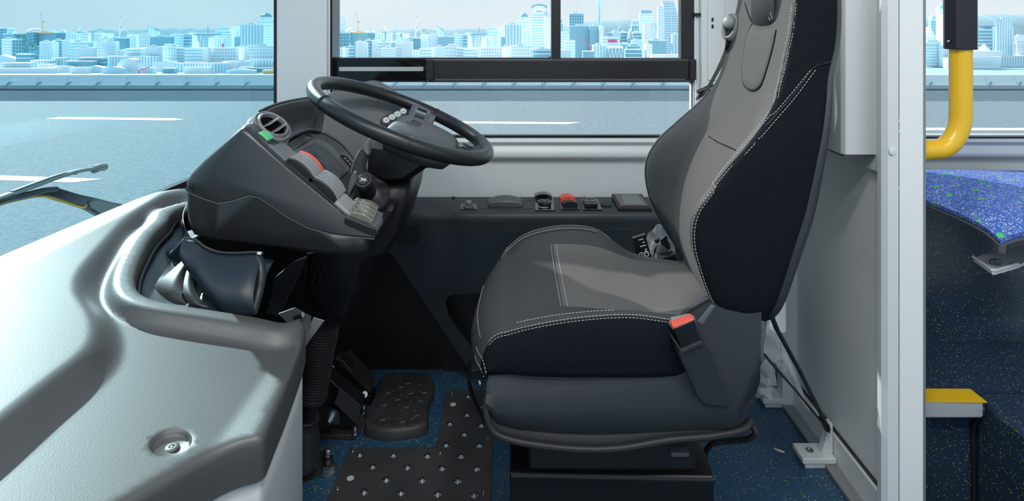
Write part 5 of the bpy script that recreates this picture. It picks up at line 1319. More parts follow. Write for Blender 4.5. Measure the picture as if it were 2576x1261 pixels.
obj('screw_head', MB().lathe([(.0022, 0), (.0020, .0008), (.0005, .001)], (RC[0] + .001, RC[1], rz + .0005)), 'grey_dark', sc)
# piping round the bellows opening
hz = cowl_h(np.array(H1)); pp = [Vector((p[0] + .007 * .0, p[1], z - .012)) for p, z in zip(H1, hz)]
cen_h = Vector((-.52, 1.3, .6))
pipe = [p + (cen_h - p).normalized() * .005 for p in pp][14:]
obj('edge_piping', MB().tube(pipe, .0032, 8), 'leather', cow, smooth=60)
# grey side panel below the cowl
side_path = [Vector((p[0], p[1], 0)) for p in A1 if p[1] < 1.06]
zz = cowl_h(np.array([[p.x, p.y] for p in side_path]))
inw = []
for i, p in enumerate(side_path):
    a, b = side_path[max(i - 1, 0)], side_path[min(i + 1, len(side_path) - 1)]; t = (b - a).normalized(); nrm = Vector((-t.y, t.x, 0)); inw.append(p + nrm * .007)
k_ = max(range(len(inw)), key=lambda i: inw[i].x * .0 + side_path[i].y); inw = inw[:k_ + 1]; zz = zz[:k_ + 1]
mb = MB().loft([[Vector((p.x, p.y, z - .030)) for p, z in zip(inw, zz)], [Vector((p.x, p.y, z - .09)) for p, z in zip(inw, zz)], [Vector((p.x, p.y, -.30)) for p in inw]], close=False)
struct('wall_modesty_panel', mb, 'modesty_grey', smooth=25, solid=.004)

# ------------------------------------------------------------------ instrument pod
YN = 1.15
pod = thing('instrument_pod', 'dark moulded instrument pod with a seam, switches and screen beside the steering wheel', 'instrument pod', (-.43, 1.45, .7))
seam = [(454, 474), (480, 484), (515, 497), (549, 508), (585, 502), (625, 488), (650, 492), (672, 506), (720, 540), (775, 569), (830, 585), (885, 592), (942, 597)]
uppx = [(942, 580), (872, 556), (866, 546), (736, 431), (622, 326), (612, 319), (602, 320), (560, 357), (500, 408), (466, 443), (456, 458)]
bot_ = [(456, 540), (461, 572), (474, 596), (500, 603), (549, 611), (600, 617), (640, 622), (672, 626), (720, 634), (775, 643), (830, 650), (885, 653), (932, 640)]
def in_y(P, d): return [p + Vector((0, d, 0)) for p in P]
cU = W(640, 450, YN)
U = [W(x, y, YN) for x, y in seam + uppx]
def shrink(P, c, k, dy): return [p.lerp(c, k) + Vector((0, dy, 0)) for p in P]
ns0 = len(seam)
def shrU(kx, kz, dy):
    out = []
    for i, p in enumerate(U):
        f = 1.0 if i >= ns0 else .0
        left = max(0, min(1, (-.47 - p.x) / .12)); out.append(Vector((lerp(p.x, cU.x, kx * (left * 1.5 + .3 * f)), p.y + dy, lerp(p.z, cU.z, kz * f))))
    return out
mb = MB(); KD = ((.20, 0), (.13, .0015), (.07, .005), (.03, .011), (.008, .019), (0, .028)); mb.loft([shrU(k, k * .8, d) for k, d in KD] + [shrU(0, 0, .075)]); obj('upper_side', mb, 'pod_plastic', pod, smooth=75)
Lw = [W(x, y + 1.6, YN) for x, y in seam] + [W(x, y, YN) for x, y in reversed(bot_)]
cL = W(640, 570, YN)
def shr2(k, dy): 
    out = []
    for i, p in enumerate(Lw):
        q = p.lerp(cL, k); q = Vector((q.x, p.y + dy, lerp(p.z, cL.z, k))) if i >= len(seam) else Vector((lerp(p.x, cL.x, k * .5), p.y + dy, p.z - k * .01)); out.append(q)
    return out
def shrL(kx, kz, dy):
    out = []
    for i, p in enumerate(Lw):
        f = 0.0 if i < len(seam) else 1.0; left = max(0, min(1, (-.47 - p.x) / .12)); right = max(0, min(1, (p.x + .33) / .07))
        out.append(Vector((lerp(p.x, cL.x, kx * (left * 1.5 + right * .8)), p.y + dy, lerp(p.z, cL.z, kz * f))))
    return out
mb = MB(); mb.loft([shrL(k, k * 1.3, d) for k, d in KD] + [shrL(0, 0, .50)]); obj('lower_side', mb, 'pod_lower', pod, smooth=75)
obj('seam_shadow_line', MB().tube([W(x + 14 * max(0, (500 - x) / 46) ** 2, y + .6, YN + .0008) for x, y in seam], .0018, 6), 'black_plastic', pod)
obj('seam_highlight', MB().tube([W(x + 14 * max(0, (500 - x) / 46) ** 2, y + 4.2, YN + .001) for x, y in seam], .0013, 6), 'pod_grey', pod)  # paler line painted in as the highlight under the seam
# windscreen side nose and top-front skin
def slope_z(x): return .802 - .872 * (x + .483)
core = [W(456, 475, YN), W(458, 458, YN), W(560, 362, YN), W(600, 325, YN)]
cx_ = [(-.60, .70), (core[0].x, core[0].z), (core[1].x, core[1].z), (-.545, .835), (-.52, slope_z(-.52) - .004), (-.34, slope_z(-.34) - .004), (-.30, .66)]
obj('core', MB().prism([(x, YN + .055, z) for x, z in cx_], (0, .46, 0)), 'black_plastic', pod, smooth=30)
# cavity wall: dash side hood + far wing
rim = [(652, 287, 1.29), (674, 275, 1.33), (700, 265, 1.40), (735, 256, 1.50), (775, 249, 1.60), (805, 243, 1.665), (850, 229, 1.72), (905, 211, 1.76), (948, 205, 1.78), (1000, 235, 1.78), (1065, 290, 1.76), (1110, 340, 1.72)]
basep = [(705, 368, 1.31), (718, 356, 1.345), (735, 343, 1.40), (755, 333, 1.46), (778, 326, 1.51), (800, 330, 1.545), (825, 341, 1.57), (860, 364, 1.59), (897, 408, 1.60), (930, 440, 1.60), (980, 455, 1.61), (1040, 455, 1.62)]
Rm = catmull([W(*p) for p in rim], 5); Bm = catmull([W(*p) for p in basep], 5)
def wall(i0, i1):
    rows = []
    for t, bul in ((0, 0), (.04, .0), (.2, .3), (.45, .8), (.7, 1), (.88, .7), (1, 0)):
        rows.append([a.lerp(b, t) + Vector((0, 0, -.022 * bul)) * (1 if i < 27 else .2) + Vector((-.012 * bul if i < 27 else 0, .0, 0)) for i, (a, b) in enumerate(zip(Rm, Bm))][i0:i1])
    return MB().loft(rows, close=False)
obj('hood', wall(0, 28), 'pod_plastic', pod, smooth=70, solid=.006)
obj('far_wing', wall(27, len(Rm)), 'pod_grey', pod, smooth=70, solid=.006, label='grey flat wing of the pod carrying the round buttons')
# outer skin in front of the hood down to the dash
outr = [p + Vector((-.008 - .0 * i, 0, .0)) for i, p in enumerate(Rm[:28])]
dn = [Vector((min(p.x - .03, -.60), p.y, .72)) for p in outr]
obj('front_skin', MB().loft([Rm[:28], [p + Vector((-.006, 0, .001)) for p in Rm[:28]], [a.lerp(b, .35) + Vector((-.012, 0, .012)) for a, b in zip(outr, dn)], dn], close=False), 'pod_plastic', pod, smooth=70)
obj('hood_edge_strip', MB().tube([p + Vector((-.004, 0, .002)) for p in Rm[2:24]], .0035, 8), 'rubber', pod)
obj('under_cover', MB().bb(-.665, -.56, 1.29, 1.75, .712, .76), 'black_plastic', pod, smooth=0)
# slope frame on the near wall: switch strip
SO = W(604, 317, YN); SE = W(866, 547, YN); sd_ = (SE - SO).normalized(); sn = Vector((-sd_.z, 0, sd_.x)); 
if sn.z < 0: sn = -sn
def ST(s, y, h): p = SO + sd_ * s + sn * h; return Vector((p.x, y, p.z))
LS = (SE - SO).length
obj('switch_strip', MB().loft([[ST(.012, YN + .012, -.002), ST(.012, YN + .074, -.002), ST(.012, YN + .074, .0025), ST(.012, YN + .014, .0025)], [ST(LS, YN + .012, -.002), ST(LS, YN + .074, -.002), ST(LS, YN + .074, .0025), ST(LS, YN + .014, .0025)]]), 'pod_grey', pod, bevel=.001)
def sp_(px): return ((px - CX) / F * (YN + .01) - SO.x) / sd_.x
def arch_rocker(s0, s1, y0, y1, h, m, par=None, nm='rocker_switch', **k):
    n = 9; A = [ST(s0, y0, .002)] + [ST(lerp(s0, s1, i / n), y0, .004 + h * sin(pi * (.06 + .88 * i / n)) ** .6) for i in range(n + 1)] + [ST(s1, y0, .002)]
    return obj(nm, MB().loft([A, [p + Vector((0, y1 - y0, 0)) for p in A]]), m, par or pod, smooth=45, bevel=.0006, **k)
s0 = sp_(716); s1 = s0 + .062
for i in range(6):
    y0 = YN + .012 + i * .0125; m = 'black_plastic' if i == 0 else ('red_light' if i == 5 else 'grey_plastic')
    arch_rocker(s0, s1, y0, y0 + .0075, .013 if i else .012, m, label='red rocker switch at the far end of the bank' if i == 5 else None)
s0 = sp_(772); s1 = s0 + .064
for i in range(6):
    y0 = YN + .012 + i * .0125; arch_rocker(s0, s1, y0, y0 + .0075, .013 if i else .012, 'black_plastic' if i == 0 else 'grey_plastic')
# clear covered part
cs0, cs1 = sp_(832), sp_(880)
obj('clear_cover', MB().loft([[ST(s, YN + .014, .0028), ST(s, YN + .072, .0028), ST(s, YN + .072, h), ST(s, YN + .016, h)] for s, h in ((cs0, .0035), (cs0 + .01, .007), (cs1, .007))]), 'grey_plastic', pod, bevel=.0006)
# end block with clear capped switches and gloss lip
e0 = [W(866, 548, YN), W(942, 578, YN)]; ed = (e0[1] - e0[0]).normalized(); en = Vector((-ed.z, 0, ed.x)); en = en if en.z > 0 else -en
def EP(u, y, h): p = e0[0].lerp(e0[1], u) + en * h; return Vector((p.x, y, p.z))
mb = MB(); lipx = [(868, 547), (945, 576), (944, 593), (938, 594), (870, 566), (866, 560)]
obj('gloss_lip', MB().loft([[W(x, y, YN - .002) for x, y in lipx], [W(x, y, YN) + Vector((0, .006, 0)) for x, y in lipx]]), 'gloss_black', pod, bevel=.0012)
obj('end_tray', MB().loft([[EP(0, YN + .004, -.002), EP(1, YN + .004, -.002), EP(.96, YN + .09, -.002), EP(-.02, YN + .11, -.002)], [EP(0, YN + .004, .0015), EP(1, YN + .004, .0015), EP(.96, YN + .09, .0015), EP(-.02, YN + .11, .0015)]]), 'grey_dark', pod, bevel=.001)
for i, (y0, u0) in enumerate(((.012, .10), (.034, .07), (.056, .04), (.078, .0))):
    A = [EP(u0, YN + y0, .002)] + [EP(u0 + .72 * k / 8, YN + y0, .004 + .010 * sin(pi * (.08 + .8 * k / 8)) ** .7) for k in range(9)] + [EP(u0 + .74, YN + y0, .002)]
    cs = obj('capped_switch', MB().loft([A, [p + Vector((0, .019, 0)) for p in A]]), 'clear_cap', pod, smooth=45, bevel=.0012)
    obj('lamp', MB().cyl(EP(u0 - .03, YN + y0 + .009, .004), EP(u0 + .05, YN + y0 + .009, .011), .0055), 'clear_cap', cs)
# green switch in its socket
g = [(649, 341), (661, 331), (688, 350), (676, 368)]
gs0, gs1 = sp_(640), sp_(664)
obj('switch_socket', MB().loft([[ST(s, YN + .016, .0), ST(s, YN + .056, .0), ST(s, YN + .056, .004), ST(s, YN + .016, .004)] for s in (gs0 - .006, gs1 + .006)]), 'black_plastic', pod, bevel=.001)
obj('green_switch', MB().loft([[ST(s, YN + .020, .002), ST(s, YN + .052, .002), ST(s, YN + .052, h), ST(s, YN + .020, h)] for s, h in ((gs0, .006), (lerp(gs0, gs1, .5), .0085), (gs1, .006))]), 'green', pod, bevel=.0015, label='green rocker switch below the air vent')
# air vent
vc = W(664, 329, 1.235); va = Vector((.60, -.26, .75)).normalized(); vc = vc + va * .030 - Vector((0, 0, .014)); vt = va.cross(Vector((0, 1, 0))).normalized(); vb = va.cross(vt)
if vt.x < 0: vt = -vt
def VP(a, b, h): return vc + vt * a + vb * b + va * h
def vring(r, h, n=36): return [VP(r * cos(2 * pi * i / n), r * sin(2 * pi * i / n), h) for i in range(n)]
vent = obj('air_vent', MB().loft([vring(.040, -.034), vring(.040, .000), vring(.0385, .005), vring(.036, .006), vring(.0345, .002), vring(.0335, .002), vring(.0328, .007), vring(.0305, .010), vring(.0275, .009), vring(.0265, .003), vring(.0262, .000), vring(.020, -.001)]), 'vent_grey', pod, smooth=40, label='round grey air vent with two blades')
obj('vent_throat', MB().loft([vring(.0260, .0005), vring(.0260, .0015)]), 'matte_black', vent)
for o_ in (-.010, .009):
    P4 = [VP(o_ - .001, -.024, .002), VP(o_ - .001, .024, .002), VP(o_ + .007, .018, .016), VP(o_ + .007, -.018, .016)]
    obj('vent_blade', MB().loft([P4, [p + vt * .003 for p in P4]]), 'vent_grey', vent, bevel=.0008)
obj('vent_base', MB().loft([vring(.045, -.060), vring(.0445, -.014), vring(.041, -.008)]), 'pod_grey', pod, smooth=60)
# cluster plate, tray and screen, on the inner slope
def PL(px, py, h=0):
    d = Vector(((px - CX) / F, 1, -(py - HY) / F)); k = .802 - .872 * .483 + h
    Y = (EYE - k) / (-.872 * d.x - d.z); return Vector((d.x * Y, Y, EYE + d.z * Y))
pn = Vector((.657, 0, .754))
def near_pt(p, y): return Vector((p.x, y, p.z))
def plate3(name, pts, th, m, par, **k): return obj(name, MB().loft([pts, [p + pn * th for p in pts]]), m, par, **k)
o_ = [PL(790, 348), PL(830, 368), PL(888, 431), PL(846, 462)]
pts = [near_pt(o_[0], YN + .07), o_[0], PL(812, 356), o_[1], o_[2], near_pt(o_[2], YN + .07)]
cl_ = plate3('cluster_frame', pts, .004, 'grey_dark', pod, bevel=.002)
i_ = [PL(789, 361, .006), PL(822, 377, .006), PL(874, 435, .006)]
pts = [near_pt(i_[0], YN + .10), i_[0], i_[1], i_[2], near_pt(i_[2], YN + .10)]
plate3('cluster_bezel', [p + pn * .000 for p in pts], .0022, 'black_plastic', cl_, smooth=0)
ins_ = [p.lerp(sum(pts, Vector()) / 5, .05) + pn * .0024 for p in pts]
scn = plate3('screen', ins_, .0008, 'screen_off', cl_, smooth=0)
cc_ = (ins_[1] + ins_[3]) / 2 + Vector((0, -.04, 0)); tu = Vector((.754, 0, -.657))
for rr_, yy_ in ((.040, .015), (.033, .015), (.036, -.055)):
    cr_ = sum(ins_, Vector()) / 5 + Vector((0, .055 + yy_, 0)); obj('gauge_ring', MB().tube([cr_ + pn * .0012 + tu * rr_ * cos(q) + Vector((0, rr_ * sin(q), 0)) for q in [2 * pi * i / 32 for i in range(32)]], .00035, 4, loop=True), 'print_faint', cl_, smooth=0)
# small tray above the screen
plate3('tray_frame', [PL(700, 374, .004), PL(759, 341, .004), PL(784, 350, .004), PL(726, 386, .004)], .005, 'grey_dark', pod, bevel=.002)
plate3('tray', [PL(712, 372, .011), PL(758, 346, .011), PL(773, 352, .011), PL(722, 381, .011)], .0006, 'black_plastic', pod, smooth=0)
bp = plate3('button_panel', [PL(855, 391, .008), PL(868, 392, .008), PL(893, 418, .008), PL(886, 426, .008)], .002, 'gloss_black', pod, smooth=0)
for a, b in ((867, 397), (873, 404), (879, 411), (884, 417)): plate3('button', [PL(a, b, .013), PL(a + 2.4, b + .6, .013), PL(a + 3, b + 3, .013), PL(a + .6, b + 2.4, .013)], .0006, 'print_white', bp, smooth=0)
plate3('lower_tray', [PL(850, 462, .006), PL(886, 436, .006), PL(900, 446, .006), PL(880, 485, .006), PL(862, 480, .006)], .003, 'pod_plastic', pod, bevel=.001)
# four round buttons on the wing
bw = thing('push_button_row', 'oval black holder with four silver push buttons on the pod wing', 'button panel', tuple(W(990, 300, 1.70)))
b0_, b1_ = W(963, 311, 1.64), W(1020, 281, 1.68)
bdir = (b1_ - b0_).normalized(); bn = Vector((.35, -.72, .6)); bn = (bn - bdir * bn.dot(bdir)).normalized(); bs = bn.cross(bdir)
def BP(a, b, h): return b0_ + bdir * a + bs * b + bn * h
Lb = (b1_ - b0_).length
ov = [BP(-.002 + .014 * (1 - cos(q)) if False else (Lb * .5 + (Lb * .5 + .004) * (1 if abs(q) < pi / 2 else -1) + .012 * cos(q) - .012 * (1 if abs(q) < pi / 2 else -1)), .015 * sin(q), 0) for q in [-pi + 2 * pi * i / 24 for i in range(24)]]
obj('holder', MB().loft([[p - bn * .006 for p in ov], [p + bn * .006 for p in ov]]), 'black_plastic', bw, bevel=.0015)
for i in range(4):
    c = BP(Lb * (.12 + .25 * i), 0, .006); rg = obj('push_button', MB().lathe([(.0098, 0), (.0098, .005), (.0085, .0075), (.0075, .0065), (.0005, .0065)], c, bn, 20), 'silver_strip', bw, smooth=25)
    obj('symbol', MB().box(c + bn * .0068, (.004, .004, .0006)), 'grey_plastic', rg, smooth=0)
    if i == 2: obj('green_ring', MB().tube([c + bn * .0015 + bdir * .0103 * cos(q) + bs * .0103 * sin(q) for q in [2 * pi * k / 20 for k in range(20)]], .0012, 5, loop=True), 'green', rg)

# ------------------------------------------------------------------ bellows under the pod
bel = thing('bellows', 'black leather bellows between the dashboard opening and the pod', 'bellows', (-.5, 1.2, .55))
# lining all round the opening
bot_r = [Vector((p[0], p[1], z - .02)) for p, z in zip(H1, hz)]
bot_r = [b + (cen_h - b).normalized() * .004 for b in bot_r]; bot_r = bot_r[7:]; nb = len(bot_r)
topr = catmull([W(690, 655, 1.17), W(600, 640, 1.16), W(530, 625, 1.17), W(480, 600, 1.18), W(462, 560, 1.20), W(466, 520, 1.28), W(500, 470, 1.42), W(520, 430, 1.6)], 20)
rows = []
for t in [i / 14 for i in range(15)]:
    r = []
    for i, b in enumerate(bot_r):
        u = i / (nb - 1); q = topr[min(len(topr) - 1, int(u * (len(topr) - 1)))]
        p = b.lerp(q, t); fold = sin(u * 34 + t * 3) * .012 * sin(pi * t) + noise.noise(Vector((u * 9, t * 3, 1))) * .012 * sin(pi * t); p += (cen_h - p).normalized() * (fold + .014 * sin(pi * t)); p.z -= .035 * sin(pi * t) ** 1.0 * (1 - t); r.append(p)
    rows.append(r)
obj('lining', MB().loft(rows, close=False), 'leather', bel, smooth=80, solid=.002)
def fold(name, pts0, pts1, m, bulge=.012, rows_=12, per=8, wave=0, **k):
    a = catmull([W(*p) for p in pts0], per); b = catmull([W(*p) for p in pts1], per); n = min(len(a), len(b)); rr = []
    for i in range(rows_ + 1):
        t = i / rows_; rr.append([a[j].lerp(b[j], t) + Vector((0, -bulge * sin(pi * t) - wave * sin(j * .55 + t * 2) * sin(pi * t), 0)) for j in range(n)])
    return obj(name, MB().loft(rr, close=False), m, bel, smooth=80, solid=.0022, **k)
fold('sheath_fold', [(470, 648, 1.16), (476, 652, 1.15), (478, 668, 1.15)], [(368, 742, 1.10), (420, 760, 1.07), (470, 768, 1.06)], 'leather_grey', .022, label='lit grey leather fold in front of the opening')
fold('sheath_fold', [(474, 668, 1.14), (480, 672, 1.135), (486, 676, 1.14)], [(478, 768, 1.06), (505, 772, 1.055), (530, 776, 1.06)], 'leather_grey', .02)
fp_ = fold('front_flap', [(462, 600, 1.125), (472, 602, 1.125), (492, 605, 1.125), (515, 622, 1.12), (548, 635, 1.12), (590, 638, 1.12), (638, 636, 1.12), (662, 640, 1.125)],
     [(480, 668, 1.13), (495, 700, 1.115), (512, 728, 1.10), (535, 760, 1.075), (560, 785, 1.055), (590, 792, 1.05), (620, 794, 1.05), (644, 794, 1.055)], 'leather', .024, 16, label='hanging black leather flap with a stitched hem')
hem = catmull([W(660, 640, 1.121), W(668, 668, 1.108), W(669, 700, 1.098), W(662, 738, 1.085), W(646, 792, 1.056)], 10)
hem2 = [p + Vector((-.018, -.003, 0)) for p in hem]
obj('hem', MB().loft([hem, [a.lerp(b, .5) + Vector((0, -.004, 0)) for a, b in zip(hem, hem2)], hem2], close=False), 'leather', bel, smooth=80, solid=.003)
for q in (.12, .88): obj('hem_stitching', stitches([a.lerp(b, q) + Vector((0, -.0055, 0)) for a, b in zip(hem, hem2)]), 'stitch_dark', bel, smooth=0, kind='stuff')
te = catmull([W(462, 599, 1.122), W(492, 604, 1.122), W(515, 621, 1.117), W(548, 634, 1.117), W(590, 637, 1.117), W(638, 635, 1.117), W(662, 638, 1.121)], 8)
obj('flap_edge', MB().tube(te, .0022, 6), 'leather_grey', bel)
obj('white_clip', MB().pxprism([(647, 635), (657, 636), (655, 642), (646, 640)], 1.112, 1.116), 'print_white', bel, smooth=0)

# ------------------------------------------------------------------ steering wheel
TW = radians(22.3); wc = W(1012.8, 298.7, 1.4957); wn = Vector((sin(TW), 0, cos(TW))); wu = Vector((cos(TW), 0, -sin(TW))); wv = Vector((0, 1, 0))
def WP(u, v, h): return wc + wu * u + wv * v + wn * h
whl = thing('steering_wheel', 'black leather grained steering wheel tilted on its column', 'steering wheel', tuple(WP(0, 0, -.03)))
RW = .2180; rr0 = .0168
n = 96; rimp = []; rad = []
seam_a = [atan2(.216, -.115), atan2(-.152, -.145), atan2(-.178, .045), atan2(.236, .065)]
for i in range(n):
    a = 2 * pi * i / n; rimp.append(WP(RW * cos(a), RW * sin(a), 0)); d = min(abs((a - s + pi) % (2 * pi) - pi) for s in seam_a); rad.append(rr0 - .0012 * max(0, 1 - d / .02))
obj('rim', MB().tube(rimp, rad, 18, loop=True, up=wn), 'wheel_rubber', whl, smooth=80)
for s in seam_a:
    for o in (-.012, .012):
        c = WP(RW * cos(s + o), RW * sin(s + o), 0); t = (-wu * sin(s) + wv * cos(s)); b = wu * cos(s) + wv * sin(s)
        obj('rim_seam', MB().tube([c + (b * cos(q) + wn * sin(q)) * rr0 for q in [2 * pi * k / 20 for k in range(20)]], .0009, 5, loop=True), 'rubber', whl)
# hub pad
hub2 = [(-.020, -.075), (-.012, -.105), (.02, -.125), (.07, -.122), (.115, -.105), (.145, -.075), (.152, -.03), (.152, .03), (.145, .075), (.115, .105), (.07, .122), (.02, .125), (-.012, .105), (-.020, .075)]
hub2 = [(p.x, p.y) for p in catmull([(a, b, 0) for a, b in hub2], 4, loop=True)]
hc2 = (.065, 0)
def hring(k, h): return [WP(hc2[0] + (a - hc2[0]) * k, b * k, h) for a, b in hub2]
obj('hub_pad', MB().loft([hring(.86, -.060), hring(.99, -.040), hring(1.0, -.030), hring(.985, -.020), hring(.93, -.012), hring(.84, -.006), hring(.80, -.004), hring(.60, .000), hring(.3, .002), hring(.02, .002)]), 'hub_plastic', whl, smooth=60, label='grey soft pad in the middle of the steering wheel')
em = MB(); em.tube([WP(.035 + .014 * cos(q), .022 * sin(q), .0035) for q in [pi * .25 + 1.5 * pi * i / 14 for i in range(15)]], .0016, 6)
em.tube([WP(.045, -.016, .0035), WP(.028, -.010, .004), WP(.040, -.003, .004), WP(.028, .004, .004), WP(.046, .014, .0035)], .0017, 6)
obj('hub_emblem', em, 'hub_plastic', whl, label='small raised looped emblem on the hub pad')
obj('emblem_dish', MB().loft([[WP(.037 + r * cos(q), r * 1.5 * sin(q), h) for q in [2 * pi * i / 24 for i in range(24)]] for r, h in ((.026, .0015), (.024, .0028), (.018, .0022))]), 'hub_plastic', whl, smooth=60)
def spoke(s):
    pts = [(-.012, .205), (.062, .215), (.064, .10), (.0, .10)]
    sp0 = obj('spoke', MB().loft([[WP(a, s * b, h0) for (a, b), h0 in zip(pts, (-.010, -.010, -.045, -.045))], [WP(a, s * b, h0) for (a, b), h0 in zip(pts, (.008, .006, -.018, -.018))]]), 'grey_dark', whl, bevel=.004)
    def Q(a, b, o): t = (b - .10) / .11; return WP(a, s * b, lerp(-.018, .007, t) + o)
    obj('spoke_panel', MB().loft([[Q(-.008, .195, .0005), Q(.044, .200, .0005), Q(.050, .10, .0005), Q(.002, .10, .0005)], [Q(-.008, .195, .0035), Q(.044, .200, .0035), Q(.050, .10, .0035), Q(.002, .10, .0035)]]), 'gloss_black', sp0, bevel=.0012)
    obj('spoke_control', MB().loft([[Q(.004, .182, .004), Q(.038, .186, .004), Q(.042, .115, .004), Q(.010, .112, .004)], [Q(.007, .179, .006), Q(.035, .182, .006), Q(.039, .118, .006), Q(.013, .116, .006)]]), 'gloss_black', sp0, bevel=.001)
    obj('control_rim', MB().tube([Q(.004, .182, .0045), Q(.038, .186, .0045), Q(.042, .115, .0045), Q(.010, .112, .0045)], .0009, 5, loop=True), 'grey_plastic', sp0)
spoke(1); spoke(-1)
lsp = obj('spoke', MB().loft([[WP(.205, b, -.008) for b in (-.05, .05)] + [WP(.14, b, -.045) for b in (.04, -.04)], [WP(.207, b, .006) for b in (-.05, .05)] + [WP(.14, b, -.022) for b in (.04, -.04)]]), 'wheel_rubber', whl, bevel=.004)
for v0 in (-.022, .016): obj('spoke_slot', MB().box(WP(.172, v0, -.004), (.03, .010, .003), Matrix((wu, wv, wn)).transposed()), 'gloss_black', lsp, bevel=.001)
obj('wheel_boss', MB().cyl(WP(.04, 0, -.068), WP(.045, 0, -.055), .055, .07, 24), 'black_plastic', whl, smooth=50)

# ------------------------------------------------------------------ steering column
colm = thing('steering_column', 'black moulded steering column shroud below the wheel', 'steering column', (-.33, 1.5, 0))
obj('upper_shroud', MB().loft([[W(x, y, 1.40) + Vector((0, dy, 0)) for x, y in pl2] for pl2, dy in (
    ([(930, 372), (926, 395), (925, 425), (968, 452), (1012, 448), (1045, 425), (1076, 404), (1080, 398)], 0),
    ([(922, 366), (918, 395), (918, 440), (965, 468), (1020, 463), (1062, 435), (1098, 402), (1104, 394)], .03),
    ([(922, 366), (918, 395), (918, 440), (965, 468), (1020, 463), (1062, 435), (1098, 402), (1104, 394)], .19),
    ([(930, 372), (926, 395), (925, 425), (968, 452), (1012, 448), (1045, 425), (1076, 404), (1080, 398)], .21))]), 'black_plastic', colm, smooth=50)
lowp = [(905, 470), (1010, 462), (1027, 468), (1033, 482), (1028, 512), (1002, 596), (965, 650), (915, 664), (900, 690), (887, 750), (862, 812), (852, 819), (800, 808), (752, 772), (760, 650), (850, 640)]
LP_ = [W(x, y, 1.40) for x, y in lowp]; cc3 = W(930, 570, 1.40)
obj('lower_shroud', MB().loft([[p.lerp(cc3, .16) for p in LP_], [p.lerp(cc3, .05) + Vector((0, .012, 0)) for p in LP_], [p + Vector((0, .035, 0)) for p in LP_], [p + Vector((0, .20, 0)) for p in LP_], [p.lerp(cc3, .1) + Vector((0, .24, 0)) for p in LP_]]), 'black_plastic', colm, smooth=60)
obj('shroud_joint', MB().tube([W(x, y, 1.435) + Vector((.0006, 0, 0)) for x, y in ((1008, 463), (1022, 472), (1029, 490), (1026, 512))], .0015, 5), 'rubber', colm)
slot_ = catmull([W(805, 660, 1.395), W(793, 690, 1.395), (W(784, 722, 1.395)), W(790, 726, 1.395), W(800, 715, 1.395), W(818, 665, 1.395)], 5)
obj('slot_rib', MB().tube(slot_, .0018, 6), 'pod_lower', colm)
# ribbed boot and shaft
b0v, b1v = W(814, 822, 1.45), W(789, 992, 1.45); bl_ = (b1v - b0v).length; prof_ = []
for i in range(24):
    h = bl_ * i / 24; r = lerp(.036, .031, i / 24); prof_ += [(r - .004, h), (r, h + bl_ / 48 * .7), (r, h + bl_ / 48 * 1.1), (r - .004, h + bl_ / 24 * .95)]
prof_ += [(.031, bl_), (.033, bl_ + .004), (.031, bl_ + .012), (.018, bl_ + .014)]
obj('ribbed_boot', MB().lathe(prof_, b0v, (b1v - b0v), 28), 'rubber', colm, smooth=50, label='black ribbed rubber boot around the lower steering shaft')
sh0, sh1 = W(790, 990, 1.46), W(770, 1075, 1.50); obj('shaft', MB().cyl(sh0, sh1, .017, n=18), 'black_plastic', colm)
obj('lower_boot', MB().lathe([(.028, 0), (.030, .006), (.026, .010), (.029, .03), (.034, .05), (.030, .075), (.037, .10), (.034, .12), (.03, .125)], W(772, 1048, 1.50), W(764, 1190, 1.50) - W(772, 1048, 1.50), 20), 'rubber_soft', colm, smooth=60)
cfl = Wz(764, 1175, .0); obj('floor_disc', MB().lathe([(.056, .001), (.056, .006), (.050, .010), (.02, .012)], cfl, n=28), 'rubber', colm)
# stalks
st1 = thing('horn_stalk', 'thick black stalk with a white horn symbol on its round end', 'stalk', tuple(W(915, 500, 1.33)))
hc0 = W(914, 452, 1.255); hax = Vector((.0, -.76, .65)).normalized(); 
obj('stalk_body', MB().lathe([(.0150, -.068), (.0185, -.045), (.0185, -.012), (.0180, -.004), (.0165, 0), (.0125, 0), (.0122, -.002)], hc0, hax, 28), 'black_plastic', st1, smooth=40)
obj('end_button', MB().lathe([(.0118, -.003), (.0118, .0005), (.0108, .0015), (.0005, .0015)], hc0, hax, 24), 'black_plastic', st1, smooth=40)
hr = hax.cross(Vector((0, 0, 1))).normalized(); hr = hr if hr.x > 0 else -hr; hu = hr.cross(hax); hu = hu if hu.z > 0 else -hu
def HP(a, b): return hc0 + hr * a + hu * b + hax * .0017
mb = MB(); mb.tube([HP(-.006, .0045), HP(-.0035, .002), HP(-.004, -.003), HP(-.0065, -.0048)], .0006, 4).tube([HP(-.0035, .0015), HP(.0055, .0), HP(.006, -.003), HP(.003, -.0035)], .0008, 4).tube([HP(.001 + .0025 * cos(q), -.0015 + .0022 * sin(q)) for q in [2 * pi * i / 12 for i in range(12)]], .0007, 4, loop=True)
obj('horn_symbol', mb, 'print_white', st1, smooth=0)
obj('base_flange', MB().lathe([(.039, -.088), (.039, -.084), (.036, -.080), (.026, -.072), (.015, -.062)], hc0 + Vector((.003, 0, .004)), hax, 32), 'black_plastic', st1, smooth=60)
st2 = thing('wiper_stalk', 'short grey stalk with a slanted tip left of the column', 'stalk', tuple(W(905, 440, 1.36)))
obj('stalk_body', MB().loft([[W(x, y, 1.36) + Vector((dx * .0125 * cos(q), .0125 * sin(q), 0)) for q in [2 * pi * i / 16 for i in range(16)]] for x, y, dx in ((899, 436, 1.3), (906, 405, 1.2), (914, 384, 1.0), (918, 374, .8))]), 'hub_plastic', st2, smooth=50)
obj('tip', MB().pxprism([(913, 376), (912, 366), (925, 350), (928, 352), (927, 392), (921, 388)], 1.345, 1.372), 'grey_plastic', st2, bevel=.003)
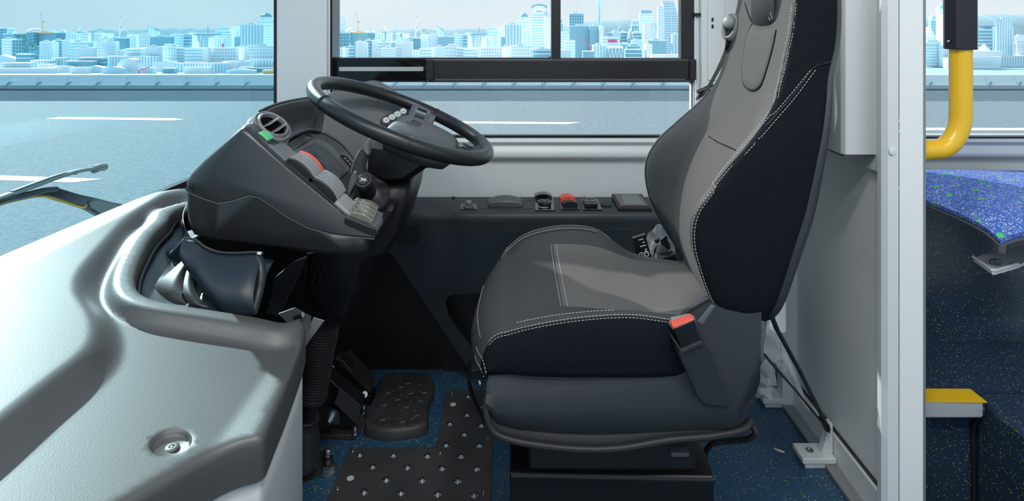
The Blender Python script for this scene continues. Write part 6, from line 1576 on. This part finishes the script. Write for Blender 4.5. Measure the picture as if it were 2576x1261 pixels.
obj('stalk_root', MB().pxprism([(896, 436), (890, 432), (880, 450), (873, 480), (876, 500), (884, 480), (898, 455)], 1.33, 1.39), 'pod_grey', st2, bevel=.004)

# ------------------------------------------------------------------ things on the driver's floor
def fl(px, py, z=0): return Wz(px, py, z)
plt = thing('dimpled_floor_plate', 'L-shaped dark metal floor plate with rows of shiny dimples', 'floor plate', tuple(fl(1050, 1200)))
op = [(795, 1330), (872, 1142), (878, 1132), (890, 1129), (1080, 1129), (1092, 1126), (1099, 1116), (1121, 994), (1124, 987), (1132, 985), (1236, 985), (1240, 1120), (1232, 1330)]
OPm = [fl(x, y, .0008) for x, y in op]; obj('plate', MB().prism(OPm, (0, 0, .0032)), 'plate_metal', plt, smooth=0, bevel=.0006)
dz = [(828, 846), (746, 889), (906, 806), (897, 897), (815, 940), (728, 991), (887, 993), (800, 1045), (638, 1043), (475, 1040), (313, 1037), (375, 1095), (543, 1098), (709, 1102), (876, 1105), (441, 1157), (613, 1160), (785, 1164), (334, 1217), (511, 1221), (688, 1226), (865, 1231), (833, 757), (640, 1290), (440, 1287)]
first = None
for zx, zy in dz:
    c = fl(740 + zx / 1.907, 600 + zy / 1.907, .004)
    if first is None:
        first = obj('dimple', MB().lathe([(.0098, 0), (.0085, .0012), (.0070, .0008), (.0055, .0022), (.0045, .0032), (.0005, .0038)], c, n=20), 'steel', plt, smooth=60); fc = c
    else:
        d = first.copy(); COL.objects.link(d); d.parent = plt; d.location = first.location + (c - fc)
for zx, zy in ((762, 798), (270, 1152)): obj('white_disc', MB().lathe([(.0085, 0), (.0085, .0008), (.0005, .001)], fl(740 + zx / 1.907, 600 + zy / 1.907, .004), n=18), 'white_dot', plt)
for zx, zy in ((757, 746), (700, 1031), (279, 1024), (207, 1206), (909, 1228), (929, 963)): obj('screw', MB().lathe([(.004, 0), (.004, .002), (.0028, .003), (.0028, .006), (.0005, .0065)], fl(740 + zx / 1.907, 600 + zy / 1.907, .004), n=12), 'steel', plt, smooth=40)
# foot rest
fr = thing('foot_rest', 'black rubber foot rest block with raised diamond treads', 'foot rest', tuple(fl(1005, 1030)))
fo = [(948, 990), (955, 966), (972, 956), (1010, 952), (1050, 953), (1082, 962), (1094, 980), (1092, 1000), (1080, 1030), (1077, 1058), (1077, 1082), (1066, 1094), (1020, 1103), (980, 1107), (940, 1103), (920, 1096), (914, 1082), (922, 1055), (936, 1022)]
def frc(x, y, h): return fl(x, y + 4, 0) + Vector((0, 0, h))
FO = catmull([fl(x, y + 3, 0) for x, y in fo], 3, loop=True); cf = sum(FO, Vector()) / len(FO)
obj('block', MB().loft([[p + Vector((0, 0, .001)) for p in FO], [p.lerp(cf, .02) + Vector((0, 0, .018)) for p in FO], [p.lerp(cf, .06) + Vector((0, 0, .026)) for p in FO], [p.lerp(cf, .12) + Vector((0, 0, .028)) for p in FO], [p.lerp(cf, .2) + Vector((0, 0, .028)) for p in FO]]), 'rubber_worn', fr, smooth=60)
tz = [(492, 694, 1), (552, 694, -1), (604, 698, 1), (437, 718, 1), (519, 711, -1), (490, 722, 1), (542, 727, 1), (596, 732, 1), (458, 740, -1), (630, 738, -1), (426, 756, 1), (508, 748, 1), (565, 742, -1), (535, 757, 1), (588, 762, 1), (472, 762, 1), (502, 772, -1), (556, 782, 1), (612, 778, -1), (440, 796, -1), (500, 797, 1), (404, 815, 1), (460, 818, 1), (546, 808, -1), (514, 823, 1), (570, 824, 1), (392, 852, 1), (448, 856, 1), (432, 868, -1), (506, 858, 1), (595, 847, -1), (562, 862, 1), (478, 886, 1), (527, 878, -1), (436, 892, 1), (496, 896, 1), (552, 894, 1)]
fd = {}
for zx, zy, s in tz:
    c = Wz(740 + zx / 1.907, 600 + zy / 1.907, .0285)
    if s not in fd:
        a = radians(38) * -s; e1 = Vector((cos(a), sin(a), 0)); e2 = Vector((-sin(a), cos(a), 0)); L_, w_ = .0135, .0062
        b4 = [c + e1 * L_, c + e2 * w_, c - e1 * L_, c - e2 * w_]; t4 = [p.lerp(c, .35) + Vector((0, 0, .0028)) for p in b4]
        o = obj('tread_diamond', MB().loft([b4, t4]), 'rubber_worn', fr, smooth=0); fd[s] = (o, c)
    else:
        o, c0_ = fd[s]; d = o.copy(); COL.objects.link(d); d.parent = fr; d.location = o.location + (c - c0_)
# pedals
ped = thing('accelerator_pedal', 'black ribbed pedal on a cast bracket, in front of the foot rest', 'pedal', tuple(fl(855, 1095)))
bq = [(786, 1104), (896, 1107), (905, 1096), (921, 1036), (914, 1026), (880, 1024), (790, 1030)]
obj('cast_base', MB().loft([[fl(x, y, .001) for x, y in bq], [fl(x, y, .001) + Vector((0, 0, .012)) for x, y in bq]]), 'cast_metal', ped, bevel=.003)
for x, y in ((893, 1085), (915, 1032)):
    c = fl(x, y + 8, .013); obj('cap_bolt', MB().lathe([(.009, 0), (.009, .003), (.0065, .003), (.0065, .018), (.0055, .020), (.003, .020), (.003, .016), (.0005, .016)], c, n=16), 'steel', ped, smooth=40)
obj('nut', MB().lathe([(.0075, 0), (.0075, .006), (.003, .006), (.003, .010), (.0005, .010)], fl(838, 1085, .013), n=6), 'zinc', ped, smooth=0)
YPd = 1.62
body = [(822, 948), (852, 975), (908, 1022), (903, 1044), (893, 1066), (880, 1076), (853, 1078), (848, 1035), (800, 1010), (788, 960)]
obj('pedal_body', MB().pxprism(body, YPd + .034, YPd + .085), 'black_plastic', ped, bevel=.003)
tq = [W(853, 977, YPd + .015), W(909, 1023, YPd + .03), W(896, 1068, YPd + .015), W(841, 1016, YPd)]
tn = (tq[1] - tq[0]).cross(tq[3] - tq[0]).normalized(); tn = tn if tn.y < 0 else -tn
obj('tread_plate', MB().loft([tq, [p - tn * .012 for p in tq]]), 'rubber', ped, bevel=.001)
for i in range(9):
    t = (i + .5) / 9; a = tq[0].lerp(tq[3], t); b = tq[1].lerp(tq[2], t); w_ = (tq[3] - tq[0]) * .028
    obj('tread_rib', MB().loft([[a - w_, a + w_, a + w_ + tn * .003, a - w_ + tn * .003], [b - w_, b + w_, b + w_ + tn * .003, b - w_ + tn * .003]]), 'rubber_soft', ped, smooth=0)
pc = W(829, 1056, YPd - .008); obj('pivot_washer', MB().cyl(pc + Vector((0, .008, 0)) + Vector((.008, 0, .006)), pc + Vector((.008, .002, .006)), .018, n=24), 'zinc', ped)
obj('pivot_bolt', MB().cyl(pc + Vector((0, .004, 0)), pc + Vector((0, -.012, 0)), .0095, n=18).cyl(pc + Vector((0, -.012, 0)), pc + Vector((0, -.018, 0)), .0065, n=16), 'steel', ped)
obj('pivot_bracket', MB().pxprism([(836, 1062), (853, 1050), (853, 1070), (840, 1070)], YPd + .0, YPd + .01), 'zinc', ped, smooth=0)
pe2 = thing('brake_pedal', 'black ribbed pedal behind the bracket pedal in the dark footwell', 'pedal', tuple(fl(900, 1000)))
Y2 = 1.78
obj('pedal_body', MB().pxprism([(841, 900), (862, 908), (900, 950), (933, 985), (920, 1004), (895, 1004), (875, 990), (845, 965), (838, 925)], Y2, Y2 + .05), 'black_plastic', pe2, bevel=.003)
tq = [W(843, 899, Y2), W(882, 880, Y2 + .07), W(945, 952, Y2 + .07), W(934, 986, Y2 - .004)]
tn = (tq[1] - tq[0]).cross(tq[3] - tq[0]).normalized(); tn = tn if tn.y < 0 else -tn
obj('tread_plate', MB().loft([tq, [p - tn * .010 for p in tq]]), 'rubber', pe2, bevel=.002)
for i in range(8):
    t = (i + .5) / 8; a = tq[0].lerp(tq[1], t); b = tq[3].lerp(tq[2], t); w_ = (tq[1] - tq[0]) * .03
    obj('tread_rib', MB().loft([[a - w_, a + w_, a + w_ + tn * .003, a - w_ + tn * .003], [b - w_, b + w_, b + w_ + tn * .003, b - w_ + tn * .003]]), 'rubber_soft', pe2, smooth=0)
obj('pivot_pin', MB().cyl(W(917, 993, Y2 - .012), W(917, 993, Y2 + .005), .0085, n=18).cyl(W(917, 993, Y2 - .018), W(917, 993, Y2 - .012), .0055, n=14), 'steel', pe2)
obj('return_stud', MB().cyl(W(867, 982, Y2 - .03), W(867, 972, Y2 - .03), .004), 'steel', pe2)
obj('foot', MB().bb(X(880, Y2), X(935, Y2), Y2 + .005, Y2 + .05, .001, .03), 'black_plastic', pe2, bevel=.002)
obj('pin_ring', MB().tube([W(835, 929, Y2 - .03) + Vector((.006 * cos(q), 0, .009 * sin(q))) for q in [2 * pi * i / 16 for i in range(16)]], .0018, 6, loop=True), 'steel', pe2)
# floor bolt
fb = thing('floor_bolt', 'shiny upright bolt with nut and washer on the blue floor', 'bolt', tuple(fl(824, 1186)))
c = fl(825, 1184, .0)
obj('washer', MB().lathe([(.026, .001), (.026, .003), (.012, .0035)], c, n=28), 'zinc', fb)
obj('nut', MB().lathe([(.0155, .0036), (.0155, .018), (.009, .019)], c, n=6), 'zinc', fb, smooth=0)
obj('stud', MB().lathe([(.011, .019), (.0125, .021), (.011, .023), (.0125, .025), (.011, .027), (.0125, .029), (.011, .031), (.011, .036)], c, n=18), 'black_plastic', fb)
obj('stud_head', MB().lathe([(.0095, .036), (.0105, .038), (.0105, .052), (.009, .055), (.0005, .055)], c, n=18), 'steel', fb, smooth=40)
# grey sheet metal bits behind the cowl tip
sm = thing('sheet_metal_bracket', 'grey sheet metal bracket showing behind the cowl tip', 'bracket', tuple(W(790, 860, 1.30)))
obj('plate', MB().pxprism([(788, 800), (815, 808), (762, 880), (755, 870)], 1.30, 1.303), 'grey_plastic', sm, smooth=0)
obj('plate', MB().pxprism([(700, 790), (742, 775), (782, 798), (781, 828), (768, 845), (740, 830)], 1.24, 1.243), 'grey_dark', sm, smooth=0)
obj('screw', MB().cyl(W(742, 800, 1.236), W(762, 792, 1.232), .005), 'steel', sm)
struct('trim_6', MB().pxprism([(668, 790), (690, 700), (740, 660), (770, 650), (750, 700), (700, 800)], 1.32, 1.34), 'pod_lower', smooth=40, bevel=.003)

# ------------------------------------------------------------------ wipers outside the windscreen
wp_ = thing('windscreen_wiper', 'dark wiper arm with a grey blade outside the windscreen', 'wiper', tuple(W(290, 540, 1.66)))
XW = -1.06
def wx(x, y, o=0): return Wx(x, y, XW + o)
def strip(name, pts, r, m, flat=.45, **k): return obj(name, MB().tube(catmull([wx(*p) for p in pts], 6), r, 10, flat=flat), m, wp_, smooth=60, **k)
strip('arm', [(-260, 600), (-60, 530), (0, 505), (60, 492), (105, 480), (135, 476)], [.014] * 31, 'wiper_dark', .5)
strip('blade', [(-240, 590), (0, 498), (40, 485), (120, 455), (190, 432), (240, 424)], .010, 'wiper_grey', .5)
strip('blade_ridge', [(30, 484), (100, 458), (160, 438), (190, 436)], .006, 'grey_dark', .6)
strip('blade_end_cap', [(236, 427), (250, 422), (262, 420)], [.011] * 13, 'wiper_grey', .9)
strip('yellow_edge', [(-60, 538), (0, 515), (60, 500), (110, 494), (160, 508), (205, 522), (216, 518)], .0028, 'amber', 1)
ap_ = [(95, 478), (140, 470), (200, 488), (245, 498), (330, 520), (325, 560), (250, 540), (205, 518), (165, 508), (120, 494), (80, 494)]
Pa = [wx(*p) for p in ap_]; obj('arm_head', MB().prism(Pa, (-.02, 0, 0)), 'wiper_dark', wp_, bevel=.004)
obj('arm_cover', MB().prism([wx(240, 500, .003), wx(330, 517, .003), wx(330, 560, .003), wx(262, 545, .003), wx(228, 524, .003), wx(222, 506, .003)], (-.026, 0, 0)), 'gloss_black', wp_, bevel=.004)

# ------------------------------------------------------------------ passenger side, right of the pillar
struct('floor_platform', MB().bb(.88, 2.2, 1.558, 2.10, -.30, .18).bb(.88, 1.148, 1.515, 1.558, .142, .18), 'floor_navy', smooth=0)
struct('floor_step_side', MB().bb(1.152, 2.2, .5, 1.558, -.30, .1795), 'floor_navy', smooth=60, bevel=.02, seg=5)
struct('floor_upstand', MB().grid(lambda u, v: (.88 + 1.3 * u, 1.86 + .14 * (1 - cos(v * pi / 2)) if False else 1.80 + .2 * sin(v * pi / 2), .18 + .38 * (1 - cos(v * pi / 2)) ), 2, 10), 'floor_navy', smooth=60)
ns_ = thing('step_nosing', 'yellow anti-slip strip on an aluminium nosing at the platform edge', 'step nosing', (1.03, 1.5, .15))
yq = [Wz(2250, 1011, .181), Wz(2483, 1014, .181), Wz(2441, 981, .181), Wz(2250, 980, .181)]
obj('yellow_strip', MB().prism(yq, (0, 0, .0025)), 'yellow', ns_, smooth=0)
a, b = yq[0], yq[1]; c_ = Wz(2466, 1017, .181)
for i in range(9):
    z1_ = .181 - i * .0039; obj('nosing_rib', MB().prism([Vector((a.x, a.y - .001, z1_)), Vector((b.x - .008, a.y - .001, z1_)), Vector((b.x - .008, a.y - .001, z1_ - .0031)), Vector((a.x, a.y - .001, z1_ - .0031))], (0, .012, 0)), 'sill_alu', ns_, smooth=0)
obj('nosing_back', MB().prism([Vector((a.x, a.y + .0005, .1805)), Vector((b.x - .008, a.y + .0005, .1805)), Vector((b.x - .009, a.y + .0005, .143)), Vector((a.x, a.y + .0005, .143))], (0, .01, 0)), 'sill_alu', ns_, smooth=0)
tag(obj('floor_seal', MB().tube(catmull([W(2464, 1046, 1.525), W(2452, 1066, 1.545), W(2448, 1085, 1.552), W(2449, 1130, 1.552), W(2450, 1200, 1.552), W(2450, 1262, 1.552), W(2450, 1420, 1.552)], 6), .006, 8), 'sleeve_black'), 'dark welded seam running down beside the step edge', 'floor seam')
# blue moquette seat
def moquette():
    m = mat('moquette', (.03, .08, .45), .9, bump=('grain', 240, .4, .001)); t = m.node_tree; b = t.nodes['Principled BSDF']; tcn = t.nodes.new('ShaderNodeTexCoord')
    n = t.nodes.new('ShaderNodeTexNoise'); n.inputs['Scale'].default_value = 7; t.links.new(tcn.outputs['Object'], n.inputs['Vector'])
    w = t.nodes.new('ShaderNodeTexWave'); w.wave_type = 'RINGS'; w.inputs['Scale'].default_value = 26; w.inputs['Distortion'].default_value = 22; w.inputs['Detail'].default_value = 2; w.inputs['Detail Scale'].default_value = 1.2; t.links.new(tcn.outputs['Object'], w.inputs['Vector'])
    v = t.nodes.new('ShaderNodeTexVoronoi'); v.inputs['Scale'].default_value = 210; t.links.new(tcn.outputs['Object'], v.inputs['Vector'])
    lt = t.nodes.new('ShaderNodeMath'); lt.operation = 'LESS_THAN'; lt.inputs[1].default_value = .46; t.links.new(v.outputs['Distance'], lt.inputs[0])
    mu = t.nodes.new('ShaderNodeMath'); mu.operation = 'MULTIPLY'; t.links.new(lt.outputs[0], mu.inputs[0]); t.links.new(w.outputs[1], mu.inputs[1])
    m1 = t.nodes.new('ShaderNodeMixRGB'); m1.inputs[1].default_value = (.03, .12, .52, 1); m1.inputs[2].default_value = (.10, .20, .58, 1); t.links.new(n.outputs[0], m1.inputs[0])
    m2 = t.nodes.new('ShaderNodeMixRGB'); m2.inputs[2].default_value = (.55, .60, .80, 1); t.links.new(mu.outputs[0], m2.inputs[0]); t.links.new(m1.outputs[0], m2.inputs[1])
    v2 = t.nodes.new('ShaderNodeTexVoronoi'); v2.inputs['Scale'].default_value = 21; t.links.new(tcn.outputs['Object'], v2.inputs['Vector'])
    l2 = t.nodes.new('ShaderNodeMath'); l2.operation = 'LESS_THAN'; l2.inputs[1].default_value = .17; t.links.new(v2.outputs['Distance'], l2.inputs[0])
    m3 = t.nodes.new('ShaderNodeMixRGB'); m3.inputs[2].default_value = (.10, .60, .18, 1); t.links.new(l2.outputs[0], m3.inputs[0]); t.links.new(m2.outputs[0], m3.inputs[1])
    t.links.new(m3.outputs[0], b.inputs['Base Color'])
moquette()
ps = thing('passenger_seat', 'passenger seat cushion in blue patterned moquette with green flecks', 'seat', (1.35, 1.75, .25))
def cushion_pt(u, v):  # u: 0 front edge .. 1 back, v: 0 near aisle .. 1 window
    x = lerp(1.115, 1.75, u); y = lerp(1.49, 2.0, v)
    z = .612 + .028 * (1 - abs(2 * v - 1) ** 4) * (.6 + .4 * sin(pi * min(1, u * 1.4))) - .022 * (1 - min(1, u / .15)) ** 2 - .010 * (max(0, 1 - v / .12)) ** 2 + .012 * v
    return (x + .050 * (1 - v) ** 1.5 * (1 - u), y, z)
mb = MB().grid(cushion_pt, 24, 24); obj('cushion', mb, 'moquette', ps, smooth=80)
edge = [Vector(cushion_pt(1, i / 24 * 0)) for i in range(1)] ; per_ = [Vector(cushion_pt(1 - i / 24, 0)) for i in range(25)] + [Vector(cushion_pt(0, i / 24)) for i in range(1, 25)]
obj('cushion_side', MB().loft([per_, [p + Vector((.004, .004, -.014)) for p in per_], [p + Vector((.03, .02, -.020)) for p in per_]], close=False), 'moquette', ps, smooth=60)
obj('edge_trim', MB().tube([p + Vector((.001, -.001, -.016)) for p in per_], .003, 6), 'grey_dark', ps)
obj('seat_pan', MB().bb(1.20, 1.75, 1.53, 1.99, .572, .585), 'grey_dark', ps, smooth=0)
pb_ = [W(2448, 650, 1.66), W(2470, 640, 1.70), W(2510, 632, 1.72), W(2600, 610, 1.72), W(2620, 640, 1.66), W(2560, 668, 1.62), W(2503, 685, 1.56), W(2496, 684, 1.56)]
obj('bracket_tray', MB().loft([pb_, [p + Vector((0, 0, -.008)) for p in pb_]]), 'pipe_white', ps, bevel=.002)
obj('bracket_web', MB().pxprism([(2512, 606), (2534, 606), (2530, 642), (2512, 636)], 1.66, 1.68), 'grey_plastic', ps, bevel=.002)
obj('bracket_lip', MB().tube([p + Vector((0, 0, .004)) for p in (pb_[0], pb_[7], pb_[6], pb_[5])], .004, 8), 'pipe_white', ps)
obj('wing_nut', MB().ball(W(2502, 661, 1.62), .014, 6, (1, .8, .8)).box(W(2512, 658, 1.61), (.018, .006, .01)), 'grey_dark', ps)
obj('support_leg', MB().bb(1.62, 1.70, 1.68, 1.78, .175, .55), 'grey_dark', ps, bevel=.004)
# yellow grab pole
gpn = thing('grab_pole', 'yellow grab pole with a black sleeve, bending to the partition pillar', 'grab pole', tuple(W(2418, 200, 1.36)))
YG = 1.39; rp_ = 25.3 / F * YG
path = [W(2417, -250, YG), W(2417, 50, YG), W(2417, 285, YG)] + [W(2417 - 62 * (1 - cos(q)), 288 + 88 * sin(q), YG) for q in [pi / 2 * i / 10 for i in range(1, 11)]] + [W(2330, 378, YG), W(2300, 382, YG), W(2270, 382, YG)]
obj('pole', MB().tube(path, rp_, 24), 'yellow', gpn, smooth=80)
sl = [(-.0285, .006), (-.024, -.022), (-.012, -.028), (.020, -.028), (.0265, -.020), (.0265, .018), (.018, .027), (-.018, .027)]
csl = W(2413, 0, YG); obj('sleeve', MB().loft([[Vector((csl.x + a, YG + b, z)) for a, b in sl] for z in (W(0, 124, YG).z, W(0, -300, YG).z)]), 'sleeve_black', gpn, bevel=.0025)
obj('screw', MB().ball(W(2386, 104, YG - .01), .0035, 6), 'steel', gpn)
